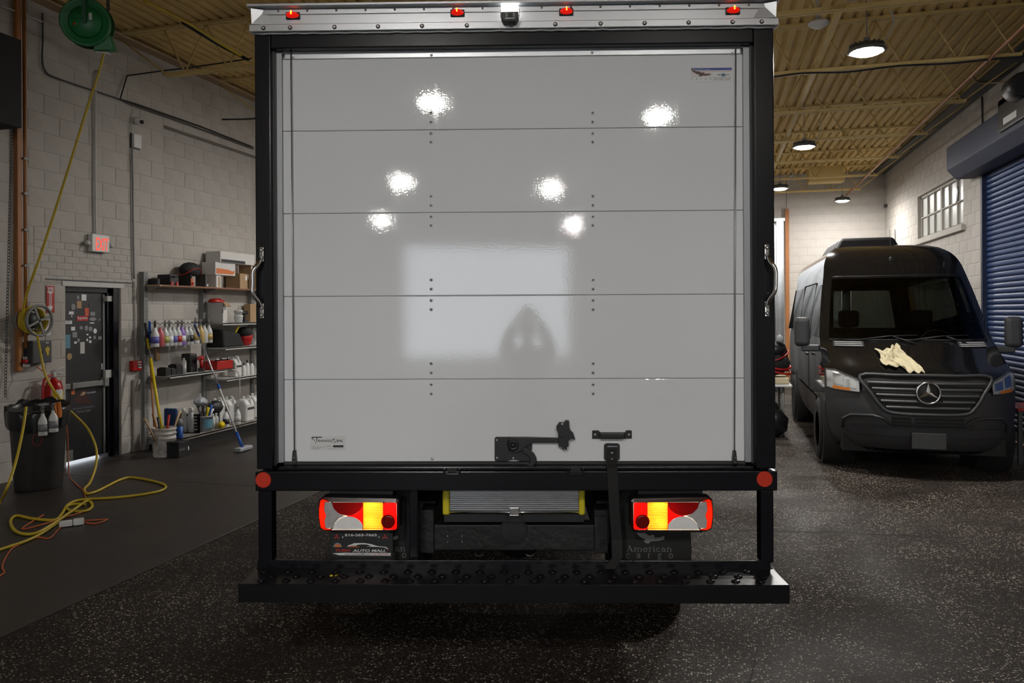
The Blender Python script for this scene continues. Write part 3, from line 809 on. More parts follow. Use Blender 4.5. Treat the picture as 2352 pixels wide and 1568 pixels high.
# rear frame
xi_l, xi_r = TXc(624), TXc(1735)
ztb = TZ(105)
fr = obj('rear_frame', MB().box(-W, xi_l, 0, 0.09, zsill1-0.01, zt-0.10), 'black_paint', parent=truck, bevel=0.006)
obj('frame_post', MB().box(xi_r, W, 0, 0.09, zsill1-0.01, zt-0.10), 'black_paint', parent=fr, bevel=0.006)
obj('frame_header', MB().box(xi_l+0.001, xi_r-0.001, 0, 0.09, ztb, zt-0.10), 'black_paint', parent=fr, bevel=0.006)
jl, jr = TXc(636, 0.05), TXc(1726, 0.05)
obj('inner_return', MB().box(xi_l, jl, 0.03, 0.10, zsill1, ztb), 'black_satin', parent=fr)
obj('inner_return', MB().box(jr, xi_r, 0.03, 0.10, zsill1, ztb), 'black_satin', parent=fr)
dz0, dz1 = TZ(1061, 0.06), TZ(130, 0.06)
tr = obj('door_track', MB().box(jl, TXc(651, 0.05), 0.045, 0.075, dz0, ztb), 'aluminium_dull', parent=truck, bevel=0.004)
obj('track_lip', MB().box(jl, jl+0.006, 0.035, 0.05, dz0, ztb), 'dark_grey', parent=tr)
tr2 = obj('door_track', MB().box(TXc(1709, 0.05), jr, 0.045, 0.075, dz0, ztb), 'aluminium_dull', parent=truck, bevel=0.004)
obj('track_lip', MB().box(jr-0.006, jr, 0.035, 0.05, dz0, ztb), 'dark_grey', parent=tr2)
zs0, zs1 = TZ(116, .05), TZ(108, .05)
obj('top_seal', MB().box(jl, jr, 0.05, 0.07, zs0, zs1+0.02), 'aluminium_dull', parent=truck)
sealr = random.Random(5)
sm_ = MB(); x = jl
while x < jr:
    sm_.box(x, x+0.012, 0.044, 0.05, zs1-0.002-sealr.uniform(0, .008), zs1+0.012); x += sealr.uniform(0.012, 0.04)
obj('sealant_edge', sm_, 'rubber', parent=truck, kind='stuff')

# aluminium cornice
za, zb, zc = TZ(69), TZ(53), TZ(30)
co = obj('cornice', MB().box(-W-0.002, W+0.002, -0.012, 0.08, zb, zt-0.012), 'aluminium', parent=truck)
obj('cornice_flange', MB().box(-W-0.018, W+0.018, -0.022, 0.06, za, zb+0.002), 'aluminium', parent=co, bevel=0.003)
obj('cornice_lip', MB().box(-W-0.02, W+0.02, -0.05, 0.12, zt-0.016, zt), 'aluminium', parent=co, bevel=0.004)
obj('cornice_band', MB().box(-W+0.03, W-0.03, -0.018, 0, zc, zt-0.018), 'aluminium', parent=co, bevel=0.002)
obj('sealant_bead', MB().tube([(-W+0.04*i, -0.006, za-0.003-0.004*abs(math.sin(i*1.3))) for i in range(62)], 0.006, 6), 'aluminium_dull', parent=co)
for s in (-1, 1):
    obj('corner_cap', MB().hull8([(s*(W+0.002), -0.03, zb), (s*(W-0.10), -0.014, zb), (s*(W-0.10), 0.0, zb), (s*(W+0.002), 0.0, zb),
                                  (s*(W+0.002), -0.04, zt-0.02), (s*(W-0.06), -0.014, zt-0.02), (s*(W-0.06), 0, zt-0.02), (s*(W+0.002), 0, zt-0.02)]), 'aluminium', parent=co)
bolt = MB().lathe([(0.0, -0.004), (0.003, -0.006), (0.006, -0.005), (0.0085, -0.0015), (0.0095, 0.0)], 12, axis='y')
bolt_m = mesh_of(bolt, 'bolt', 'steel')
ring_m = mesh_of(MB().lathe([(0.007, -0.001), (0.0105, -0.001), (0.0105, 0.001), (0.007, 0.001)], 12, axis='y'), 'washer', 'black_satin')
for u in (609, 670, 772, 872, 973, 1076, 1178.5, 1279, 1383, 1484, 1585, 1686, 1753):
    b = inst('bolt', bolt_m, co, (TXc(u, -.02), -0.024, (za+zb)/2)); 
    inst('washer', ring_m, co, (TXc(u, -.02), -0.0228, (za+zb)/2))
small_m = mesh_of(MB().lathe([(0.0, -0.004), (0.004, -0.003), (0.006, 0.0)], 8, axis='y'), 'screw', 'steel')
for i in range(17):
    inst('screw', small_m, co, (-1.1+0.1375*i, -0.0185, zt-0.026))
# marker lamps
def marker(u, v):
    x, z = T(u, v, -0.03); z = (z+TZ(27, -.03)*2)/3
    b = MB().lathe([(0.0, -0.030), (0.012, -0.027), (0.026, -0.018), (0.031, 0.0)], 18, axis='y')
    b.v = [(p[0]*1.02, p[1], p[2]*0.46) for p in b.v]
    mk = obj('marker_lamp', b, 'marker_red', parent=truck, loc=(x, -0.019, z), label='glowing red marker lamp')
    obj('bulb', MB().box(-0.0025, 0.0025, -0.034, -0.026, -0.004, 0.012), 'marker_core', parent=mk)
    obj('base', MB().box(-0.033, 0.033, -0.004, 0.004, -0.016, 0.016), 'black_plastic', parent=mk, bevel=0.003)
for u, v in ((671, 34), (1050, 26), (1301, 24), (1685, 27)): marker(u, v)
# rear-view camera under its white hood; hood emits to imitate lamplight falling on it
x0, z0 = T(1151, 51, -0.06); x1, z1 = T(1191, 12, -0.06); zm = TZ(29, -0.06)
cu_ = obj('camera_hood', MB().box(x0, x1, -0.075, -0.02, zm, z1), 'hood_glow_white', parent=truck, bevel=0.006, label='white rear-camera hood with painted glow')
cb = obj('rear_view_camera', MB().prism([(x0, zm), (x1, zm), (x1, z0+0.018), (x1-0.010, z0), (x0+0.010, z0), (x0, z0+0.018)], -0.075, -0.02), 'dark_grey', parent=truck, bevel=0.003)
obj('camera_window', MB().box(x0+0.018, x1-0.018, -0.078, -0.074, z0+0.012, zm-0.010), 'black_plastic', parent=cb)
obj('window_edge', MB().box(x0+0.018, x1-0.018, -0.080, -0.075, z0+0.009, z0+0.012), 'aluminium', parent=cb)
for sx in (0.024, 0.058):
    for i in range(3):
        for j in range(2):
            obj('infrared_led', MB().box(x0+sx+j*0.006-0.003, x0+sx+j*0.006, -0.0795, -0.077, z0+0.018+i*0.006, z0+0.021+i*0.006), 'steel', parent=cb)
for s in (x0-0.004, x1+0.001):
    for i in range(3): obj('mount_bolt', MB().box(s, s+0.004, -0.07, -0.05, z0+0.022+i*0.013, z0+0.030+i*0.013), 'chrome', parent=cb)

# roll-up door
YD = 0.06
xl, xr = TXc(652, YD), TXc(1709, YD)
joints = [TZ(130, YD), TZ(296, YD), TZ(486.5, YD), TZ(678, YD), TZ(870, YD), TZ(1060, YD)]
rivet_m = mesh_of(MB().lathe([(0.0, -0.0050), (0.0035, -0.0046), (0.0042, -0.003), (0.0046, -0.003), (0.0075, -0.0026), (0.0085, 0.0)], 14, axis='y'), 'rivet', 'rivet_metal')
rivet_d = mesh_of(MB().lathe([(0.0, -0.0052), (0.0034, -0.0050)], 10, axis='y'), 'rivet_hole', 'dark_grey')
panels = []
for i in range(5):
    panels.append(obj('door_panel', MB().box(xl, xr, YD, YD+0.02, joints[i+1]+0.0012, joints[i]-0.0012), 'door_white', parent=truck, bevel=0.0035, seg=3))
obj('panel_backing', MB().box(xl, xr, YD+0.012, YD+0.03, joints[-1], joints[0]+0.03), 'aluminium_dull', parent=truck)
obj('door_top_strip', MB().box(xl+0.01, xr-0.01, YD-0.006, YD+0.02, joints[0]-0.002, TZ(117, YD)), 'aluminium', parent=truck, bevel=0.003)
rv = [(261, 282, 308, 328), (452, 473, 499, 519), (644, 665, 691, 712), (836, 857, 884, 905)]
for u, du in ((990, 0.15), (1361, 0.28)):
    for g, vv in enumerate(rv):
        for k, v in enumerate(vv):
            x, z = T(u+du*g*4/3, v-1.5, YD)
            pn = panels[g if k < 2 else g+1]
            r_ = inst('rivet', rivet_m, pn, (x, YD, z)); inst('rivet_hole', rivet_d, pn, (x, YD, z))
x, z = T(993, 1053, YD); inst('rivet', rivet_m, panels[4], (x, YD, z))
for u, v in ((991, 127), (1360, 121), (674, 133), (1682, 123)):
    x, z = T(u, v, YD-.006); inst('rivet', rivet_m, truck, (x, YD-0.0065, z), scale=(0.8, 1, 0.8))
# lift cables and their anchors
for ua, va, ub, vb in ((668, 118, 676, 1040), (1690, 112, 1687, 1040)):
    a, b = T(ua, va, 0.045), T(ub, vb, 0.045)
    cbm = obj('lift_cable', MB().tube([(a[0], 0.045, a[1]), (b[0], 0.045, b[1])], 0.0028, 6), 'steel', parent=truck)
    an = MB().hull8([(b[0]-0.011, 0.035, b[1]-0.048), (b[0]+0.011, 0.035, b[1]-0.048), (b[0]+0.011, 0.058, b[1]-0.048), (b[0]-0.011, 0.058, b[1]-0.048),
                     (b[0]-0.006, 0.038, b[1]+0.012), (b[0]+0.006, 0.038, b[1]+0.012), (b[0]+0.006, 0.058, b[1]+0.012), (b[0]-0.006, 0.058, b[1]+0.012)])
    ao = obj('cable_anchor', an, 'black_satin', parent=cbm)
    obj('anchor_pin', MB().lathe([(0.004, 0.028), (0.004, 0.04)], 8, (b[0], 0, b[1]-0.02), 'y').lathe([(0.003, 0.030), (0.003, 0.04)], 8, (b[0], 0, b[1]-0.04), 'y'), 'chrome', parent=cbm)
obj('bottom_seal', MB().box(xl, xr, YD-0.006, YD+0.03, TZ(1070, YD), joints[-1]), 'rubber', parent=truck)
obj('seal_rib', MB().box(xl, xr, YD-0.010, YD, TZ(1063.5, YD), joints[-1]-0.002), 'dark_grey', parent=truck)

# stickers on the door
ST = YD-0.0012
EX, EZ = (1, 0, 0), (0, 0, 1)
def rect(name, u0, v0, u1, v1, y, m, par, th=0.0006):
    a, b = T(u0, v1, y), T(u1, v0, y)
    return obj(name, MB().box(a[0], b[0], y, y+th, a[1], b[1]), m, parent=par)
def ttext(body, u0, vb, u1, y, m, par, vt=None, shear=0.0, bold=0.0, spacing=1.0):
    a = T(u0, vb, y); b = T(u1, vb, y)
    h = (T(u0, vt, y)[1]-a[1]) if vt else None
    return text_obj('lettering', body, par, m, (a[0], y, a[1]), EX, EZ, b[0]-a[0], h, shear, bold, spacing)
def poly(name, pts, y, m, par, th=0.0006):
    return obj(name, MB().prism([T(u, v, y) for u, v in pts], y, y+th), m, parent=par)
def S1(x, y): return 1560+x*160/2352, 130+y*90/1323
s1 = rect('maker_sticker', *S1(385, 325), *S1(1805, 850), ST, 'white_print', truck)
rect('blue_band', *S1(410, 372), *S1(1780, 465), ST-0.0006, 'blue_print', s1)
rect('red_line', *S1(410, 485), *S1(1780, 508), ST-0.0006, 'red_print', s1)
rect('blue_line', *S1(410, 466), *S1(1780, 482), ST-0.0006, 'blue_print', s1)
for yy in (525, 568, 640): rect('red_line', *S1(410, yy), *S1(1075, yy+16), ST-0.0006, 'red_print', s1)
EAGLE = [(410, 380), (470, 420), (560, 490), (680, 500), (760, 545), (850, 530), (860, 550), (810, 580), (920, 580), (1080, 570), (1050, 610), (930, 635), (790, 635), (750, 665), (720, 675), (640, 650), (690, 630), (690, 615), (600, 590), (500, 530), (420, 470)]
poly('eagle_emblem', [S1(*p) for p in EAGLE], ST-0.0012, 'brown_print', s1)
def tserif(body, u0, vb, u1, vt, y, m, par, extra=0.0):
    a, b = T(u0, vb, y), T(u1, vb, y); h = T(u0, vt, y)[1]-a[1]
    return obj('lettering', serif_mb(body, (a[0], y, a[1]), EX, EZ, b[0]-a[0], h, extra), m, parent=par)
tserif('American', *S1(425, 470), S1(1060, 0)[0], S1(0, 395)[1], ST-0.0018, 'white_print', s1, 0.04)
tserif('cargo', *S1(410, 775), S1(1090, 0)[0], S1(0, 690)[1], ST-0.0006, 'black_print', s1, 1.0)
ttext('Morgan', *S1(1290, 645), S1(1700, 0)[0], ST-0.0008, 'black_print', s1, S1(0, 590)[1], shear=0.4, bold=0.01)
a_, b_ = S1(1430, 555), S1(1560, 680)
poly('globe_mark', [S1(1490+70*math.cos(q*PI/8), 618+62*math.sin(q*PI/8)) for q in range(16)], ST-0.0005, 'teal_print', s1, 0.0004)
ttext('mycargoway.com', *S1(1140, 740), S1(1755, 0)[0], ST-0.0006, 'black_print', s1, S1(0, 705)[1])
ttext('800-285-1920', *S1(1170, 795), S1(1725, 0)[0], ST-0.0006, 'black_print', s1, S1(0, 758)[1])
def S2(x, y): return 690+x*140/2352, 980+y*80/1344
s2 = rect('maker_sticker', *S2(370, 350), *S2(1745, 900), ST, 'white_print', truck)
poly('lettering', [S2(*p) for p in [(440, 395), (460, 385), (845, 385), (825, 418), (660, 420), (600, 620), (570, 690), (590, 600), (625, 422), (480, 420), (470, 450), (575, 535), (560, 545), (440, 455), (430, 420)]], ST-0.0006, 'black_print', s2)
ttext('RANSGL', *S2(665, 585), S2(1225, 0)[0], ST-0.0006, 'black_print', s2, S2(0, 490)[1], shear=0.2, bold=0.015)
ttext('BAL', *S2(1400, 585), S2(1655, 0)[0], ST-0.0006, 'black_print', s2, S2(0, 490)[1], shear=0.2, bold=0.015)
pts = [S2(1310+78*math.cos(q*PI/12), 530+95*math.sin(q*PI/12)) for q in range(24)]
obj('globe_ring', MB().tube([(T(u, v, ST)[0], ST-0.0006, T(u, v, ST)[1]) for u, v in pts], 0.0007, 4, closed=True), 'black_print', parent=s2)
poly('globe_land', [S2(*p) for p in [(1255, 470), (1310, 465), (1300, 520), (1275, 535)]], ST-0.0006, 'black_print', s2)
poly('globe_land', [S2(*p) for p in [(1310, 555), (1365, 550), (1335, 600)]], ST-0.0006, 'black_print', s2)
rect('serial_bar', *S2(1262, 708), *S2(1660, 790), ST-0.0006, 'black_print', s2)
ttext('SERIAL #', *S2(1005, 765), S2(1235, 0)[0], ST-0.0006, 'black_print', s2, S2(0, 728)[1])
ttext('UPPER SANDUSKY, OH', *S2(425, 795), S2(950, 0)[0], ST-0.0006, 'black_print', s2, S2(0, 762)[1])
ttext('419-286-4675', *S2(425, 850), S2(745, 0)[0], ST-0.0006, 'black_print', s2, S2(0, 818)[1])
ttext('www.transglobaldoor.com', *S2(1030, 868), S2(1660, 0)[0], ST-0.0006, 'black_print', s2, S2(0, 838)[1])

# latch, pull handle and strap
def LT(x, y): return 1100+x*400/2352, 940+y*160/941
def lpoly(name, pts, y, th, m, par, bev=0.0015):
    return obj(name, MB().prism([T(*LT(*p), y) for p in pts], y, y+th), m, parent=par, bevel=bev)
lat = lpoly('latch_plate', [(212, 390), (230, 372), (720, 372), (720, 500), (700, 700), (555, 700), (520, 685), (465, 678), (410, 688), (375, 700), (230, 700), (212, 682)], YD-0.010, 0.010, 'black_satin', truck)
for p in ((243, 414), (243, 654), (464, 658)):
    x, z = T(*LT(*p), YD-.01); inst('plate_rivet', rivet_m, lat, (x, YD-0.010, z), scale=(0.55, 0.6, 0.55))
x, z = T(*LT(462, 485), YD-.03)
obj('cam_boss', MB().lathe([(0.0, YD-0.034), (0.010, YD-0.034), (0.0105, YD-0.030), (0.0135, YD-0.030), (0.0145, YD-0.036), (0.026, YD-0.034), (0.028, YD-0.010)], 24, (x, 0, z), 'y'), 'black_satin', parent=lat)
lpoly('cam_arm', [(400, 372), (700, 375), (1110, 385), (1110, 452), (720, 452), (640, 500), (590, 560), (500, 590), (400, 560)], YD-0.026, 0.014, 'black_satin', lat, 0.003)
lpoly('latch_hook', [(590, 520), (650, 525), (740, 590), (775, 650), (780, 700), (745, 760), (690, 785), (615, 785), (660, 755), (690, 710), (690, 660), (650, 610), (580, 580)], YD-0.030, 0.016, 'black_satin', lat, 0.003)
obj('cam_disc', MB().lathe([(0.0, YD-0.012), (0.030, YD-0.012), (0.030, YD-0.004)], 24, (x, 0, z+0.004), 'y'), 'black_satin', parent=lat)
lh = lpoly('latch_lever', [(1070, 200), (1085, 178), (1160, 178), (1165, 152), (1218, 152), (1222, 240), (1240, 290), (1275, 320), (1298, 405), (1290, 412), (1255, 395), (1212, 420), (1212, 495), (1190, 510), (1185, 553), (1170, 550), (1165, 515), (1150, 515), (1150, 548), (1132, 548), (1130, 508), (1078, 508), (1075, 390), (1072, 330), (1050, 280), (1050, 230)], YD-0.034, 0.030, 'black_satin', lat, 0.003)
x2, z2 = T(*LT(1125, 197), YD-.035)
inst('plate_rivet', rivet_m, lat, (x2, YD-0.034, z2), scale=(0.6, 0.6, 0.6))
lpoly('lever_rib', [(1155, 385), (1170, 385), (1172, 505), (1157, 505)], YD-0.0345, 0.002, 'black_plastic', lat, 0)
lpoly('lever_curve', [(1060, 290), (1090, 350), (1150, 360), (1165, 385), (1110, 385), (1075, 360)], YD-0.038, 0.006, 'black_satin', lat, 0.002)
hd = lpoly('pull_handle', [(1530, 290), (1540, 283), (1615, 283), (1640, 308), (1975, 308), (1990, 283), (2058, 283), (2066, 292), (2066, 395), (1530, 398)], YD-0.006, 0.006, 'black_satin', truck)
obj('handle_grip', MB().prism([T(*LT(*p), YD-.035) for p in [(1630, 318), (1975, 318), (1975, 400), (1630, 400)]], YD-0.035, YD-0.005), 'black_satin', parent=hd, bevel=0.006)
for p in ((1570, 342), (2028, 342)):
    x, z = T(*LT(*p), YD-.01); inst('plate_rivet', rivet_m, hd, (x, YD-0.006, z), scale=(0.6, 0.6, 0.6))
sp = MB()
def q4(pts, y0, y1): sp.prism([T(*LT(*p), y0) for p in pts], y0, y1)
q4([(1690, 480), (1712, 462), (1735, 456), (1735, 700), (1725, 700), (1690, 670)], YD-0.008, YD-0.003)
q4([(1875, 458), (1895, 470), (1903, 485), (1903, 670), (1868, 700), (1865, 700)], YD-0.008, YD-0.003)
q4([(1735, 456), (1875, 458), (1875, 492), (1735, 492)], YD-0.008, YD-0.003)
q4([(1735, 508), (1875, 506), (1868, 720), (1730, 720)], YD-0.009, YD-0.003)
spo = obj('strap_plate', sp, 'black_satin', parent=truck)
brass = mesh_of(MB().lathe([(0.0, -0.006), (0.005, -0.005), (0.0085, -0.002), (0.0095, 0.0)], 14, axis='y'), 'strap_rivet', 'chrome')
for p in ((1797, 590), (1797, 672)):
    x, z = T(*LT(*p), YD-.01); inst('strap_rivet', brass, spo, (x, YD-0.009, z))
path = [(1405, 1030, YD-0.010), (1405, 1055, YD-0.014), (1405, 1068, 0.02), (1406, 1076, -0.022), (1407, 1100, -0.024), (1409, 1128, -0.026), (1412, 1180, -0.02), (1417, 1240, -0.01), (1418, 1280, -0.02), (1400, 1306, -0.06)]
pw = [(1 if i < 8 else 0.9) for i in range(len(path))]
stv = []
for i, (u, v, y) in enumerate(path):
    x, z = T(u, v, y); hw = 0.024
    stv += [(x-hw, y, z), (x+hw, y, z), (x+hw, y+0.003, z), (x-hw, y+0.003, z)]
stf = []
for i in range(len(path)-1):
    for k in range(4): stf.append((i*4+k, i*4+(k+1) % 4, i*4+4+(k+1) % 4, i*4+4+k))
obj('pull_strap', MB().add(stv, stf, False), 'nylon_black', parent=truck, label='black webbing pull strap')

# sill beam with catches and reflectors
ym = -0.012
sill = obj('sill_beam', MB().box(-W-0.003, W+0.003, ym, 0.10, zsill0, zsill1-0.018).prism([(-W+0.1, zsill1-0.018), (W-0.1, zsill1-0.018), (W-0.1, zsill1), (-W+0.1, zsill1)], 0.005, 0.10), 'black_paint', parent=truck, bevel=0.005)
for u in (1038, 1322):
    a = T(u-20, 1090, ym); b = T(u+20, 1075, ym)
    ct = obj('catch_pocket', MB().box(a[0], b[0], ym-0.006, 0.0, a[1], a[1]+0.006).box(a[0], a[0]+0.012, ym-0.006, 0.0, a[1], b[1]).box(b[0]-0.012, b[0], ym-0.006, 0, a[1], b[1]), 'black_paint', parent=sill, bevel=0.002)
    obj('catch_slot', MB().box(a[0]+0.018, b[0]-0.018, ym-0.002, 0.0, a[1]+0.012, b[1]-0.001), 'underbody', parent=ct)
for u, v in ((605, 1102), (1756, 1100)):
    x, z = T(u, v, ym)
    obj('reflector', MB().lathe([(0.0, ym-0.005), (0.034, ym-0.005), (0.037, ym-0.002), (0.037, ym)], 32, (x, 0, z), 'y', smooth=False), 'reflector_red', parent=truck, label='round red reflector')

# step bumper
zst = TZ(1306, 0.0); yst = -0.21; zsb = T(1180, 1385, yst)[1]
step = obj('step_bumper', MB().box(-W, W, yst, 0.0, zst-0.004, zst).box(-W, W, yst, yst+0.005, zsb, zst).box(-W, -W+0.005, yst, 0.03, zsb, zst).box(W-0.005, W, yst, 0.03, zsb, zst), 'step_paint', parent=truck, bevel=0.0015, label='glossy black step bumper with raised grip studs')
zbp = TZ(1287, 0.0)
step.location.x = -0.010
lx, rx = TXc(593), TXc(1772)
obj('kick_plate', MB().box(lx, rx, 0.0, 0.012, zst-0.05, zbp), 'black_paint', parent=step, bevel=0.002)
stud = mesh_of(MB().lathe([(0.006, -0.002), (0.008, 0.007), (0.011, 0.0095), (0.016, 0.006), (0.021, 0.0)], 14), 'grip_stud', 'black_paint')
for r, (yy, off) in enumerate(((-0.045, 0.0), (-0.105, 0.055), (-0.165, 0.028))):
    x = -1.16+off
    while x < 1.18:
        inst('grip_stud', stud, step, (x, yy, zst)); x += 0.112
scr = mesh_of(MB().lathe([(0.0, 0.006), (0.006, 0.004), (0.008, 0.0)], 10), 'screw', 'yellow_cap')
p = T(766, 1320, -.1); inst('screw', scr, step, (p[0], -0.10, zst)); 
obj('screw', MB().tube([(p[0]+0.02, -0.108, zst+0.003), (p[0]+0.028, -0.092, zst+0.004)], 0.002, 6), 'yellow_cap', parent=step)
# frame under the sill
zl0 = zbp-0.01
for u0, u1, y0, y1 in ((590, 622, 0.0, 0.07), (1745, 1775, 0.0, 0.07)):
    obj('step_hanger', MB().box(TXc(u0), TXc(u1), y0, y1, zl0, zsill0), 'black_paint', parent=truck, bevel=0.006)
obj('step_hanger', MB().box(TXc(937, .03), TXc(957, .03), 0.03, 0.08, zl0, zsill0), 'black_paint', parent=truck, bevel=0.004)
obj('step_hanger', MB().box(TXc(1403, .03), TXc(1423, .03), 0.03, 0.08, zl0, zsill0), 'black_paint', parent=truck, bevel=0.004)
# grab handles
def grab(u, v0, v1, s):
    xa, za_ = T(u, v0, 0); xb, zb_ = T(u, v1, 0)
    g = obj('grab_handle', MB().tube(smooth_path([(xa, -0.012, za_-0.06), (xa+s*0.006, -0.04, za_-0.085), (xa+s*0.024, -0.055, za_-0.12), (xa+s*0.026, -0.055, (za_+zb_)/2),
                                   (xb+s*0.024, -0.055, zb_+0.12), (xb+s*0.006, -0.04, zb_+0.085), (xb, -0.012, zb_+0.06)], 8), 0.009, 10), 'chrome', parent=truck, label='bright metal grab handle')
    for zz, d in ((za_, -1), (zb_, 1)):
        obj('handle_foot', MB().box(xa-0.011, xa+0.011, -0.010, 0, min(zz, zz+d*0.075), max(zz, zz+d*0.075)), 'chrome', parent=g, bevel=0.005, seg=3)
        for q in (0.018, 0.052): inst('foot_bolt', bolt_m, g, (xa, -0.010, zz+d*q))
grab(602, 566, 732, -1); grab(1760, 560, 728, 1)

# tail lamps
glow = {}
def lens_mat(name, col, gloss=0.08, emit=0.0):
    m = bpy.data.materials.new(name); m.use_nodes = True; MATS[name] = m
    nt = m.node_tree; N = nt.nodes; L = nt.links; out = N['Material Output']; N.remove(N['Principled BSDF'])
    t = N.new('ShaderNodeBsdfTranslucent'); t.inputs[0].default_value = (*col, 1)
    d = N.new('ShaderNodeBsdfDiffuse'); d.inputs[0].default_value = (col[0]*.4, col[1]*.4, col[2]*.4, 1)
    nz = N.new('ShaderNodeTexNoise'); nz.inputs['Scale'].default_value = 60
    mv = N.new('ShaderNodeMapRange'); mv.inputs[3].default_value = 0.2; mv.inputs[4].default_value = 0.3
    L.new(nz.outputs['Fac'], mv.inputs[0])
    a = N.new('ShaderNodeMixShader'); L.new(mv.outputs[0], a.inputs[0]); L.new(t.outputs[0], a.inputs[1]); L.new(d.outputs[0], a.inputs[2])
    g = N.new('ShaderNodeBsdfGlossy'); g.inputs['Roughness'].default_value = 0.08
    b = N.new('ShaderNodeMixShader'); b.inputs[0].default_value = gloss
    L.new(a.outputs[0], b.inputs[1]); L.new(g.outputs[0], b.inputs[2]); L.new(b.outputs[0], out.inputs[0])
lens_mat('lens_amber', (1.0, 0.36, 0.02)); lens_mat('lens_red', (0.95, 0.035, 0.012)); lens_mat('lens_dark_red', (0.35, 0.008, 0.008), 0.05)
lens_mat('lens_orange', (1.0, 0.12, 0.015))
mat('bezel_red', (0.030, 0.003, 0.003), 0.2, var=0.3, scale=20, coat=0.4)
mat('lamp_reflector', (0.8, 0.8, 0.8), 0.6, var=0.02)
mat('bulb_lit', (1, 1, 1), 0.5, var=0.0, emit=(1.0, 0.86, 0.62), estr=260.0)
mat('lens_clear', (0.62, 0.60, 0.60), 0.12, metal=0.3, var=0.3, scale=40, coat=0.5)
mat('lens_reverse', (0.92, 0.91, 0.91), 0.15, var=0.12, scale=20, coat=0.5)
YL = 0.01
def LA(x, y, yy=None): return T(700+x/7.127, 1100+y/7.127, YL if yy is None else yy)
def tail(s):
    def P(pts, y): return [(s*a, b) for a, b in (LA(px, py, YL) for px, py in pts)]
    def seg(name, pts, y0, y1, m, par, bev=0.0):
        return obj(name, MB().prism(P(pts, 0), y0, y1), m, parent=par, bevel=bev)
    outer = [(240, 330), (290, 300), (420, 300), (1500, 318), (1545, 355), (1552, 780), (1520, 830), (1440, 850), (320, 850), (250, 800), (222, 620), (222, 480)]
    zc_ = LA(800, 580)[1]; xc = s*LA(800, 580)[0]
    hb = MB(); o_ = P(outer, 0); n = len(o_)
    inn = [(xc+(a-xc)*0.975, zc_+(b-zc_)*0.93) for a, b in o_]
    bk = 0.075
    hb.add([(a, YL+0.0, b) for a, b in o_] + [(a, YL+bk, b) for a, b in o_] + [(a, YL, b) for a, b in inn] + [(a, YL+bk-0.006, b) for a, b in inn],
           [(i, (i+1) % n, n+(i+1) % n, n+i) for i in range(n)] + [(i, (i+1) % n, 2*n+(i+1) % n, 2*n+i) for i in range(n)] + [tuple(range(n, 2*n))])
    tl = obj('tail_lamp', hb, 'black_plastic', parent=truck, label='lit tail lamp with red, amber and clear lenses')
    iv = MB().add([(a, YL+0.001, b) for a, b in inn] + [(a, YL+bk-0.006, b) for a, b in inn], [(i, (i+1) % n, n+(i+1) % n, n+i) for i in range(n)] + [tuple(range(n, 2*n))])
    obj('reflector_bowl', iv, 'lamp_reflector', parent=tl)
    yl = YL-0.003
    inp = [(255, 350), (300, 318), (430, 370), (1495, 378), (1510, 392), (1514, 790), (1495, 824), (1440, 828), (320, 830), (262, 790), (236, 620), (236, 480)]
    ip = P(inp, 0)
    bz_ = MB().add([(a, YL-0.001, b) for a, b in o_]+[(a, yl-0.003, b) for a, b in ip]+[(a, YL+0.004, b) for a, b in ip],
                   [(i, (i+1) % n, n+(i+1) % n, n+i) for i in range(n)]+[(n+i, n+(i+1) % n, 2*n+(i+1) % n, 2*n+i) for i in range(n)])
    obj('bezel', bz_, 'bezel_red', parent=tl)
    def ell(cx, cy, rx_, ry_, a0, a1, k=14): return [(cx+rx_*math.cos(math.radians(a0+(a1-a0)*i/k)), cy-ry_*math.sin(math.radians(a0+(a1-a0)*i/k))) for i in range(k+1)]
    # red ground of the lens: drawn as the pieces around the other colours
    seg('red_lens', [(1288, 375), (1505, 385), (1512, 800), (1490, 826), (1288, 826)], yl, yl+0.002, 'lens_red', tl)
    mid = [(955, 372), (955, 826)] + [(955, 815)] + ell(715, 812, 245, 205, 5, 95, 10) + ell(700, 388, 250, 205, 270, 358, 10)
    seg('red_lens', mid, yl, yl+0.002, 'lens_red', tl)
    seg('brake_lens', ell(700, 380, 255, 212, 180, 360, 18), yl+0.0005, yl+0.003, 'lens_dark_red', tl)
    seg('reverse_lens', ell(715, 818, 245, 210, 0, 180, 18), yl-0.001, yl+0.003, 'lens_reverse', tl)
    seg('clear_lens', [(330, 372), (400, 372), (450, 392), (480, 480), (560, 560), (650, 600), (560, 640), (490, 720), (470, 812), (440, 800), (345, 800), (325, 690), (350, 590), (318, 500)], yl+0.0005, yl+0.003, 'lens_clear', tl)
    seg('side_marker_lens', [(255, 350), (300, 318), (430, 320), (440, 370), (335, 372), (320, 500), (352, 590), (326, 690), (345, 800), (440, 812), (440, 830), (320, 830), (262, 790), (236, 620), (236, 480)], yl, yl+0.002, 'lens_orange', tl)
    # amber direction lamp: ribbed
    ap = MB(); nr = 17
    za_, zb_ = LA(0, 826)[1], LA(0, 372)[1]; xa, xb = s*LA(958, 580)[0], s*LA(1288, 580)[0]
    xa, xb = min(xa, xb), max(xa, xb)
    vs_ = []
    for i in range(nr):
        h = (zb_-za_)/nr; zz = za_+h*i
        for f, yy in ((0, yl+0.002), (0.18, yl), (0.82, yl-0.002), (0.98, yl+0.002)): vs_.append((yy, zz+h*f))
    ap.add([(xa, a, b) for a, b in vs_]+[(xb, a, b) for a, b in vs_], [(i, i+1, len(vs_)+i+1, len(vs_)+i) for i in range(len(vs_)-1)])
    obj('amber_lens', ap, 'lens_amber', parent=tl)
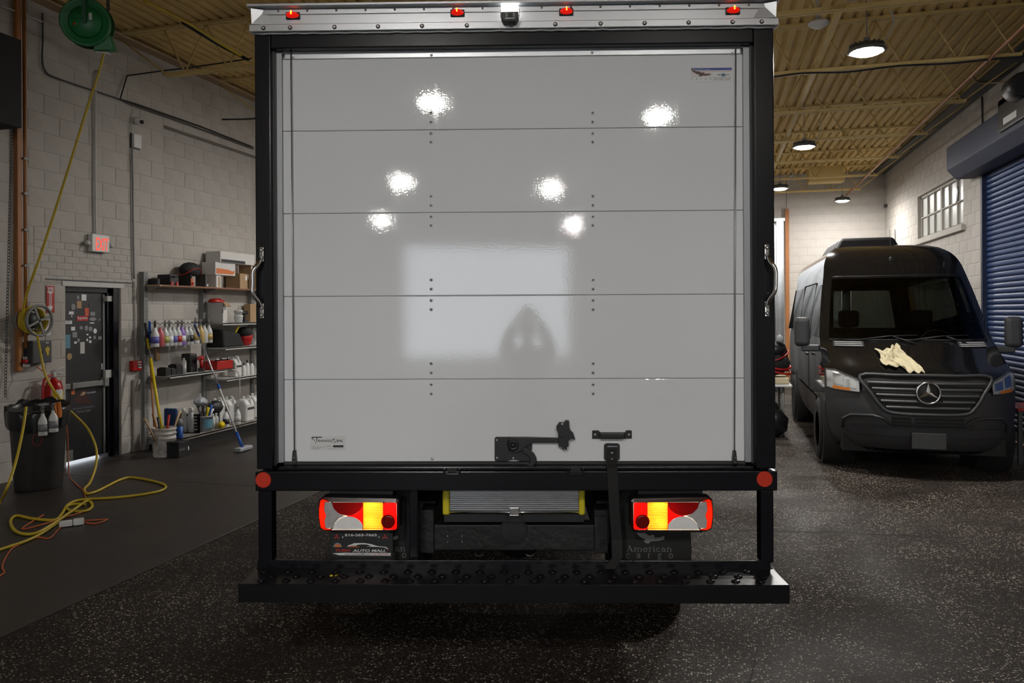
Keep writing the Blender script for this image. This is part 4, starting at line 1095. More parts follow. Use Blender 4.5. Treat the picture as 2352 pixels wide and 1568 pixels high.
    for px in (955, 1288):
        a = s*LA(px, 580)[0]; obj('lens_divider', MB().box(a-0.001, a+0.001, yl-0.003, yl+0.003, za_, zb_), 'lens_orange', parent=tl)
    cx, cz = LA(1365, 690); cx *= s
    obj('fog_lens_ring', MB().lathe([(0.022, yl+0.002), (0.033, yl-0.001), (0.030, yl-0.007), (0.022, yl-0.005)], 24, (cx, 0, cz), 'y'), 'lens_dark_red', parent=tl)
    obj('fog_lens', MB().lathe([(0.0, yl-0.005), (0.010, yl-0.0045), (0.022, yl-0.002)], 24, (cx, 0, cz), 'y'), 'lens_red', parent=tl)
    for px, py, st in ((1090, 430, 1.0), (1090, 730, 0.9), (285, 590, 0.75), (1400, 560, 0.8), (880, 600, 0.55)):
        bx, bz = LA(px, py); obj('bulb', MB().blob((s*bx, YL+0.030, bz), (0.006*st, 0.006*st, 0.006*st), 10, 6), 'bulb_lit', parent=tl)
    for px, py in ((445, 372), (1295, 375), (445, 808), (1295, 825)):
        bx, bz = LA(px, py); obj('lens_screw', MB().lathe([(0.0, yl-0.004), (0.004, yl-0.003), (0.0045, yl)], 8, (s*bx, 0, bz), 'y'), 'dark_grey', parent=tl)
tail(1)
tail(-1)
# lamp brackets, mud flaps, number plate
yb = 0.09
for s in (1, -1):
    a0, b0 = T(757, 1222, yb), T(902, 1128, yb)
    xs = sorted((s*a0[0], s*b0[0]))
    obj('lamp_bracket', MB().box(xs[0], xs[1], yb, yb+0.006, a0[1], zsill0), 'black_satin', parent=truck)
yf = 0.16
a0, b0 = T(757, 1300, yf), T(940, 1160, yf)
fl = obj('mud_flap', MB().box(a0[0]+0.03, b0[0], yf, yf+0.008, 0.42, zsill0-0.02), 'rubber', parent=truck)
a1, b1 = T(1420, 1300, yf), T(1585, 1160, yf)
fl2 = obj('mud_flap', MB().box(a1[0], b1[0], yf, yf+0.008, 0.42, zsill0-0.02), 'rubber', parent=truck)
def S7(x, y): return 1380+x/7.128, 1100+y/7.128
yt = yf-0.001
def EG(f): return [f(*p) for p in [(580, 880), (720, 882), (800, 930), (845, 908), (885, 925), (870, 955), (960, 955), (1015, 935), (1035, 930), (1045, 965), (1030, 990), (950, 1010), (810, 1020), (790, 1052), (735, 1048), (700, 1005), (745, 992), (640, 945)]]
poly('eagle_emblem', EG(S7), yt, 'grey_print', fl2)
tserif('American', *S7(410, 1185), S7(1170, 0)[0], S7(0, 1085)[1], yt, 'grey_print', fl2, 0.03)
tserif('cargo', *S7(410, 1290), S7(1180, 0)[0], S7(0, 1170)[1], yt, 'grey_print', fl2, 1.0)
sh = 941-1585+ (0)
def S8(x, y):
    u, v = S7(x, y); return u-612, v-1
poly('eagle_emblem', EG(S8), yt, 'grey_print', fl)
tserif('American', *S8(410, 1185), S8(1170, 0)[0], S8(0, 1085)[1], yt, 'grey_print', fl, 0.03)
tserif('cargo', *S8(410, 1290), S8(1180, 0)[0], S8(0, 1170)[1], yt, 'grey_print', fl, 1.0)
yp = 0.05
def S6(x, y): return 700+x/7.127, 1100+y/7.127
pa, pb = T(*S6(412, 1330), yp), T(*S6(1445, 880), yp)
pl = obj('number_plate', MB().box(pa[0], pb[0], yp, yp+0.006, pa[1], pb[1]), 'black_plastic', parent=truck, bevel=0.004, label='black dealer plate with white and red lettering')
obj('plate_bracket', MB().box(pa[0]+0.02, pb[0]-0.02, yp+0.007, yb, pa[1]+0.04, pb[1]+0.02), 'black_satin', parent=pl)
yq = yp-0.0008
ttext('516-265-7665', *S6(658, 935), S6(1180, 0)[0], yq, 'white_print', pl, S6(0, 892)[1], bold=0.02)
for cx_ in (520, 1315):
    for q in range(3):
        an = math.radians(90+120*q); ctr = (cx_, 945)
        def rp(r, da): return S6(ctr[0]+r*math.cos(an+da), ctr[1]-r*math.sin(an+da))
        poly('diamond_mark', [S6(*ctr), rp(30, 0.5), rp(52, 0), rp(30, -0.5)], yq, 'red_print', pl, 0.0004)
ttext('TURN', *S6(500, 1188), S6(752, 0)[0], yq, 'red_print', pl, S6(0, 1145)[1], shear=0.25, bold=0.025)
ttext('AUTO MALL', *S6(780, 1193), S6(1330, 0)[0], yq, 'white_print', pl, S6(0, 1148)[1], shear=0.25, bold=0.025)
poly('url_bar', [S6(*p) for p in [(455, 1215), (640, 1205), (1405, 1208), (1405, 1252), (560, 1245)]], yq, 'white_print', pl)
ttext('www.TurnAutoMall.com', *S6(650, 1238), S6(1080, 0)[0], yq-0.0008, 'black_print', pl, S6(0, 1213)[1], bold=0.01)
ttext('516.246.9283', *S6(1095, 1240), S6(1380, 0)[0], yq-0.0008, 'red_print', pl, S6(0, 1215)[1], bold=0.01)
poly('car_outline', [S6(*p) for p in [(690, 1108), (720, 1080), (800, 1058), (790, 1048), (970, 1046), (1080, 1062), (1200, 1098), (1330, 1110), (1370, 1140), (1365, 1148), (1300, 1118), (1180, 1108), (1010, 1105), (1090, 1095), (1020, 1070), (930, 1066), (860, 1075), (840, 1090), (760, 1092)]], yq, 'white_print', pl)
poly('car_swoosh', [S6(*p) for p in [(700, 1108), (790, 1098), (900, 1105), (880, 1112), (760, 1114)]], yq, 'orange_print', pl)
poly('car_swoosh', [S6(*p) for p in [(1335, 1155), (1365, 1158), (1368, 1190), (1350, 1165)]], yq, 'red_print', pl)
poly('ball_mark', [S6(535+70*math.cos(q*PI/12), 1112+70*math.sin(q*PI/12)) for q in range(12, 25)], yq, 'grey_print', pl)
poly('ball_mark', [S6(538+52*math.cos(q*PI/12), 1112+46*math.sin(q*PI/12)) for q in range(12, 25)], yq-0.0006, 'orange_print', pl)
for px, py in ((622, 950), (1215, 952)):
    x, z = T(*S6(px, py), yp); inst('plate_screw', bolt_m, pl, (x, yp, z), scale=(0.6, 0.6, 0.6))

# pull-out ramp with yellow caps, tow beam
yr = 0.14
ra, rb = T(1033, 1180, yr), T(1329, 1128, yr)
ca, cb2 = T(1017, 1181, yr), T(1343, 1128, yr)
zr0, zr1 = T(1180, 1176, yr)[1], zsill0-0.005
ramp = obj('pull_out_ramp', MB().box(ra[0], rb[0], yr+0.02, yr+1.2, zr0, zr1), 'aluminium_dull', parent=truck, label='ribbed aluminium pull-out ramp with yellow end caps')
nrib = 12
rib = mesh_of(MB().box(ra[0], rb[0], 0.0, 0.02, -0.0028, 0.0028), 'ramp_rib', 'aluminium')
for i in range(nrib):
    inst('ramp_rib', rib, ramp, (0, yr+0.006, zr0+0.012+(zr1-zr0-0.012)*i/nrib))
for a, b in ((ca[0], ra[0]), (rb[0], cb2[0])):
    obj('end_cap', MB().box(a, b, yr-0.015, yr+0.10, zr0-0.012, zr1), 'yellow_cap', parent=ramp, bevel=0.010, seg=3)
zrod = T(1180, 1175.5, yr)[1]
obj('ramp_rod', MB().tube([(ra[0], yr-0.006, zrod), (rb[0], yr-0.006, zrod)], 0.0055, 10), 'chrome', parent=ramp)
la_, lb_ = T(1170, 1184, yr-.02), T(1192, 1166, yr-.02)
obj('ramp_latch', MB().box(la_[0], lb_[0], yr-0.025, yr, la_[1]+0.006, lb_[1]).box(la_[0], lb_[0], yr-0.028, yr-0.01, la_[1], la_[1]+0.005), 'chrome', parent=ramp, bevel=0.003)
ta_, tb_ = T(1020, 1199, yr), T(1341, 1181, yr)
obj('ramp_tray', MB().box(ta_[0], tb_[0], yr+0.005, yr+1.2, ta_[1], tb_[1]), 'black_satin', parent=ramp)
obj('latch_bracket', MB().box(la_[0]-0.018, la_[0]-0.012, yr-0.02, yr+0.01, ta_[1], tb_[1]).box(lb_[0]+0.012, lb_[0]+0.018, yr-0.02, yr+0.01, ta_[1], tb_[1]), 'black_satin', parent=ramp)
yh = 0.18
ha, hb_ = T(996, 1264, yh), T(1366, 1205, yh)
tb = obj('tow_beam', MB().box(ha[0], hb_[0], yh, yh+0.10, ha[1], hb_[1]), 'underbody', parent=truck, bevel=0.006)
ex0, ex1 = T(966, 1268, yh)[0], T(1396, 1268, yh)[0]
obj('beam_end_plate', MB().box(ex0, ha[0]+0.003, yh-0.012, yh+0.14, ha[1]-0.01, T(0, 1170, yh)[1]), 'underbody', parent=tb, bevel=0.004)
obj('beam_end_plate', MB().box(hb_[0]-0.003, ex1, yh-0.012, yh+0.14, ha[1]-0.01, T(0, 1170, yh)[1]), 'underbody', parent=tb, bevel=0.004)
xc_, zc_ = T(1180, 1217, yh)
obj('round_cover', MB().lathe([(0.0, yh-0.004), (0.062, yh-0.003), (0.064, yh-0.006), (0.068, yh-0.006), (0.069, yh)], 32, (xc_, 0, zc_), 'y', smooth=False), 'black_satin', parent=tb)
for u in (1028, 1061):
    for v in (1231, 1244):
        x, z = T(u, v, yh); inst('beam_bolt', bolt_m, tb, (x, yh, z), scale=(0.4, 0.4, 0.4))
for u in (1100, 1217):
    x, z = T(u, 1270, yh+.1)
    obj('safety_chain_loop', MB().tube([(x+0.02*math.cos(q*PI/8), yh+0.1, z-0.002-0.012*math.sin(q*PI/8)) for q in range(9)], 0.003, 6), 'steel', parent=tb)

# ================================================================== LEFT SIDE OF THE SHOP
XW = XL+0.008
def wy(u, v, x=XW): return on_x(u, v, x).y
def wz(u, v, x=XW): return on_x(u, v, x).z
def wall_path(pts, x=XW+0.02): return [on_x(u, v, x) for u, v in pts]
def wtext(body, par, m, u0, vb, u1, vt, x, bold=0.0):
    a, b = on_x(u0, vb, x), on_x(u1, vb, x)
    return text_obj('lettering', body, par, m, (x, a.y, a.z), (0, 1, 0), (0, 0, 1), b.y-a.y, on_x(u0, vt, x).z-a.z, bold=bold)

# post, chain, black wall unit
py0, py1 = wy(32, 500), wy(43, 500)
obj('timber_post', MB().box(XW, XW+0.05, py0, py1, wz(40, 852), ZC-0.1), 'wood_orange', bevel=0.006, label='orange-brown timber post fixed to the left wall', cat='post')
pc = obj('wall_pipe', MB().tube([(XW+0.05, py1+0.035, wz(48, 800)), (XW+0.05, py1+0.035, ZC-0.1)], 0.018, 10), 'wood_orange', label='rust-brown pipe with clips beside the timber post', cat='pipe')
for v in (365, 445, 528, 610):
    zz = wz(48, v); obj('pipe_clip', MB().box(XW+0.02, XW+0.075, py1+0.005, py1+0.065, zz-0.012, zz+0.012), 'grey_metal', parent=pc)
chn = MB(); c0_, c1_ = on_x(27, 285, XW+0.18), on_x(12, 915, XW+0.12)
nl = 86
for i in range(nl):
    c = c0_.lerp(c1_, i/nl); dz = (c1_-c0_)*(0.62/nl); hl = dz.length/2+0.006
    ax = Vector((1, 0, 0)) if i % 2 else Vector((0, 1, 0))
    ring = []
    for k in range(8):
        q = 2*PI*k/8; ring.append(c+Vector((0, 0, 1))*math.sin(q)*hl*1.35+ax*math.cos(q)*0.013)
    chn.tube(ring, 0.0032, 5, closed=True)
obj('hoist_chain', chn, 'dark_grey', label='long steel hoist chain hanging at the left edge', cat='chain')
hx = XL+0.42
hb0 = MB().box(XL+0.02, hx, 4.9, wy(51, 200, hx), wz(25, 288, hx), wz(25, 82, hx))
un = obj('wall_heater', hb0, 'nylon_black', bevel=0.015, label='large black box unit high on the left wall', cat='wall unit')
obj('heater_bracket', MB().box(XL, XL+0.04, 4.9, wy(51, 200, hx)-0.1, wz(25, 82, hx), wz(25, 82, hx)+0.12), 'dark_grey', parent=un)

# cables and conduits on the wall
cable('wall_conduit', wall_path([(97, 30), (98, 90), (97, 140), (104, 162), (122, 176), (200, 203), (275, 228), (310, 243), (460, 296), (582, 342)]), 0.010, 'dark_grey',
      'dark cable sweeping down and along the block wall', 'cable')
cable('wall_conduit', wall_path([(0, 12), (45, 30), (97, 50)]), 0.012, 'light_grey_plastic', 'pale conduit at the top left corner of the wall', 'conduit')
cable('wall_conduit', wall_path([(228, 163), (221, 176), (219, 230), (219, 400), (220, 538)], XW+0.022), 0.013, 'light_grey_plastic', 'straight pale conduit feeding the exit sign', 'conduit')
cable('wall_conduit', wall_path([(228, 163), (262, 172), (292, 174)], XW+0.02), 0.009, 'light_grey_plastic', 'short pale cable between hose and black cable', 'cable')
jx = on_x(440, 156, XL+0.25)
cable('black_cable', [*wall_path([(582, 338), (460, 290), (310, 238), (276, 227)], XW+0.035), *wall_path([(292, 174)], XW+0.03), on_x(370, 163, XL+0.15), on_x(440, 155, XL+0.3), on_x(578, 134, XL+1.2)], 0.010, 'rubber',
      'black cable running along the wall and up to a roof joist', 'cable', sm=False)
cable('wall_conduit', wall_path([(307, 240), (308, 255), (303, 275), (304, 312)], XW+0.02), 0.007, 'light_grey_plastic', 'thin pale cable dropping to the small wall box', 'cable')
cable('wall_conduit', wall_path([(303, 338), (305, 420), (306, 520), (308, 640)], XW+0.02), 0.012, 'grey_metal', 'grey conduit running down beside the shelving to the alarm box', 'conduit')
cable('wall_conduit', wall_path([(309, 645), (311, 740), (313, 826)], XW+0.016), 0.010, 'wall_paint', 'painted conduit just above the fire alarm box', 'conduit')
a, b = on_x(301, 338, XW), on_x(318, 312, XW)
jb = obj('junction_box', MB().box(XW-0.002, XW+0.05, a.y, b.y, a.z, b.z), 'white_plastic', bevel=0.006, label='small white square box on the block wall', cat='junction box')
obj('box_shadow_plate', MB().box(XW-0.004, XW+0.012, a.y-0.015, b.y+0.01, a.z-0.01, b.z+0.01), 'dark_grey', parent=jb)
p = on_x(318, 278, XW+0.05)
sc_ = thing('security_camera', 'white bullet security camera on the left wall', 'camera', (XW, p.y, p.z))
obj('base', MB().lathe([(0.045, 0), (0.045, 0.02), (0.02, 0.03)], 14, axis='x'), 'white_plastic', parent=sc_)
obj('body', MB().blob((0.05, 0.0, 0.0), (0.05, 0.06, 0.05), 14, 8), 'white_plastic', parent=sc_)
obj('lens', MB().lathe([(0.0, 0.052), (0.024, 0.048), (0.026, 0.02)], 12, (0.075, -0.005, -0.018), 'x'), 'black_plastic', parent=sc_)

# exit sign
ex = XW+0.07
a, b = on_x(212, 577, ex), on_x(252, 541, ex)
es = thing('exit_sign', 'white emergency exit sign with glowing red letters over the door', 'sign', (0, 0, 0))
obj('housing', MB().box(XW, ex, a.y, b.y, a.z, b.z), 'white_plastic', parent=es, bevel=0.01)
wtext('EXIT', es, 'exit_red', 220.5, 574, 249.5, 545, ex+0.002, 0.012)
for yy in (a.y-0.045, b.y+0.045):
    hm = obj('lamp_head', MB().lathe([(0.0, 0.06), (0.028, 0.055), (0.034, 0.03), (0.02, 0.0)], 14, (XW+0.01, yy, (a.z+b.z)/2-0.01), 'x'), 'light_grey_plastic', parent=es)

# fire arrow sign, notice paper, key cabinet, switch
a, b = on_x(106.5, 718, XW), on_x(124, 657, XW)
fs = obj('fire_sign', MB().box(XW, XW+0.006, a.y, b.y, a.z, b.z), 'red_enamel', label='tall red fire extinguisher sign with a white arrow', cat='sign')
def wpoly(name, pts, x, m, par, th=0.0015): return obj(name, MB().prism([(on_x(u, v, x).y, on_x(u, v, x).z) for u, v in pts], x, x+th, 'x'), m, parent=par)
wpoly('arrow', [(109, 659), (113, 661), (115, 660), (122, 660), (122, 672), (118, 673), (118, 703), (121.5, 703), (116, 718), (109.5, 703), (113, 703), (113, 673), (108.5, 671)], XW+0.0062, 'white_print', fs)
wtext('FIRE', fs, 'red_enamel', 109.3, 669.5, 121.3, 662, XW+0.0085, 0.02)
for i in range(9): wpoly('letter_mark', [(114.2, 675+i*3), (116.8, 675+i*3), (116.8, 677+i*3), (114.2, 677+i*3)], XW+0.0078, 'red_enamel', fs)
obj('notice_paper', MB().box(XW, XW+0.002, wy(103, 760), wy(116, 760), wz(109, 770), wz(109, 748)), 'white_print', label='small white paper notice on the wall beside the hose hanger', cat='paper')
kx = XW+0.12
a, b = on_x(75, 835, kx), on_x(119, 781, kx)
kb = obj('key_cabinet', MB().box(XW, kx, a.y, b.y, a.z, b.z), 'dark_grey', bevel=0.008, label='dark grey wall cabinet with a yellow flame sticker', cat='cabinet')
obj('door_gap', MB().box(kx-0.02, kx+0.0008, a.y+0.012, a.y+0.016, a.z+0.01, b.z-0.01), 'black_plastic', parent=kb)
wpoly('flame_sticker', [(104, 801), (107, 797), (109, 795), (112, 797), (115, 801), (112.5, 806), (112, 815), (108.5, 817), (106.5, 809), (104.5, 806)], kx+0.0005, 'yellow_hose', kb)
wpoly('maker_badge', [(105, 786), (112, 786), (112, 788), (105, 788)], kx+0.0005, 'white_print', kb)
obj('lock', MB().lathe([(0.0, 0.008), (0.012, 0.006), (0.012, 0)], 10, (kx, (a.y+b.y)/2, a.z+0.12), 'x'), 'black_plastic', parent=kb)
a, b = on_x(48, 844, XW+.05), on_x(70, 818, XW+.05)
so = obj('wall_socket', MB().box(XW, XW+0.05, a.y, b.y, a.z, b.z), 'white_plastic', bevel=0.006, label='white socket box with a red plug on the timber post', cat='socket')
pg = on_x(59, 830, XW+.08)
obj('red_plug', MB().lathe([(0.0, 0.05), (0.02, 0.045), (0.026, 0.0)], 12, (XW+0.05, pg.y, pg.z), 'x'), 'red_plastic', parent=so)

# hose hanger with wound hose
hc = on_x(84, 736, XW+0.16)
hg = thing('hose_hanger', 'grey round hose hanger with yellow hose wound on it', 'hose hanger', (0, hc.y, hc.z))
obj('rim', MB().tube([(XW+0.20, 0.165*math.cos(2*PI*k/28), 0.165*math.sin(2*PI*k/28)) for k in range(28)], 0.016, 8, closed=True), 'grey_metal', parent=hg)
obj('rim', MB().tube([(XW+0.03, 0.15*math.cos(2*PI*k/24), 0.15*math.sin(2*PI*k/24)) for k in range(24)], 0.012, 8, closed=True), 'grey_metal', parent=hg)
for q in (0.4, 2.0, 3.5, 5.0): obj('spoke', MB().box(XW+0.195, XW+0.205, -0.012, 0.012, 0, 0.16).tube([(XW+0.03, 0, 0.12), (XW+0.2, 0, 0.12)], 0.008, 6), 'grey_metal', parent=hg).rotation_euler = (q, 0, 0)
obj('drum_plate', MB().lathe([(0.085, XW), (0.085, XW+0.13), (0.0, XW+0.135)], 18, axis='x'), 'dark_grey', parent=hg)
coil = []
for k in range(24*4+1):
    q = 2*PI*k/24; coil.append((XW+0.05+0.028*k/24, (0.135+0.006*math.sin(k))*math.cos(q), (0.14+0.01*math.sin(k*.7))*math.sin(q)))
obj('wound_hose', MB().tube(coil, 0.012, 8), 'yellow_hose', parent=hg)

# ceiling hose reel
rc = Vector((-6.3, 6.62, 4.83))
rl = thing('hose_reel', 'green spring hose reel hanging under the roof', 'hose reel', rc, 0.5)
rl.rotation_euler = (0.12, 0.0, 0.5)
def disc(y0, y1, r, m, name):
    return obj(name, MB().lathe([(0.0, y0), (r-0.03, y0), (r-0.012, y0-0.012 if y0 < 0 else y0), (r, y0), (r, y1), (0.0, y1)], 36, axis='y'), m, parent=rl)
f1 = disc(-0.075, -0.065, 0.245, 'reel_green', 'flange')
obj('face_plate', MB().lathe([(0.0, -0.095), (0.15, -0.09), (0.165, -0.075)], 30, axis='y'), 'reel_green', parent=f1)
obj('hub_sticker', MB().lathe([(0.0, -0.097), (0.018, -0.096)], 12, (-0.10, 0, -0.03), 'y'), 'orange_print', parent=f1)
obj('label_plate', MB().box(0.04, 0.07, -0.099, -0.094, 0.02, 0.09), 'white_plastic', parent=f1)
disc(0.065, 0.075, 0.245, 'reel_green_dark', 'flange')
obj('drum', MB().lathe([(0.19, -0.065), (0.19, 0.065)], 28, axis='y'), 'reel_green_dark', parent=rl)
obj('wound_hose', MB().tube([(0.205*math.cos(2*PI*k/24), -0.05+0.10*k/96, 0.205*math.sin(2*PI*k/24)) for k in range(97)], 0.011, 6), 'yellow_hose', parent=rl)
obj('support_arm', MB().box(-0.02, 0.02, -0.12, -0.10, 0.0, 0.30).box(-0.02, 0.02, 0.095, 0.115, 0.0, 0.30).box(-0.03, 0.03, -0.12, 0.115, 0.29, 0.315).tube([(0, -0.12, 0), (0, 0.12, 0)], 0.02, 10), 'reel_green_dark', parent=rl)
obj('ceiling_arm', MB().box(0.19, 0.215, -0.02, 0.02, 0.15, 0.56).box(-0.06, 0.215, -0.025, 0.025, 0.30, 0.33).box(0.0, 0.2, -0.015, 0.015, 0.14, 0.165), 'black_satin', parent=rl)
gd = obj('hose_guide', MB().hull8([(0.06, -0.075, -0.28), (0.27, -0.06, -0.26), (0.27, 0.06, -0.26), (0.06, 0.075, -0.28), (0.10, -0.075, -0.12), (0.22, -0.06, -0.10), (0.22, 0.06, -0.10), (0.10, 0.075, -0.12)]), 'reel_green', parent=rl, bevel=0.008)
obj('guide_roller', MB().box(0.08, 0.20, -0.05, 0.05, -0.295, -0.28), 'white_plastic', parent=gd)
obj('inlet_hose', MB().tube(smooth_path([(-0.05, -0.06, 0.26), (0.05, -0.08, 0.30), (0.16, -0.04, 0.30), (0.18, 0.0, 0.55)], 6), 0.012, 8), 'yellow_hose', parent=rl)
# supply hose along the roof
cable('roof_hose', [on_z(330, 2, 4.98), on_z(430, 52, 4.98), on_z(500, 96, 4.95), on_z(565, 135, 4.88)], 0.016, 'yellow_hose', 'yellow air hose slung beneath the ribbed roof', 'hose')
cable('roof_cable', [on_z(420, 52, 5.0), on_z(500, 101, 4.97), on_z(572, 138, 4.86)], 0.018, 'rubber', 'black cable slung beside the yellow roof hose', 'cable')

# hose dropping from the reel to the hanger, then across the floor
out = on_x(240, 106, -6.17)
drop = [out, on_x(232, 150, -6.22), on_x(196, 262, -6.4), on_x(150, 410, -6.63), on_x(100, 565, -6.88), on_x(68, 655, -7.05), on_x(56, 695, -7.14), on_x(52, 735, -7.2)]
cable('air_hose', drop, 0.0125, 'yellow_hose', 'yellow air hose hanging from the green reel to the wall hanger', 'hose', 8)
d2 = [on_x(86, 772, -7.12), on_x(93, 810, -7.12), on_x(104, 860, -7.05), on_x(125, 898, -6.95), on_x(158, 940, -6.75), on_x(185, 966, -6.7), on_x(205, 990, -6.7), on_x(221, 1030, -6.65), on_x(220, 1070, -6.55)]
d2 += [on_z(u, v, 0.018) for u, v in [(207, 1107), (194, 1122), (200, 1133), (222, 1128), (250, 1114), (275, 1102), (300, 1096), (335, 1101), (368, 1109), (381, 1118), (365, 1128), (315, 1137), (255, 1143), (190, 1147), (158, 1157), (143, 1178), (130, 1192), (108, 1194), (70, 1190), (38, 1184), (24, 1196), (32, 1216), (56, 1226), (88, 1222)]]
d2 += [on_z(u, v, 0.035) for u, v in [(132, 1196), (170, 1170), (200, 1150)]] + [on_z(u, v, 0.018) for u, v in [(212, 1160), (200, 1172), (165, 1173), (152, 1163), (175, 1157), (196, 1158)]]
cable('air_hose', d2, 0.0125, 'yellow_hose', 'yellow air hose lying in loops on the floor', 'hose', 8)
cable('air_hose', [on_z(135, 1197, 0.02), on_z(100, 1222, 0.018), on_z(60, 1242, 0.018), on_z(0, 1262, 0.018), on_z(-60, 1285, 0.018)], 0.0125, 'yellow_hose', 'end of yellow hose leaving the frame across the floor', 'hose', 8)
cable('air_hose', [on_x(60, 935, -6.50), on_x(56, 965, -6.42), on_x(47, 1015, -6.35), on_x(32, 1075, -6.28), on_x(14, 1125, -6.2), on_z(0, 1152, 0.02), on_z(-30, 1185, 0.02)], 0.0125, 'yellow_hose', 'yellow hose hanging in front of the trash can', 'hose', 8)
oc = [on_x(84, 842, -7.2), on_x(110, 868, -7.1), on_x(150, 960, -7.1), on_x(157, 1060, -7.0)] + [on_z(u, v, 0.012) for u, v in [(159, 1092), (175, 1112), (190, 1126), (199, 1147), (211, 1162), (190, 1175), (165, 1183), (135, 1192), (95, 1205), (50, 1214), (100, 1182)]]
cable('extension_cord', oc, 0.006, 'orange_cord', 'orange extension cord trailing from the wall down to the floor', 'cord')
oc2 = [on_z(u, v, 0.010) for u, v in [(152, 1204), (135, 1215), (118, 1233), (105, 1236), (85, 1234), (45, 1250), (25, 1262), (8, 1290), (6, 1305), (10, 1314), (0, 1322)]]
cable('extension_cord', oc2, 0.006, 'orange_cord', 'orange cord curling to the left frame edge', 'cord')
cable('extension_cord', [on_z(u, v, 0.012) for u, v in [(183, 1196), (215, 1194), (247, 1192), (225, 1201), (208, 1202), (190, 1197)]], 0.006, 'orange_cord', 'orange cord loop right of the plug', 'cord')
pq = on_z(167, 1208, 0.0)
pgb = obj('cord_connector', MB().box(-0.10, 0.0, -0.03, 0.03, 0.0, 0.045).box(0.004, 0.085, -0.035, 0.035, 0.0, 0.05), 'white_plastic', bevel=0.008, loc=(pq.x, pq.y, 0.008), label='pair of clear white cord connectors lying on the floor', cat='plug')
pgb.rotation_euler = (0, 0, 0.8)

# fire extinguisher
e = on_x(125, 905, XW+0.14)
fe = thing('fire_extinguisher', 'red fire extinguisher on the wall behind the trash can', 'extinguisher', (XW+0.13, e.y, 0.62))
obj('cylinder', MB().lathe([(0.0, 0), (0.08, 0.0), (0.092, 0.02), (0.092, 0.36), (0.075, 0.42), (0.03, 0.45), (0.03, 0.47)], 20), 'red_enamel', parent=fe)
obj('valve', MB().lathe([(0.025, 0.46), (0.028, 0.52), (0.0, 0.53)], 12).tube([(0, -0.02, 0.53), (0.02, 0.14, 0.50)], 0.010, 6).tube([(0, -0.04, 0.54), (0.02, 0.12, 0.58)], 0.010, 6), 'light_grey_plastic', parent=fe)
obj('hose', MB().tube(smooth_path([(0, -0.02, 0.50), (0, -0.12, 0.46), (0, -0.145, 0.30), (0, -0.13, 0.12), (0, -0.09, 0.04)], 6), 0.014, 8), 'red_plastic', parent=fe)
obj('label_panel', MB().lathe([(0.0935, 0.14), (0.0935, 0.32)], 8, a0=-0.9, a1=0.6), 'yellow_plastic', parent=fe)
obj('label_panel', MB().lathe([(0.0945, 0.16), (0.0945, 0.34)], 6, a0=-0.5, a1=0.3), 'white_print', parent=fe)

# fire alarm pull station
fx = XW+0.06
a, b = on_x(306, 852, fx), on_x(326, 827, fx)
fa = obj('fire_alarm', MB().box(XW, fx, a.y, b.y, a.z, b.z), 'red_enamel', bevel=0.006, label='red fire alarm pull station beside the shelving', cat='alarm')
wtext('FIRE', fa, 'white_print', 315.5, 834, 325, 829.5, fx+0.0015, 0.02)
wpoly('pull_handle', [(317, 836), (324, 836), (324, 845), (317, 845)], fx+0.0005, 'white_print', fa, 0.004)
wpoly('handle_bar', [(317.5, 838.5), (323.5, 838.5), (323.5, 842), (317.5, 842)], fx+0.005, 'dark_grey', fa, 0.004)

# ---- generic bottles
def spray_meshes(bodym, headm, liquid=None, h=0.20, r=0.040):
    b = MB().lathe([(0.0, 0.0), (r*0.92, 0.0), (r, 0.006), (r, h*0.60), (r*0.86, h*0.72), (r*0.5, h*0.86), (r*0.38, h*0.92), (r*0.38, h)], 16)
    lb = MB().lathe([(r+0.0007, h*0.18), (r+0.0007, h*0.52)], 16)
    hd = MB().prism([(-0.012, h), (0.012, h), (0.012, h+0.02), (0.028, h+0.032), (0.060, h+0.020), (0.066, h+0.034), (0.034, h+0.060), (-0.030, h+0.068), (-0.040, h+0.058), (-0.012, h+0.035)], -0.011, 0.011)
    tg = MB().prism([(0.020, h+0.034), (0.045, h-0.002), (0.040, h-0.006), (0.012, h+0.028)], -0.006, 0.006)
    out = [('body', mesh_of(b, 'body', bodym)), ('trigger_head', mesh_of(hd, 'trigger_head', headm)), ('trigger', mesh_of(tg, 'trigger', headm))]
    if liquid: out.append(('label_band', mesh_of(lb, 'label_band', liquid)))
    return out
SPR = {}
def spray(loc, rz, label, group, bodym='white_plastic', headm='dark_grey', band=None, scale=1.0, tilt=(0, 0)):
    k = (bodym, headm, band)
    if k not in SPR: SPR[k] = spray_meshes(*k)
    t = thing('spray_bottle', label, 'bottle', loc, rz, group); t.rotation_euler = (tilt[0], tilt[1], rz); t.scale = (scale,)*3
    for n_, me in SPR[k]: inst(n_, me, t, (0, 0, 0))
    return t

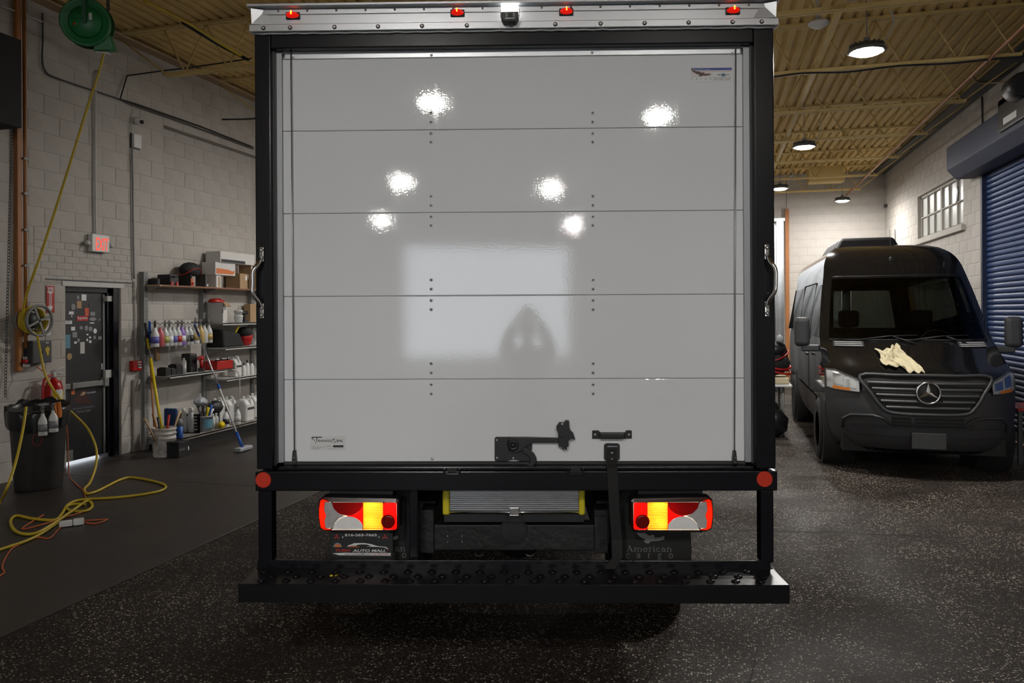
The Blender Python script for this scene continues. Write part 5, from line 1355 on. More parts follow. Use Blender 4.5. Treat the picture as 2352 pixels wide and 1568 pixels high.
# trash can
tc_ = Vector((-6.81, 6.48, 0))
can = thing('trash_can', 'large dark grey round trash can with black liner by the door', 'trash can', tc_)
can.scale = (0.81, 0.81, 0.95)
obj('barrel', MB().lathe([(0.0, 0.0), (0.25, 0.0), (0.27, 0.02), (0.325, 0.80), (0.345, 0.82), (0.345, 0.87), (0.32, 0.87), (0.30, 0.82)], 36), 'bin_grey', parent=can)
rnd = random.Random(2)
def liner(u, v):
    q = 2*PI*u; k = math.sin(7*q)*0.006+math.sin(13*q+1)*0.005
    prof = [(0.30, 0.55), (0.31, 0.80), (0.33, 0.90), (0.362, 0.90), (0.366, 0.84), (0.358, 0.76), (0.350, 0.70)]
    f = v*(len(prof)-1); i = min(int(f), len(prof)-2); f -= i
    r = prof[i][0]*(1-f)+prof[i+1][0]*f+k*(0.4+v); z = prof[i][1]*(1-f)+prof[i+1][1]*f+(0.05*math.cos(q-2.2)+k*2)*(0.3 if v < .3 else 1)*min(1, 2.2*(1-abs(v-.45)))
    return (r*math.cos(q), r*math.sin(q), z)
obj('liner', MB().grid(liner, 72, 14), 'bag_black', parent=can)
rec = MB().tube([(0.316*math.cos(q)+0, 0.316*math.sin(q), 0.56+0.06*s_) for q, s_ in ((-0.75, 1), (-0.62, 0.2), (-0.75, -1), (-0.9, -1), (-0.98, 0), (-0.9, 1))], 0.004, 5, closed=True)
obj('moulded_mark', rec, 'red_print', parent=can)
def on_can(u, v, r):
    """point where the sight line meets the can's side at radius r"""
    d = ray(u, v); o = CAM-tc_; a_ = d.x**2+d.y**2; b_ = o.x*d.x+o.y*d.y; c_ = o.x**2+o.y**2-r*r
    t = (-b_-math.sqrt(max(0, b_*b_-a_*c_)))/a_
    return CAM+d*t
for u, v, lab in ((99, 1000, 'white spray bottle hooked on the trash can, left of the pair'), (123, 992, 'white spray bottle hooked on the trash can, beside the orange cloth')):
    p = on_can(u, v, 0.325)
    spray((p.x, p.y, p.z), -0.6+PI, lab, 'spray bottles hung on the trash can', 'white_plastic', 'grey_metal', 'grey_print', 1.1, (0.0, 0.06))
pts = [(122, 926), (138, 922), (143, 957), (131, 961)]
cl_ = MB(); P3 = [on_can(u, v, 0.308) for u, v in pts]
cl_.grid(lambda s, t: tuple(P3[0].lerp(P3[1], s).lerp(P3[3].lerp(P3[2], s), t)+(CAM-P3[0]).normalized()*(0.012*math.sin(9*s+3*t)+0.01)), 12, 12)
oc_ = obj('orange_cloth', cl_, 'orange_cloth', label='orange cloth hung over the rim of the trash can', cat='cloth')
md = oc_.modifiers.new('solid', 'SOLIDIFY'); md.thickness = 0.006

# ---- shelving against the left wall
Y1, Y2, Y3, Y4 = 8.62, 9.84, 11.06, 12.28
sv = thing('shelving_unit', 'grey metal wall shelving with wooden top shelf full of supplies', 'shelving', (0, 0, 0))
zs_top = 2.19
mat('shelf_edge', (0.26, 0.10, 0.06), 0.6, var=0.2, scale=8)
for yy in (Y1, Y2, Y3, Y4):
    up = obj('upright', MB().box(XW, XW+0.075, yy-0.05, yy+0.03, 0.0, 2.36), 'grey_metal', parent=sv, bevel=0.003)
    sl = MB()
    for i in range(44): sl.box(XW+0.0752, XW+0.0762, yy-0.014, yy-0.006, 0.12+i*0.05, 0.145+i*0.05)
    obj('slots', sl, 'black_plastic', parent=up)
obj('top_shelf', MB().box(XW+0.005, XW+0.30, Y1-0.02, Y4, zs_top-0.022, zs_top), 'wood_raw', parent=sv, bevel=0.002)
obj('top_shelf_edge', MB().box(XW+0.30, XW+0.302, Y1+0.02, Y4, zs_top-0.020, zs_top-0.002), 'shelf_edge', parent=sv)
for yy in (Y1, Y2, Y3): obj('shelf_bracket', MB().prism([(XW+0.07, zs_top-0.024), (XW+0.28, zs_top-0.024), (XW+0.07, zs_top-0.10)], yy-0.006, yy+0.006, 'y'), 'grey_metal', parent=sv)
def shelf(y0, y1, z, d, m='light_grey_plastic'):
    s_ = obj('shelf', MB().box(XW+0.02, XW+d, y0+0.015, y1-0.015, z-0.018, z).box(XW+d-0.006, XW+d, y0+0.015, y1-0.015, z-0.035, z), m, parent=sv, bevel=0.002)
    for yy in (y0+0.02, y1-0.026): obj('shelf_bracket', MB().prism([(XW+0.06, z-0.02), (XW+d-0.04, z-0.02), (XW+d-0.04, z-0.035), (XW+0.06, z-0.11)], yy, yy+0.006, 'y'), 'grey_metal', parent=s_)
ZM, ZBs = 0.985, 0.175
shelf(Y1, Y2, ZM, 0.42); shelf(Y1, Y2, ZBs, 0.62, 'concrete_raw')
for z, d in ((1.665, 0.36), (1.30, 0.40), (0.84, 0.42)): shelf(Y2, Y3, z, d); shelf(Y3, Y4, z, d)
shelf(Y2, Y3, ZBs, 0.62, 'concrete_raw'); shelf(Y3, Y4, ZBs, 0.62, 'concrete_raw')
obj('kick_panel', MB().box(XW+0.50, XW+0.515, Y1, Y4, 0.0, ZBs-0.04), 'black_satin', parent=sv)
obj('pegboard', MB().box(XW+0.03, XW+0.04, Y1+0.035, Y2-0.055, 0.2, 1.50), 'wall_paint', parent=sv)
obj('pegboard', MB().box(XW+0.03, XW+0.04, Y2+0.035, Y3-0.055, 0.2, 1.28), 'wall_joint', parent=sv)
ph = MB()
for i in range(38):
    for j in range(16):
        y_, z_ = Y1+0.06+i*0.028, 1.02+j*0.029
        ph.add([(XW+0.0405, y_-0.004, z_-0.004), (XW+0.0405, y_+0.004, z_-0.004), (XW+0.0405, y_+0.004, z_+0.004), (XW+0.0405, y_-0.004, z_+0.004)], [(0, 1, 2, 3)])
obj('peg_holes', ph, 'dark_grey', parent=sv, kind='stuff')
RB = 1.66
obj('bottle_rail', MB().tube([(XW+0.30, Y1+0.05, RB+0.02), (XW+0.30, Y2+0.12, RB+0.02)], 0.008, 8).tube([(XW+0.05, Y1+0.08, RB+0.02), (XW+0.30, Y1+0.08, RB+0.02)], 0.006, 6).tube([(XW+0.05, Y2-0.1, RB+0.02), (XW+0.30, Y2-0.1, RB+0.02)], 0.006, 6), 'steel', parent=sv)
# hanging spray bottles
mat('liquid_pink', (0.50, 0.10, 0.12), 0.3); mat('liquid_violet', (0.30, 0.16, 0.55), 0.3); mat('liquid_olive', (0.42, 0.40, 0.10), 0.3); mat('clear_plastic', (0.55, 0.56, 0.56), 0.25)
mat('label_blue', (0.12, 0.12, 0.42), 0.5); mat('liquid_amber', (0.50, 0.36, 0.12), 0.3)
bl = [(355, 'white_plastic', 'dark_grey', 'label_blue', 'white spray bottle with blue label, first on the hanging rail'),
      (367, 'liquid_pink', 'white_plastic', None, 'pink-filled spray bottle hanging on the shelf rail'),
      (378, 'clear_plastic', 'grey_metal', 'liquid_olive', 'clear spray bottle with olive band on the shelf rail'),
      (388, 'clear_plastic', 'grey_metal', 'white_print', 'clear spray bottle with white label on the shelf rail'),
      (398, 'clear_plastic', 'white_plastic', 'label_blue', 'clear bottle with white trigger and blue label on the shelf rail'),
      (408, 'clear_plastic', 'grey_metal', 'red_print', 'clear spray bottle with red band on the shelf rail'),
      (417, 'liquid_violet', 'grey_metal', 'white_print', 'violet-filled spray bottle hanging on the shelf rail'),
      (426, 'clear_plastic', 'white_plastic', 'grey_print', 'clear bottle with white trigger and grey label on the rail'),
      (435, 'clear_plastic', 'white_plastic', 'black_print', 'clear bottle with black label hanging on the rail'),
      (448, 'white_plastic', 'grey_metal', 'liquid_amber', 'large pale bottle with amber band hanging on the rail'),
      (460, 'liquid_amber', 'grey_metal', None, 'amber-filled bottle behind the mop pole on the rail'),
      (468, 'clear_plastic', 'dark_grey', None, 'plain clear bottle near the right end of the rail'),
      (479, 'clear_plastic', 'grey_metal', 'liquid_amber', 'last bottle at the right end of the hanging rail')]
for u, bm_, hm_, lm_, lab in bl:
    y_ = wy(u, 760, XW+0.32)
    spray((XW+0.325, y_, RB-0.285+(0.0 if u < 440 else 0.01)), -0.9, lab, 'spray bottles hanging on the shelf rail', bm_, hm_, lm_, 1.28 if u != 448 else 1.36)

def crate(name, u0, vt, u1, zsh, xb, xf, m, label, cat, bev=0.004, vb=None):
    """a box standing on a shelf: silhouette from u0 to u1, top at vt, between depths xb (back) and xf (front) off the wall"""
    y0 = wy(u0, 700, XW+xb); y1 = max(wy(u1, 700, XW+xf), y0+0.04)
    um = (u0+u1)/2; z1 = wz(um, vt, XW+xf); z0 = zsh if vb is None else wz(um, vb, XW+xf)
    return obj(name, MB().box(XW+xb, XW+xf, y0, y1, z0, z1), m, bevel=bev, label=label, cat=cat), (y0, y1, z0, z1)
ZT2 = zs_top
o, e = crate('tool_case', 338, 639, 366, ZT2, 0.05, 0.22, 'black_plastic', 'flat black case at the left end of the top shelf', 'case')
o, e = crate('tool_case', 361, 629, 409, ZT2, 0.06, 0.27, 'black_plastic', 'black tool case with red latches on the top shelf', 'case', 0.012)
for f in (0.18, 0.85): obj('latch', MB().box(XW+0.268, XW+0.282, e[0]+(e[1]-e[0])*f-0.02, e[0]+(e[1]-e[0])*f+0.02, e[2], e[2]+0.05), 'red_plastic', parent=o, bevel=0.003)
obj('handle', MB().tube([(XW+0.27, e[0]+0.10, e[3]-0.03), (XW+0.295, e[0]+0.12, e[3]-0.03), (XW+0.295, e[1]-0.12, e[3]-0.03), (XW+0.27, e[1]-0.10, e[3]-0.03)], 0.008, 6), 'black_plastic', parent=o)
o, e = crate('tool_case', 410, 630, 440, ZT2, 0.06, 0.26, 'nylon_black', 'black case with red handle beside the orange boxes', 'case', 0.01)
obj('handle', MB().box(XW+0.26, XW+0.275, e[0]+0.06, e[1]-0.02, e[2]+0.02, e[2]+0.055), 'red_plastic', parent=o, bevel=0.004)
y0 = wy(437, 640, XW+.25)
for i, nm in enumerate(('lowest', 'second lowest', 'third', 'topmost')):
    obj('orange_packet', MB().box(XW+0.12, XW+0.262, y0, y0+0.055, ZT2+0.001+i*0.028, ZT2+0.025+i*0.028), 'orange_print', bevel=0.003, label=nm+' orange packet in the small stack on the top shelf', cat='packet', group='orange packets on the top shelf')
o, e = crate('filter_box', 449, 628, 466, ZT2, 0.10, 0.27, 'dark_grey', 'dark grey carton with small white label on the top shelf', 'box')
obj('label_patch', MB().box(XW+0.2705, XW+0.2715, e[0]+0.03, e[0]+0.06, e[2]+0.01, e[2]+0.04), 'white_print', parent=o)
bg = Vector((XW+0.15, wy(437, 612, XW+.15), ZT2+0.235))
bagm = MB().blob((0, 0, 0), (0.12, 0.19, 0.11), 20, 12, 0.03, 4, 0.085)
bo = obj('round_bag', bagm, 'nylon_black', loc=bg, label='rounded black bag with red trim lying on the top shelf cases', cat='bag')
obj('red_trim', MB().tube([(0.121*math.cos(q)*0.98, 0.185*math.sin(q), -0.03+0.05*math.cos(2*q)) for q in [2*PI*k/24 for k in range(24)]], 0.006, 5, closed=True), 'red_plastic', parent=bo)
# box stack on the right half of the top shelf
o, e = crate('carton', 470, 626, 508, ZT2, 0.06, 0.26, 'cardboard_white', 'low white and brown carton under the long orange box', 'box')
obj('brown_side', MB().box(XW+0.2605, XW+0.262, e[0]+0.05, e[1]-0.03, e[2]+0.01, e[3]-0.05), 'cardboard', parent=o)
o2, e2 = crate('carton', 519, 627, 569, ZT2, 0.04, 0.29, 'cardboard', 'brown cardboard carton standing on the top shelf by the truck edge', 'box')
obj('shipping_label', MB().box(XW+0.2905, XW+0.292, e2[1]-0.06, e2[1]-0.02, e2[3]-0.10, e2[3]-0.03), 'white_print', parent=o2)
o3, e3 = crate('long_box', 464, 602, 541, ZT2+0.185, 0.05, 0.28, 'cardboard_white', 'long white box with orange swoosh on the stack', 'box', 0.004)
sw = [(e3[0]+0.02, e3[2]+0.02), (e3[0]+0.02, e3[2]+0.10), (e3[0]+0.30, e3[2]+0.09), (e3[0]+0.42, e3[2]+0.065), (e3[0]+0.52, e3[2]+0.085), (e3[0]+0.50, e3[2]+0.04), (e3[0]+0.40, e3[2]+0.02)]
sw = [(min(a, e3[1]-0.02), b) for a, b in sw]
obj('orange_swoosh', MB().prism(sw, XW+0.2805, XW+0.282, 'x'), 'orange_print', parent=o3)
o4, e4 = crate('carton', 549, 594, 569, e2[3]+0.001, 0.06, 0.28, 'cardboard', 'upright brown carton with white label on the stack', 'box')
obj('shipping_label', MB().box(XW+0.2805, XW+0.282, e4[0]+0.03, e4[1]-0.03, e4[2]+0.06, e4[3]-0.03), 'white_print', parent=o4)
o5, e5 = crate('flat_box', 473, 579, 585, e3[3]+0.001, 0.05, 0.30, 'cardboard_white', 'white open-lidded flat box topmost on the shelf stack', 'box', 0.003)
obj('dark_contents', MB().box(XW+0.3005, XW+0.302, e5[0]+0.02, e5[1]-0.25, e5[2]+0.005, e5[2]+0.05), 'black_plastic', parent=o5)
o6, e6 = crate('carton', 571, 603, 592, ZT2, 0.05, 0.28, 'cardboard', 'tall brown carton half hidden by the truck on the top shelf', 'box')
# second bay
ZA, ZBb, ZCc = 1.665, 1.30, 0.84
o, e = crate('open_carton', 473, 694, 522, ZA, 0.04, 0.33, 'cardboard_white', 'white carton with open brown flaps on the shelf', 'box', 0.003)
hgt = e[3]
obj('flap', MB().hull8([(XW+0.33, e[0], hgt-0.002), (XW+0.335, e[0], hgt-0.002), (XW+0.335, e[1], hgt-0.002), (XW+0.33, e[1], hgt-0.002), (XW+0.40, e[0]-0.03, hgt-0.055), (XW+0.404, e[0]-0.03, hgt-0.055), (XW+0.404, e[1]-0.02, hgt-0.055), (XW+0.40, e[1]-0.02, hgt-0.055)]), 'cardboard', parent=o)
obj('flap', MB().hull8([(XW+0.05, e[1], hgt-0.002), (XW+0.33, e[1], hgt-0.002), (XW+0.33, e[1]+0.004, hgt-0.002), (XW+0.05, e[1]+0.004, hgt-0.002), (XW+0.06, e[1]+0.10, hgt-0.06), (XW+0.33, e[1]+0.10, hgt-0.06), (XW+0.33, e[1]+0.104, hgt-0.06), (XW+0.06, e[1]+0.104, hgt-0.06)]), 'cardboard', parent=o)
for dy in (0.0, 0.025): obj('up_arrow', MB().prism([(e[1]-0.13+dy, e[2]+0.15), (e[1]-0.122+dy, e[2]+0.15), (e[1]-0.122+dy, e[2]+0.185), (e[1]-0.117+dy, e[2]+0.185), (e[1]-0.126+dy, e[2]+0.20), (e[1]-0.135+dy, e[2]+0.185), (e[1]-0.13+dy, e[2]+0.185)], XW+0.3305, XW+0.3315, 'x'), 'black_print', parent=o)
text_obj('lettering', 'HANDLE WITH CARE', o, 'grey_print', (XW+0.331, e[0]+0.06, e[2]+0.012), (0, 1, 0), (0, 0, 1), 0.26, 0.022)
obj('red_rag', MB().blob((XW+0.2, (e[0]+e[1])/2-0.02, hgt+0.01), (0.10, 0.15, 0.05), 14, 8, 0.12, 8, 0.01), 'red_plastic', label='red rag bulging out of the open carton', cat='rag')
yb_ = wy(549, 720, XW+.28)
tb_ = obj('white_tub', MB().lathe([(0.0, 0), (0.058, 0), (0.065, 0.08), (0.066, 0.085), (0.07, 0.085), (0.07, 0.11), (0.0, 0.112)], 18), 'white_plastic', loc=(XW+0.27, yb_, ZA), label='white lidded tub, lower of two on the shelf', cat='tub', group='white tubs')
obj('white_tub', MB().lathe([(0.0, 0), (0.055, 0), (0.062, 0.05), (0.067, 0.05), (0.067, 0.075), (0.0, 0.078)], 18), 'white_plastic', loc=(XW+0.27, yb_, ZA+0.113), label='white lidded tub, upper of two on the shelf', cat='tub', group='white tubs')
dr = thing('cordless_drill', 'black cordless drill with orange chuck on the shelf', 'drill', (XW+0.25, yb_+0.16, ZA))
obj('motor_body', MB().tube([(0, -0.09, 0.15), (0, 0.08, 0.15)], 0.032, 12), 'black_plastic', parent=dr)
obj('chuck', MB().lathe([(0.0, -0.15), (0.018, -0.14), (0.026, -0.09)], 12, (0, 0, 0.15), 'y'), 'orange_print', parent=dr)
obj('grip', MB().box(-0.02, 0.02, 0.0, 0.045, 0.02, 0.14).box(-0.035, 0.035, -0.03, 0.07, 0, 0.04), 'black_plastic', parent=dr, bevel=0.006)
crate('carton', 560, 698, 592, ZA, 0.04, 0.16, 'cardboard', 'brown carton behind the drill on the second bay shelf', 'box')
bgo = obj('tote_bag', MB().hull8([(XW+0.06, wy(507, 780, XW+.3), ZBb), (XW+0.36, wy(507, 780, XW+.3), ZBb), (XW+0.36, wy(563, 780, XW+.36), ZBb), (XW+0.06, wy(563, 780, XW+.36), ZBb),
      (XW+0.10, wy(509, 780, XW+.3), ZBb+0.27), (XW+0.33, wy(508, 780, XW+.3), ZBb+0.27), (XW+0.33, wy(556, 780, XW+.36), ZBb+0.20), (XW+0.10, wy(556, 780, XW+.36), ZBb+0.20)]), 'nylon_black', bevel=0.03, seg=3, label='black open tool tote on the second bay shelf', cat='bag')
obj('yellow_tool', MB().tube([(XW+0.25, wy(545, 760, XW+.3), ZBb+0.18), (XW+0.28, wy(552, 760, XW+.3), ZBb+0.32)], 0.012, 8), 'yellow_plastic', label='yellow tool handle sticking out of the tote bag', cat='tool')
rb_ = obj('shoulder_bag', MB().blob((XW+0.22, wy(573, 780, XW+.3), ZBb+0.13), (0.12, 0.10, 0.16), 14, 10, 0.03, 3, 0.13), 'red_plastic', label='dark red and black bag beside the truck edge', cat='bag')
obj('bag_top', MB().blob((XW+0.22, wy(573, 780, XW+.3)-0.01, ZBb+0.20), (0.125, 0.105, 0.10), 14, 8), 'nylon_black', parent=rb_)

def jug(loc, w, d, h, label, group=None, m='white_plastic', lab=True, rz=0.0):
    t = thing('jug', label, 'jug', loc, rz, group)
    pr = [(-d/2, 0), (d/2, 0), (d/2, h*0.72), (d*0.30, h*0.90), (d*0.12, h*0.95), (-d*0.30, h*0.95), (-d/2, h*0.78)]
    obj('body', MB().prism(pr, -w/2, w/2, 'y'), m, parent=t, bevel=min(w, d)*0.16, seg=3)
    obj('handle', MB().tube(smooth_path([(d*0.1, 0, h*0.94), (d*0.2, 0, h*1.06), (d*0.40, 0, h*1.0), (d*0.48, 0, h*0.74)], 5), 0.013, 8), m, parent=t)
    obj('cap', MB().lathe([(0.024, h*0.94), (0.024, h*1.04), (0.0, h*1.045)], 12, (-d*0.15, 0, 0)), m, parent=t)
    if lab:
        obj('label_panel', MB().box(d/2+0.0005, d/2+0.002, -w*0.38, w*0.38, h*0.20, h*0.62), 'cardboard_white', parent=t)
        obj('label_stripe', MB().box(d/2+0.002, d/2+0.003, -w*0.38, w*0.38, h*0.50, h*0.60), 'dark_grey', parent=t)
    return t
jug((XW+0.26, wy(544, 850, XW+.3), ZCc), 0.16, 0.16, 0.29, 'white plastic jug on the middle shelf of the right bay')
for u, hh, lab in ((560, 0.20, 'short white bottle beside the jug on the middle shelf'), (568, 0.24, 'tall white bottle on the middle shelf, next to the truck edge'), (578, 0.22, 'white bottle on the middle shelf partly behind the truck edge')):
    t = thing('wash_bottle', lab, 'bottle', (XW+0.30, wy(u, 850, XW+.3), ZCc), 0, 'white bottles on the middle shelf')
    obj('body', MB().lathe([(0.0, 0), (0.036, 0), (0.038, 0.01), (0.038, hh*0.6), (0.02, hh*0.8), (0.014, hh*0.82)], 14), 'white_plastic', parent=t)
    obj('cap', MB().lathe([(0.015, hh*0.82), (0.015, hh), (0.0, hh)], 10), 'dark_grey', parent=t)
# left bay, middle shelf
for u, w_, h_, lab in ((372, 0.10, 0.10, 'small black box at the left of the middle shelf'), (386, 0.09, 0.085, 'small black box, second on the middle shelf'), (397, 0.12, 0.13, 'black battery charger box on the middle shelf')):
    y_ = wy(u, 850, XW+.32); obj('black_box', MB().box(XW+0.24, XW+0.38, y_, y_+w_, ZM, ZM+h_).box(XW+0.26, XW+0.36, y_+0.01, y_+w_-0.01, ZM+h_, ZM+h_+0.012), 'black_plastic', bevel=0.004, label=lab, cat='box', group='black boxes on the middle shelf')
y_ = wy(422, 840, XW+.36)
ae = thing('aerosol_can', 'white aerosol can standing on the middle shelf edge', 'can', (XW+0.36, y_, ZM))
obj('body', MB().lathe([(0.0, 0), (0.033, 0), (0.033, 0.17), (0.026, 0.185), (0.012, 0.19)], 16), 'light_grey_plastic', parent=ae)
obj('cap', MB().lathe([(0.016, 0.188), (0.016, 0.215), (0.0, 0.217)], 10), 'white_plastic', parent=ae)
obj('label_band', MB().lathe([(0.0335, 0.03), (0.0335, 0.15)], 16), 'cardboard_white', parent=ae)
y_ = wy(446, 830, XW+.30)
pc_ = obj('polisher_case', MB().box(XW+0.12, XW+0.28, y_-0.05, y_+0.10, ZM, ZM+0.26), 'black_plastic', bevel=0.02, label='upright black polisher case on the middle shelf', cat='case')
dr = thing('red_drill', 'red cordless driver standing on the middle shelf', 'drill', (XW+0.36, wy(459, 830, XW+.36), ZM), 0.4)
obj('motor_body', MB().tube([(0, -0.02, 0.19), (0.0, 0.12, 0.19)], 0.035, 12).tube([(0, -0.08, 0.19), (0, -0.02, 0.19)], 0.022, 10), 'red_plastic', parent=dr)
obj('grip', MB().tube([(0, 0.06, 0.17), (0, 0.09, 0.05)], 0.024, 10), 'red_plastic', parent=dr)
obj('battery', MB().box(-0.04, 0.04, 0.03, 0.15, 0, 0.05), 'black_plastic', parent=dr, bevel=0.008)
obj('battery_stripe', MB().box(-0.042, 0.042, 0.05, 0.13, 0.02, 0.035), 'red_plastic', parent=dr)
y0, y1 = wy(476, 835, XW+.24), wy(535, 835, XW+.40)
rb_ = obj('red_bin', MB().box(XW+0.18, XW+0.40, y0, y1, ZM, ZM+0.012).box(XW+0.18, XW+0.19, y0, y1, ZM, ZM+0.13).box(XW+0.39, XW+0.40, y0, y1, ZM, ZM+0.13).box(XW+0.18, XW+0.40, y0, y0+0.01, ZM, ZM+0.13).box(XW+0.18, XW+0.40, y1-0.01, y1, ZM, ZM+0.13), 'red_plastic', bevel=0.003, label='red metal tray of tools on the middle shelf', cat='tray')
rnd = random.Random(11)
for i in range(9):
    ya = y0+0.05+(y1-y0-0.1)*i/8; k = rnd.choice(['chrome', 'black_plastic', 'dark_grey', 'steel'])
    obj('hand_tool', MB().tube([(XW+0.22, ya, ZM+0.06), (XW+0.36, ya+rnd.uniform(-.05, .05), ZM+0.14+rnd.uniform(0, .05))], 0.010, 7).blob((XW+0.36, ya, ZM+0.15), (0.02, 0.025, 0.015), 8, 6), k, label=['first', 'second', 'third', 'fourth', 'fifth', 'sixth', 'seventh', 'eighth', 'ninth'][i]+' hand tool from the left in the red tray', cat='tool', group='hand tools in the red tray')
cable('drain_hose', [(XW+0.42, y0+0.32, ZM-0.01), (XW+0.45, y0+0.42, ZM-0.05), (XW+0.46, y0+0.46, ZM-0.18), (XW+0.46, y0+0.45, ZM-0.55)], 0.008, 'light_grey_plastic', 'thin pale hose hanging from the middle shelf', 'hose')
# things hooked on the pegboard
for u, v, m, lab in ((343, 800, 'black_plastic', 'black strap coil hooked on the left upright'), (366, 812, 'cardboard', 'small packet hooked on the pegboard')):
    p = on_x(u, v, XW+0.10)
    o = obj('hung_packet', MB().box(XW+0.05, XW+0.09, p.y-0.035, p.y+0.035, p.z-0.09, p.z+0.07), m, bevel=0.01, label=lab, cat='packet')
    obj('hook', MB().tube([(XW+0.04, p.y, p.z+0.08), (XW+0.10, p.y, p.z+0.085), (XW+0.11, p.y, p.z+0.07)], 0.003, 5), 'steel', parent=o)
p = on_x(349, 765, XW+0.2)
bb_ = obj('blue_brush', MB().box(XW+0.15, XW+0.19, p.y-0.03, p.y+0.02, p.z-0.13, p.z+0.03).box(XW+0.15, XW+0.18, p.y-0.012, p.y+0.012, p.z+0.03, p.z+0.16), 'blue_plastic', bevel=0.008, label='blue-backed brush hanging left of the bottle rail', cat='brush')
obj('bristles', MB().box(XW+0.19, XW+0.225, p.y-0.028, p.y+0.018, p.z-0.12, p.z+0.02), 'black_plastic', parent=bb_)
# base shelf
mat('dull_blue', (0.012, 0.05, 0.17), 0.5, var=0.2)
y0, y1 = wy(419, 960, XW+.30), wy(453, 960, XW+.52)
def basket(x0, x1, y0, y1, z0, h, m, label):
    t = thing('crate', label, 'crate', (0, 0, 0))
    obj('base', MB().box(x0, x1, y0, y1, z0, z0+0.012), m, parent=t)
    for a, b, c, d in ((x0, x0+0.012, y0, y1), (x1-0.012, x1, y0, y1), (x0, x1, y0, y0+0.012), (x0, x1, y1-0.012, y1)):
        s_ = MB()
        for k in range(6): s_.box(a, b, c, d, z0+0.012+k*h/6, z0+0.012+k*h/6+h/6*0.72)
        obj('side', s_, m, parent=t, bevel=0.002)
    for a, b in ((x0, y0), (x1-0.02, y0), (x0, y1-0.02), (x1-0.02, y1-0.02)): obj('corner_post', MB().box(a, a+0.02, b, b+0.02, z0, z0+h), m, parent=t)
    return t
basket(XW+0.24, XW+0.56, y0, y1, ZBs, 0.26, 'black_plastic', 'black plastic crate of bottles on the bottom shelf')
rnd = random.Random(5)
for i, (fx_, fy_, m) in enumerate(((0.30, 0.10, 'liquid_pink'), (0.40, 0.2, 'white_plastic'), (0.30, 0.35, 'liquid_amber'), (0.42, 0.45, 'white_plastic'), (0.32, 0.60, 'white_plastic'), (0.45, 0.70, 'clear_plastic'), (0.35, 0.85, 'white_plastic'))):
    yy = y0+0.03+(y1-y0-0.06)*fy_; hh = rnd.uniform(0.26, 0.34)
    t = thing('small_bottle', ['pinkish', 'white', 'amber', 'stout white', 'slim white', 'clear', 'tallest white'][i]+' bottle standing in the black crate', 'bottle', (XW+fx_, yy, ZBs+0.013), 0, 'bottles in the black crate')
    obj('body', MB().lathe([(0.0, 0), (0.034, 0), (0.035, hh*0.65), (0.016, hh*0.82)], 12), m, parent=t)
    obj('cap', MB().lathe([(0.017, hh*0.82), (0.017, hh), (0.0, hh)], 10), 'white_plastic', parent=t)
y_ = wy(412, 965, XW+.57)
bt = thing('torch_cylinder', 'bright blue bottle at the front of the bottom shelf', 'bottle', (XW+0.57, y_, ZBs))
obj('body', MB().lathe([(0.0, 0), (0.042, 0), (0.044, 0.01), (0.044, 0.16)], 18), 'blue_plastic', parent=bt)
obj('upper_band', MB().lathe([(0.0445, 0.16), (0.0445, 0.22), (0.03, 0.25), (0.012, 0.26)], 18), 'grey_metal', parent=bt)
obj('valve', MB().lathe([(0.012, 0.26), (0.012, 0.34), (0.0, 0.35)], 10), 'dark_grey', parent=bt)
crate('blue_canister', 374, 942, 396, ZBs, 0.30, 0.50, 'dull_blue', 'blue canister behind the white bucket on the bottom shelf', 'canister', 0.02)
y_ = wy(473, 960, XW+.52)
tb2 = thing('clear_tub', 'translucent tub of brushes on the bottom shelf', 'tub', (XW+0.50, y_, ZBs))
obj('tub_wall', MB().lathe([(0.0, 0.004), (0.095, 0.004), (0.11, 0.20), (0.115, 0.20), (0.115, 0.215), (0.108, 0.215), (0.092, 0.012), (0.0, 0.012)], 24), 'tarp_clear', parent=tb2)
obj('tub_label', MB().lathe([(0.104, 0.05), (0.112, 0.17)], 10, a0=-1.0, a1=0.3), 'teal_print', parent=tb2)
for i, (a, m, L_) in enumerate(((-0.9, 'black_plastic', 0.34), (-0.3, 'yellow_plastic', 0.33), (0.3, 'blue_plastic', 0.36), (0.9, 'white_plastic', 0.30), (1.6, 'black_plastic', 0.37), (2.4, 'steel', 0.33), (3.3, 'dark_grey', 0.35))):
    c = Vector((XW+0.50, y_, ZBs)); d_ = Vector((math.cos(a)*0.09, math.sin(a)*0.13, L_))
    obj('detail_brush', MB().tube([c+Vector((d_.x*.3, d_.y*.3, 0.03)), c+d_*0.75, c+d_], [0.011, 0.013, 0.022], 8), m, label=['black', 'yellow', 'blue', 'white', 'long black', 'steel', 'dark grey'][i]+' brush standing in the translucent tub', cat='brush', group='brushes in the translucent tub')
obj('plastic_film', MB().blob((XW+0.42, y_+0.02, ZBs+0.40), (0.07, 0.10, 0.06), 16, 10, 0.30, 6), 'tarp_clear', label='crumpled clear plastic film above the brushes', cat='plastic')
obj('black_pad', MB().blob((XW+0.40, wy(501, 930, XW+.45), ZBs+0.28), (0.09, 0.14, 0.10), 14, 8, 0.06, 2).box(XW+0.38, XW+0.42, wy(505, 930, XW+.45), wy(505, 930, XW+.45)+0.04, ZBs, ZBs+0.25), 'black_plastic', label='black polishing pad holder on the bottom shelf', cat='pad')
p = on_z(507, 968, ZBs)
fn = MB().lathe([(0.052, 0.0), (0.054, 0.004), (0.012, 0.062), (0.009, 0.10), (0.007, 0.10), (0.010, 0.06), (0.050, 0.004)], 18)
fo = obj('funnel', fn, 'yellow_plastic', loc=(XW+0.57, wy(508, 965, XW+.57), ZBs+0.045), label='yellow funnel lying on the bottom shelf', cat='funnel')
fo.rotation_euler = (1.35, 0, 0.5)
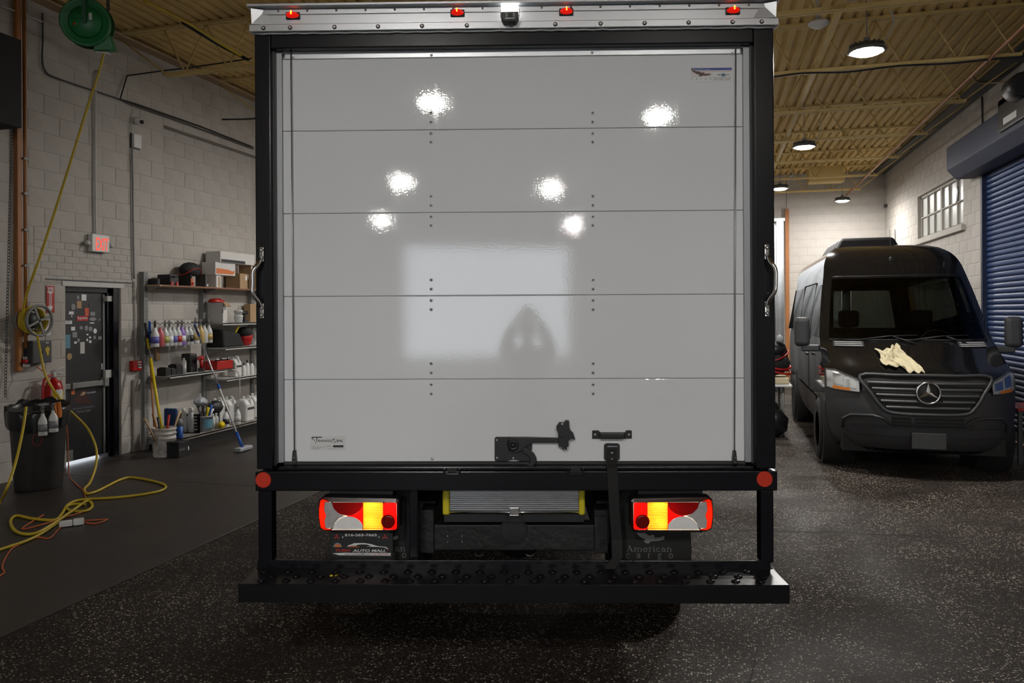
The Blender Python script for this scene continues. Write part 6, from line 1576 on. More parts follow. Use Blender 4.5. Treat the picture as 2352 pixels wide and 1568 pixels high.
for u, lab in ((519, 'white spray bottle with black print on the bottom shelf'), (546, 'plain white spray bottle beside the big jug on the bottom shelf')):
    spray((XW+0.55, wy(u, 950, XW+.55), ZBs), -0.9, lab, 'spray bottles on the bottom shelf', 'white_plastic', 'dark_grey' if u == 519 else 'grey_metal', 'black_print' if u == 519 else 'cardboard_white', 1.12)
for u, xx, lab in ((497, 0.22, 'white jug at the back of the bottom shelf, left'), (524, 0.28, 'white jug behind the spray bottles on the bottom shelf'), (563, 0.48, 'large white jug with blue label on the bottom shelf'), (583, 0.36, 'white jug on the bottom shelf half hidden by the truck')):
    jug((XW+xx, wy(u, 930, XW+xx), ZBs), 0.22, 0.20, 0.36, lab, 'white jugs on the bottom shelf', lab='label' in lab)
for u in (483, 491):
    y_ = wy(u, 950, XW+.5)
    t = thing('lotion_bottle', 'small white bottle left of the yellow funnel' if u == 483 else 'clear small bottle beside the yellow funnel', 'bottle', (XW+0.48, y_+0.08, ZBs), 0, 'small bottles beside the funnel')
    obj('body', MB().lathe([(0.0, 0), (0.034, 0), (0.034, 0.15), (0.015, 0.18)], 12), 'white_plastic' if u == 483 else 'clear_plastic', parent=t)
    obj('cap', MB().lathe([(0.016, 0.18), (0.016, 0.21), (0.0, 0.212)], 10), 'white_plastic', parent=t)

# bucket of handles, broom poles, battery box
bc = on_z(368, 1052, 0); bc = Vector((bc.x-0.05, bc.y+0.13, 0))
bk = thing('paint_bucket', 'paint-smeared white bucket full of brush handles', 'bucket', bc)
obj('pail', MB().lathe([(0.0, 0.0), (0.125, 0.0), (0.128, 0.01), (0.137, 0.22), (0.146, 0.225), (0.146, 0.245), (0.139, 0.25), (0.140, 0.28), (0.149, 0.285), (0.149, 0.30), (0.141, 0.305), (0.142, 0.335), (0.151, 0.34), (0.151, 0.36), (0.145, 0.365), (0.135, 0.365), (0.120, 0.02), (0.0, 0.02)], 28), 'dirty_white', parent=bk)
obj('bail_handle', MB().tube(smooth_path([(0.0, -0.150, 0.27), (0.08, -0.13, 0.20), (0.148, -0.02, 0.15), (0.10, 0.115, 0.19), (0.0, 0.150, 0.27)], 6), 0.003, 5), 'steel', parent=bk)
for i, (dx, dy, L_, m, lab) in enumerate(((0.0, -0.34, 0.52, 'wood_raw', 'wooden brush handle leaning left out of the bucket'), (-0.03, -0.16, 0.56, 'wood_orange', 'brown brush handle leaning out of the bucket'),
                          (0.02, 0.28, 0.54, 'wood_raw', 'wooden brush handle leaning right out of the bucket'), (-0.04, -0.06, 0.50, 'black_plastic', 'black brush handle in the bucket'), (-0.05, 0.16, 0.50, 'red_plastic', 'red tool grip in the bucket'))):
    b0 = bc+Vector((dx*0.15, dy*0.15, 0.06)); b1 = bc+Vector((dx, dy, L_))
    obj('brush_handle', MB().tube([b0, b0.lerp(b1, 0.6), b1], [0.012, 0.012, 0.016], 8), m, label=lab, cat='handle', group='handles in the bucket')
pa = on_x(333, 742, XW+0.12); pbt = bc+Vector((0.0, 0.02, 0.05)); pm = on_x(337, 790, XW+0.16)
yp_ = thing('telescopic_pole', 'yellow telescopic pole leaning from the bucket to the shelving upright', 'pole', (0, 0, 0))
q1 = pbt.lerp(pa, 0.72)
obj('lower_tube', MB().tube([pbt, q1], 0.019, 12), 'yellow_paint', parent=yp_)
obj('lock_collar', MB().tube([q1, pbt.lerp(pa, 0.79)], 0.014, 10), 'grey_metal', parent=yp_)
obj('upper_tube', MB().tube([pbt.lerp(pa, 0.79), pbt.lerp(pa, 0.88)], 0.016, 10), 'yellow_paint', parent=yp_)
obj('grip', MB().tube([pbt.lerp(pa, 0.88), pa], 0.017, 10), 'black_plastic', parent=yp_)
obj('broom_stick', MB().tube([bc+Vector((-0.08, -0.05, 0.04)), on_x(344, 815, XW+0.10)], 0.012, 8), 'wood_orange', label='orange-brown stick standing in the bucket behind the yellow pole', cat='stick')
pt, pb_ = on_x(447, 745, XW+0.42), on_z(557, 1028, 0.05)
ml = thing('wash_brush', 'silver telescopic wash brush with blue joints leaning on the shelf', 'brush', (0, 0, 0))
def seg_(a, b, r, m, n): return obj(n, MB().tube([pt.lerp(pb_, a), pt.lerp(pb_, b)], r, 10), m, parent=ml)
seg_(0.0, 0.012, 0.017, 'blue_plastic', 'end_cap'); seg_(0.012, 0.085, 0.018, 'dark_grey', 'grip'); seg_(0.085, 0.10, 0.018, 'blue_plastic', 'grip_ring')
seg_(0.10, 0.50, 0.0115, 'aluminium', 'upper_tube'); seg_(0.50, 0.535, 0.019, 'blue_plastic', 'joint'); seg_(0.535, 0.88, 0.0125, 'white_plastic', 'lower_tube'); seg_(0.88, 1.0, 0.020, 'blue_plastic', 'socket')
hb_ = obj('brush_head', MB().box(-0.05, 0.05, -0.12, 0.16, 0.0, 0.05), 'tarp_clear', parent=ml, bevel=0.012, loc=(pb_.x, pb_.y, 0.012))
a_ = on_z(412, 1054, 0)
bxo = obj('battery_box', MB().box(-0.09, 0.09, -0.10, 0.11, 0.0, 0.19).box(-0.092, 0.092, -0.102, 0.112, 0.165, 0.195), 'black_plastic', bevel=0.005, loc=(a_.x-0.12, a_.y+0.13, 0.004), label='black cardboard box on the floor beside the bucket', cat='box')
text_obj('lettering', 'MOTECH', bxo, 'grey_print', (0.0915, -0.09, 0.085), (0, 1, 0), (0, 0, 1), 0.11, 0.03, bold=0.02)
obj('white_tag', MB().box(0.0905, 0.092, 0.07, 0.09, 0.07, 0.12), 'white_print', parent=bxo)

# ================================================================== PARKED VAN
VX, VY, VR = 2.18, 8.98, -0.02
van = thing('passenger_van', 'black high-roof passenger van parked facing the camera', 'van', (VX, VY, 0), VR)
VXv = Vector((math.cos(VR), math.sin(VR), 0)); VYv = Vector((-math.sin(VR), math.cos(VR), 0)); VO = Vector((VX, VY, 0))
def lerp_tab(tab, z):
    for (a, b), (c, d) in zip(tab, tab[1:]):
        if z <= c: return b+(d-b)*(0 if c == a else max(0, (z-a)/(c-a)))
    return tab[-1][1]
def sm_tab(tab, z):
    """smooth interpolation through the table"""
    n = len(tab)
    for i in range(n-1):
        if z <= tab[i+1][0] or i == n-2:
            x0, y0 = tab[max(i-1, 0)]; x1, y1 = tab[i]; x2, y2 = tab[i+1]; x3, y3 = tab[min(i+2, n-1)]
            t = min(1, max(0, (z-x1)/(x2-x1)))
            m1 = (y2-y0)/(x2-x0)*(x2-x1) if x2 != x0 else 0; m2 = (y3-y1)/(x3-x1)*(x2-x1) if x3 != x1 else 0
            t2, t3 = t*t, t*t*t
            return (2*t3-3*t2+1)*y1+(t3-2*t2+t)*m1+(-2*t3+3*t2)*y2+(t3-t2)*m2
HW = [(0.26, 0.83), (0.40, 0.90), (0.60, 0.945), (0.95, 0.96), (1.30, 0.955), (1.50, 0.935), (1.90, 0.885), (2.25, 0.83), (2.45, 0.79), (2.58, 0.71), (2.66, 0.56), (2.70, 0.30), (2.71, 0.0)]
YFR = [(0.26, 0.14), (0.36, 0.05), (0.50, 0.015), (0.65, 0.0), (0.85, 0.02), (1.00, 0.05), (1.10, 0.11), (1.16, 0.22), (1.24, 0.42), (1.34, 0.64), (1.46, 0.86), (1.80, 1.17), (2.20, 1.52), (2.40, 1.74), (2.55, 1.98), (2.64, 2.22), (2.69, 2.50), (2.71, 2.8)]
CUR = [(0.26, 0.44), (0.6, 0.48), (1.0, 0.46), (1.16, 0.40), (1.46, 0.28), (2.2, 0.20), (2.6, 0.12), (2.71, 0.0)]
def hw(z): return sm_tab(HW, z)
def vs_pt(s, z, off=0.0):
    """front skin of the van: s -1..1 across, z height; off = outward"""
    y = sm_tab(YFR, z)+lerp_tab(CUR, z)*(0.35*s*s+0.65*abs(s)**5)
    p = Vector((s*hw(z), y, z))
    return p+Vector((s*0.35, -1, 0.25 if z > 1.05 else 0)).normalized()*off
def region(z0, z1, s0, s1, nu=20, nv=10, off=0.006):
    """patch of the front skin; s0, s1 may be functions of z"""
    f0 = s0 if callable(s0) else (lambda z: s0); f1 = s1 if callable(s1) else (lambda z: s1)
    def fn(a, b):
        z = z0+(z1-z0)*b; s = f0(z)+(f1(z)-f0(z))*a
        return tuple(vs_pt(s, z, off))
    return MB().grid(fn, nu, nv)
WS0, WS1 = 1.47, 2.19
def ws_edge(z): return 0.90-0.02*(z-WS0)
front = MB()
zs = sorted(set([0.26+0.03*i for i in range(82)]+[WS0, WS1, 2.70, 2.71]))
ss = [-1+2*i/40 for i in range(41)]
vv = [tuple(vs_pt(s, z)) for z in zs for s in ss]; ff = []
for j in range(len(zs)-1):
    zm_ = (zs[j]+zs[j+1])/2
    for i in range(40):
        sm2 = abs((ss[i]+ss[i+1])/2)
        if WS0 < zm_ < WS1 and sm2 < 0.875: continue
        a = j*41+i; ff.append((a, a+1, a+42, a+41))
front.add(vv, ff, True)
body = obj('body_front', front, 'van_paint', parent=van)
LEN = 5.9
def side_pt(sgn, z, y, off=0.0): return (sgn*(hw(z)+off), y, z)
def edge_y(z): return vs_pt(1, z).y
for sgn in (-1, 1):
    sd_ = MB(); ny = 40
    def wyf(z, k): y0 = edge_y(z); return y0+(LEN-y0)*k/ny
    vv = [side_pt(sgn, z, wyf(z, k)) for z in zs for k in range(ny+1)]; ff = []
    for j in range(len(zs)-1):
        zm_ = (zs[j]+zs[j+1])/2
        for k in range(ny):
            ym_ = wyf(zm_, k+0.5)
            win = 1.50 < zm_ < 2.10 and (edge_y(zm_)+0.06 < ym_ < 2.30 or 2.45 < ym_ < 4.0 or 4.1 < ym_ < 5.6)
            arch = any((ym_-w)**2+(zm_-0.37)**2 < 0.43**2 for w in (0.95, 4.55))
            if win or arch: continue
            a = j*(ny+1)+k; ff.append((a, a+1, a+ny+2, a+ny+1))
    sd_.add(vv, ff, True)
    s_o = obj('body_side', sd_, 'van_paint', parent=van)
    gl = MB()
    gl.grid(lambda a, b: side_pt(sgn, 1.46+0.68*b, edge_y(1.46+0.68*b)+0.02+(2.34-edge_y(1.46+0.68*b))*a, 0.004), 8, 6)
    obj('door_window', gl, 'windscreen_glass', parent=s_o)
    obj('side_window', MB().grid(lambda a, b: side_pt(sgn, 1.44+0.72*b, 2.42+1.62*a, 0.004), 6, 6), 'dark_glass', parent=s_o)
    obj('side_window', MB().grid(lambda a, b: side_pt(sgn, 1.44+0.72*b, 4.07+1.60*a, 0.004), 6, 6), 'dark_glass', parent=s_o)
    obj('window_seal', MB().tube([side_pt(sgn, z, y, 0.006) for y, z in ((2.38, 1.42), (4.05, 1.42), (4.05, 2.18), (2.38, 2.18))], 0.008, 5, closed=True), 'rubber', parent=s_o)
    obj('lower_cladding', MB().grid(lambda a, b: side_pt(sgn, 0.30+0.42*b, 1.42+2.66*a, 0.012), 10, 6), 'van_plastic', parent=s_o)
    obj('lower_cladding', MB().grid(lambda a, b: side_pt(sgn, 0.30+0.42*b, 5.02+0.85*a, 0.012), 6, 6), 'van_plastic', parent=s_o)
    obj('arch_liner', MB().lathe([(0.44, 0.0), (0.44, 0.35)], 20, (sgn*0.97-(0.35 if sgn > 0 else 0), 0.95, 0.37), 'x'), 'rubber', parent=s_o)
    obj('arch_liner', MB().lathe([(0.44, 0.0), (0.44, 0.35)], 20, (sgn*0.97-(0.35 if sgn > 0 else 0), 4.55, 0.37), 'x'), 'rubber', parent=s_o)
    for yy in (2.36,):
        obj('door_seam', MB().tube([side_pt(sgn, 0.45+0.2*k, yy, 0.001) for k in range(8)], 0.004, 4), 'black_plastic', parent=s_o)
    obj('door_handle', MB().box(min(sgn*0.985, sgn*1.015), max(sgn*0.985, sgn*1.015), 2.05, 2.25, 1.20, 1.235), 'black_plastic', parent=s_o, bevel=0.006)
roof = MB(); top = [z for z in zs if z >= 2.50]
obj('body_rear', MB().prism([(-hw(z), z) for z in zs if z < 1.5]+[(hw(z), z) for z in reversed(zs) if z < 1.5], LEN-0.02, LEN), 'van_paint', parent=van)
rp_ = [(-hw(z), z) for z in zs if z >= 2.15]; rp_ = rp_+[(-a, b) for a, b in reversed(rp_)]
rr2 = obj('rear_top', MB().prism(rp_, LEN-0.02, LEN), 'van_paint', parent=van)
for a, b in ((-0.98, -0.80), (-0.08, 0.08), (0.80, 0.98)): obj('rear_pillar', MB().hull8([(a, LEN-0.02, 1.48), (b, LEN-0.02, 1.48), (b, LEN, 1.48), (a, LEN, 1.48), (a*0.87, LEN-0.02, 2.17), (b*0.87, LEN-0.02, 2.17), (b*0.87, LEN, 2.17), (a*0.87, LEN, 2.17)]), 'van_paint', parent=rr2)
for s in (-1, 1): obj('rear_window', MB().prism([(s*0.08, 1.49), (s*0.82, 1.49), (s*0.72, 2.16), (s*0.08, 2.16)], LEN-0.015, LEN-0.009), 'windscreen_glass', parent=rr2)
obj('cabin_floor', MB().box(-0.88, 0.88, 0.75, LEN-0.05, 0.42, 0.48), 'rubber', parent=van)
obj('firewall', MB().hull8([(-0.86, 0.62, 0.35), (0.86, 0.62, 0.35), (0.86, 0.66, 0.35), (-0.86, 0.66, 0.35), (-0.86, 0.95, 1.28), (0.86, 0.95, 1.28), (0.86, 0.99, 1.28), (-0.86, 0.99, 1.28)]), 'rubber', parent=van)
# windscreen, scuttle, wipers
ws = obj('windscreen', region(WS0-0.02, WS1+0.02, lambda z: -ws_edge(z), ws_edge, 24, 12, 0.006), 'windscreen_glass', parent=van)
obj('windscreen_surround', MB().tube([vs_pt(-ws_edge(WS0), WS0-0.02, 0.008), *[vs_pt(s, WS0-0.02, 0.008) for s in (-.6, -.3, 0, .3, .6)], vs_pt(ws_edge(WS0), WS0-0.02, 0.008)], 0.012, 6), 'rubber', parent=ws)
for a, b in ((-0.55, 0.10), (0.05, 0.68)):
    obj('wiper', MB().tube([vs_pt(a, WS0-0.02, 0.03), vs_pt((a+b)/2, WS0+0.02, 0.03), vs_pt(b, WS0+0.03, 0.025)], 0.009, 6).tube([vs_pt(b-0.05, WS0-0.06, 0.02), vs_pt((a+b)/2+0.05, WS0+0.015, 0.035)], 0.010, 6), 'black_plastic', parent=ws)
for s in (-1, 1):
    vg = obj('scuttle_vent', region(1.375, 1.435, min(s*0.52, s*0.86), max(s*0.52, s*0.86), 10, 3, 0.010), 'van_plastic', parent=van)
    for k in range(3): obj('vent_blade', region(1.382+k*0.019, 1.388+k*0.019, min(s*0.54, s*0.84), max(s*0.54, s*0.84), 8, 1, 0.017), 'light_grey_plastic', parent=vg)  # pale blades paint in the glint of light on the vents
dash = obj('dashboard', MB().hull8([(-0.84, 0.90, 1.16), (0.84, 0.90, 1.16), (0.84, 1.45, 1.16), (-0.84, 1.45, 1.16), (-0.84, 0.98, 1.40), (0.84, 0.98, 1.40), (0.84, 1.38, 1.46), (-0.84, 1.38, 1.46)]), 'van_plastic', parent=van, bevel=0.03)
obj('steering_wheel', MB().tube([(0.45+0.19*math.cos(2*PI*k/20), 1.52+0.07*math.sin(2*PI*k/20), 1.38+0.17*math.sin(2*PI*k/20)) for k in range(20)], 0.014, 6, closed=True), 'black_plastic', parent=van)
for sx in (-0.45, 0.45):
    st_ = obj('front_seat', MB().hull8([(sx-0.26, 1.75, 0.75), (sx+0.26, 1.75, 0.75), (sx+0.26, 2.25, 0.75), (sx-0.26, 2.25, 0.75), (sx-0.26, 1.75, 0.92), (sx+0.26, 1.75, 0.92), (sx+0.26, 2.25, 0.90), (sx-0.26, 2.25, 0.90)]).hull8([(sx-0.25, 2.15, 0.9), (sx+0.25, 2.15, 0.9), (sx+0.25, 2.28, 0.9), (sx-0.25, 2.28, 0.9), (sx-0.21, 2.28, 1.52), (sx+0.21, 2.28, 1.52), (sx+0.21, 2.38, 1.52), (sx-0.21, 2.38, 1.52)]), 'nylon_black', parent=van, bevel=0.04)
    obj('headrest', MB().box(sx-0.13, sx+0.13, 2.27, 2.38, 1.57, 1.80), 'nylon_black', parent=st_, bevel=0.04)
for yy in (3.3, 4.2, 5.1):
    st_ = obj('bench_seat', MB().box(-0.80, 0.80, yy, yy+0.14, 0.9, 1.48).box(-0.80, 0.80, yy-0.4, yy+0.1, 0.75, 0.92), 'nylon_black', parent=van, bevel=0.04)
# bumper and front trim
bp_ = obj('front_bumper', region(0.30, 0.93, -0.99, 0.99, 40, 16, 0.020), 'van_plastic', parent=van)
obj('bumper_ledge', region(0.455, 0.54, -0.80, 0.80, 30, 3, 0.050), 'van_plastic', parent=bp_)
for s in (-1, 1):
    pr = [vs_pt(s*a, z, 0.028) for a, z in ((0.80, 0.64), (0.60, 0.665), (0.40, 0.67), (0.34, 0.60), (0.50, 0.50), (0.78, 0.50), (0.86, 0.56))]
    obj('fog_recess', region(0.50, 0.645, min(s*0.46, s*0.84), max(s*0.46, s*0.84), 12, 4, 0.026), 'van_plastic', parent=bp_)
    obj('recess_edge', MB().tube([vs_pt(s*0.86, 0.50, 0.035), vs_pt(s*0.84, 0.60, 0.035), vs_pt(s*0.76, 0.655, 0.035), vs_pt(s*0.55, 0.665, 0.035), vs_pt(s*0.44, 0.64, 0.035), vs_pt(s*0.36, 0.57, 0.035)], 0.016, 6), 'van_plastic', parent=bp_)
li = obj('lower_intake', region(0.555, 0.66, -0.36, 0.36, 20, 4, 0.024), 'rubber', parent=bp_)
for k in range(2): obj('intake_bar', region(0.585+0.035*k, 0.593+0.035*k, -0.35, 0.35, 16, 1, 0.034), 'van_plastic', parent=li)
obj('intake_post', region(0.56, 0.655, -0.17, -0.13, 2, 3, 0.036), 'black_satin', parent=li)
npv = obj('blank_plate', MB().box(-0.165, 0.165, -0.062, -0.050, 0.335, 0.505), 'dark_grey', parent=van, bevel=0.008, loc=(0.0, 0.0, 0.0))
# grille
GZ0, GZ1 = 0.705, 1.075
def g_edge(z): return 0.40+0.25*min(1, max(0, (z-GZ0)/(GZ1-GZ0)))**0.8
gr = obj('grille', region(GZ0, GZ1, lambda z: -g_edge(z), g_edge, 24, 8, 0.030), 'rubber', parent=van)
for k in range(5):
    z0_ = 0.745+k*0.064
    obj('grille_bar', MB().grid(lambda a, b: tuple(vs_pt((-1+2*a)*(g_edge(z0_)-0.03), z0_+0.034*b, 0.050+0.012*math.sin(PI*b))), 20, 4), 'van_plastic', parent=gr)
ring = [vs_pt(s, z, 0.045) for s, z in [(-g_edge(GZ1), GZ1), (-0.3, GZ1+0.012), (0, GZ1+0.015), (0.3, GZ1+0.012), (g_edge(GZ1), GZ1), (g_edge(0.9), 0.9), (g_edge(0.78), 0.78), (g_edge(GZ0)-0.04, GZ0), (0, GZ0-0.012), (-g_edge(GZ0)+0.04, GZ0), (-g_edge(0.78), 0.78), (-g_edge(0.9), 0.9)]]
obj('grille_surround', MB().tube(smooth_path(ring, 4, True), 0.020, 8, closed=True), 'van_plastic', parent=gr)
ec = vs_pt(0, 0.925, 0.075)
em = obj('star_emblem', MB().tube([(0.112*math.cos(2*PI*k/36), 0, 0.112*math.sin(2*PI*k/36)) for k in range(36)], 0.010, 8, closed=True), 'chrome', parent=van, loc=(ec.x, ec.y, ec.z), label='chrome three-pointed star emblem')
obj('emblem_disc', MB().lathe([(0.0, 0.006), (0.112, 0.010), (0.125, 0.02)], 30, axis='y'), 'black_plastic', parent=em)
for q in range(3):
    a = PI/2+2*PI*q/3; d_ = Vector((math.cos(a), 0, math.sin(a))); n_ = Vector((-math.sin(a), 0, math.cos(a)))
    tip = d_*0.108; l, r = d_*0.018+n_*0.020, d_*0.018-n_*0.020; c = Vector((0, -0.014, 0)); b = Vector((0, 0.006, 0))
    obj('star_ray', MB().add([c, l, tip, r, b, -d_*0.012], [(0, 1, 2), (0, 2, 3), (4, 2, 1), (4, 3, 2), (0, 5, 1), (0, 3, 5)]), 'chrome', parent=em)
# headlamps
mat('headlamp_cover', (0.62, 0.63, 0.64), 0.10, metal=0.25, var=0.6, scale=22, coat=0.8)
for s in (-1, 1):
    hl = MB()
    def hfn(a, b, off=0.028):
        t = a; s_in, s_out = 0.66, 0.975
        sa = s_in+(s_out-s_in)*t
        z0_ = 0.905+0.015*t+0.05*max(0, t-0.75); z1_ = 1.03+0.125*t-0.03*max(0, t-0.8)*5
        return tuple(vs_pt(s*sa, z0_+(z1_-z0_)*b, off))
    hl.grid(hfn, 12, 6)
    ho = obj('headlamp', hl, 'headlamp_cover', parent=van)
    obj('lamp_bowl', MB().grid(lambda a, b: hfn(0.10+0.32*a, 0.25+0.55*b, 0.033), 6, 5), 'chrome', parent=ho)
    obj('lamp_bowl', MB().grid(lambda a, b: hfn(0.50+0.30*a, 0.30+0.55*b, 0.033), 6, 5), 'chrome', parent=ho)
    obj('indicator', MB().grid(lambda a, b: hfn(0.30+0.52*a, 0.02+0.18*b, 0.034), 8, 2), 'amber', parent=ho)
    obj('lamp_rim', MB().tube([hfn(a, b, 0.032) for a, b in [(0, 0), (.25, 0), (.5, 0), (.75, 0), (1, 0), (1, .5), (1, 1), (.75, 1), (.5, 1), (.25, 1), (0, 1)]], 0.008, 5, closed=True), 'van_plastic', parent=ho)
hs_ = obj('bonnet_seam', MB().tube([vs_pt(s, 1.095, 0.004) for s in [-0.62+0.062*i for i in range(21)]], 0.005, 4), 'black_plastic', parent=body)
obj('roof_seam', MB().tube([vs_pt(s, 2.235, 0.004) for s in [-0.88+0.088*i for i in range(21)]], 0.005, 4), 'black_plastic', parent=body)
# mirrors
for s in (-1, 1):
    mm = obj('door_mirror', MB().box(min(s*1.06, s*1.24), max(s*1.06, s*1.24), 1.06, 1.18, 1.36, 1.72), 'van_plastic', parent=van, bevel=0.05, seg=3)
    obj('mirror_arm', MB().hull8([(s*0.95, 1.08, 1.30), (s*1.16, 1.08, 1.30), (s*1.16, 1.16, 1.30), (s*0.95, 1.20, 1.30), (s*0.95, 1.08, 1.38), (s*1.16, 1.08, 1.38), (s*1.16, 1.16, 1.38), (s*0.95, 1.20, 1.38)]), 'van_plastic', parent=mm, bevel=0.015)
    obj('mirror_glass', MB().box(min(s*1.075, s*1.225), max(s*1.075, s*1.225), 1.181, 1.184, 1.40, 1.69), 'chrome', parent=mm)
# wheels
tyre2 = mesh_of(MB().lathe([(0.21, -0.11), (0.34, -0.12), (0.37, -0.09), (0.375, 0), (0.37, 0.09), (0.34, 0.12), (0.21, 0.11), (0.21, -0.11)], 32, axis='x'), 'tyre', 'rubber')
rim2 = mesh_of(MB().lathe([(0.0, -0.055), (0.05, -0.06), (0.07, -0.03), (0.12, -0.045), (0.17, -0.01), (0.20, -0.06), (0.215, -0.105)], 28, axis='x'), 'rim', 'steel')
nut = mesh_of(MB().lathe([(0.0, -0.058), (0.012, -0.055), (0.014, -0.02)], 6, axis='x'), 'wheel_nut', 'chrome')
hole = mesh_of(MB().lathe([(0.0, -0.040), (0.018, -0.036)], 8, axis='x'), 'rim_hole', 'rubber')
for wx, wy_ in ((-0.885, 0.95), (0.885, 0.95), (-0.885, 4.55), (0.885, 4.55)):
    w_ = inst('wheel', tyre2, van, (wx, wy_, 0.375)); s = 1 if wx < 0 else -1
    inst('rim', rim2, w_, (0, 0, 0), scale=(s, 1, 1))
    for q in range(6):
        a = 2*PI*q/6; inst('wheel_nut', nut, w_, (0, 0.055*math.cos(a), 0.055*math.sin(a)), scale=(s, 1, 1))
        inst('rim_hole', hole, w_, (0, 0.145*math.cos(a+.5), 0.145*math.sin(a+.5)), scale=(s, 1, 1))
# roof unit, aerial, roof lamp
ac = obj('roof_air_conditioner', MB().hull8([(-0.62, 3.0, 2.66), (0.30, 3.0, 2.66), (0.30, 4.6, 2.66), (-0.62, 4.6, 2.66), (-0.50, 3.12, 2.86), (0.22, 3.12, 2.86), (0.22, 4.5, 2.86), (-0.50, 4.5, 2.86)]), 'black_satin', parent=van, bevel=0.05, seg=3)
ac.location = (0.05, 0, 0)
ae_ = vs_pt(-0.02, 2.42, 0.0)
an = obj('aerial_foot', MB().hull8([(-0.02, 0, 0), (0.02, 0, 0), (0.02, 0.10, 0.05), (-0.02, 0.10, 0.05), (-0.012, -0.02, 0.05), (0.012, -0.02, 0.05), (0.012, 0.05, 0.07), (-0.012, 0.05, 0.07)]), 'black_plastic', parent=van, bevel=0.006, loc=(ae_.x, ae_.y, ae_.z))
obj('aerial_rod', MB().tube([(0, 0.0, 0.05), (0, 0.10, 0.42)], 0.003, 5), 'black_plastic', parent=an)
obj('underbody', MB().box(-0.80, 0.80, 0.25, 5.7, 0.24, 0.42), 'rubber', parent=van)
# towel on the bonnet: laid on the skin with folds
def tw(a, b):
    # bunched body with one corner trailing down towards the grille
    ang = -0.9+1.5*a
    r = b*(0.23+0.03*math.sin(9*a)+0.02*math.sin(17*a))
    s = -0.27+0.30*(a-0.5)+0.05*b+0.05*math.sin(6*b+4*a)*0.5+(0.16*max(0, b-0.55)*(a+0.2))
    z = 1.36-0.20*b-0.03*math.sin(5*a+0.5)*(1-b)-(0.10*max(0, b-0.6)*(1 if a > 0.45 else -0.4))+0.012*math.sin(23*a)
    f = 0.018+0.030*abs(math.sin(8*a+4*b))*(1-0.5*b)+0.018*abs(math.sin(11*b-5*a))+0.06*max(0, 1-((a-.4)**2+(b-.25)**2)*7)+0.008*math.sin(31*a+9*b)
    p = vs_pt(s, z, f); return tuple(VO+VXv*p.x+VYv*p.y+Vector((0, 0, p.z)))
two = obj('towel', MB().grid(tw, 40, 40), 'towel', label='crumpled beige towel lying on the van bonnet', cat='towel')
md = two.modifiers.new('solid', 'SOLIDIFY'); md.thickness = 0.008

# ================================================================== THINGS BESIDE THE VAN
tx, ty = on_z(1797, 900, 0.80).x, 11.8
p = on_y(1803, 886, 12.0)
tb3 = thing('side_table', 'white-topped table half hidden by the truck, beside the van', 'table', (0, 0, 0))
tz = on_y(1800, 884, 11.6).z
xe = on_y(1820, 884, 11.6).x
obj('tabletop', MB().box(xe-1.4, xe, 11.6, 12.5, tz-0.03, tz), 'white_plastic', parent=tb3, bevel=0.006)
for a, b in ((xe-0.12, 11.7), (xe-1.3, 11.7), (xe-0.12, 12.4), (xe-1.3, 12.4)): obj('leg', MB().tube([(a, b, 0), (a, b, tz-0.03)], 0.02, 8), 'grey_metal', parent=tb3)
fb = obj('folded_cloth', MB().box(xe-0.75, xe-0.03, 11.68, 12.2, tz, tz+0.10), 'towel', bevel=0.03, seg=3, label='folded pale cloth on the side table', cat='cloth')
bgp = thing('plastic_bag', 'clear-topped bag of red and black cloths on the side table', 'bag', (xe-0.30, 11.9, tz+0.10))
obj('bag_body', MB().blob((0, 0, 0.20), (0.30, 0.20, 0.20), 18, 12, 0.05, 3, 0.19), 'nylon_black', parent=bgp)
obj('bag_film', MB().blob((0, 0, 0.36), (0.26, 0.18, 0.17), 18, 10, 0.10, 9), 'bag_black', parent=bgp)
obj('bag_knot', MB().blob((0.16, 0, 0.54), (0.05, 0.05, 0.07), 10, 8, 0.2, 4), 'tarp_clear', parent=bgp)
for k, zz in enumerate((0.06, 0.13, 0.33)):
    obj('red_cloth', MB().tube([(0.305*math.cos(q)*(1 if k < 2 else .9), 0.205*math.sin(q), zz+0.02*math.sin(3*q+k)+(0.10*(q+0.3)/1.5 if k == 2 else 0)) for q in [-2.2+0.2*i for i in range(16)]], 0.016 if k < 2 else 0.010, 6), 'red_plastic', parent=bgp)
tg = on_z(1792, 1006, 0)
tbg = thing('trash_bag', 'black trash bag on the floor between truck and van', 'bag', (tg.x-0.12, tg.y+0.15, 0))
obj('bag_body', MB().blob((0, 0, 0.20), (0.24, 0.20, 0.22), 18, 12, 0.08, 5, 0.195), 'bag_black', parent=tbg)
obj('bag_neck', MB().blob((0.02, 0, 0.40), (0.10, 0.09, 0.10), 12, 8, 0.15, 6), 'bag_black', parent=tbg)
# tall ribbed grey thing and timber at the far wall
gy = 17.8
gx1 = on_y(1801, 700, gy).x; gz1 = on_y(1790, 507, gy).z
gt = thing('plastic_curtain', 'tall pale grey ribbed strip curtain beside the truck', 'curtain', (0, 0, 0))
for k in range(7):
    x1_ = gx1-0.16*k
    obj('strip', MB().tube([(x1_-0.08, gy+0.04*(k % 2), 0.02), (x1_-0.08, gy+0.04*(k % 2), gz1-0.02*(k % 2))], 0.078, 12), 'tarp_clear', parent=gt)
obj('curtain_rail', MB().box(gx1-1.2, gx1+0.02, gy-0.05, gy+0.09, gz1-0.01, gz1+0.05), 'aluminium', parent=gt)
cable('curtain_hanger', [(gx1-0.3, gy, gz1+0.05), (gx1-0.3, gy, ZB)], 0.012, 'grey_metal', 'thin rod holding the strip curtain from the roof', 'rod', sm=False)
a, b = on_y(1803, 480, YB-0.06), on_y(1810, 480, YB-0.06)
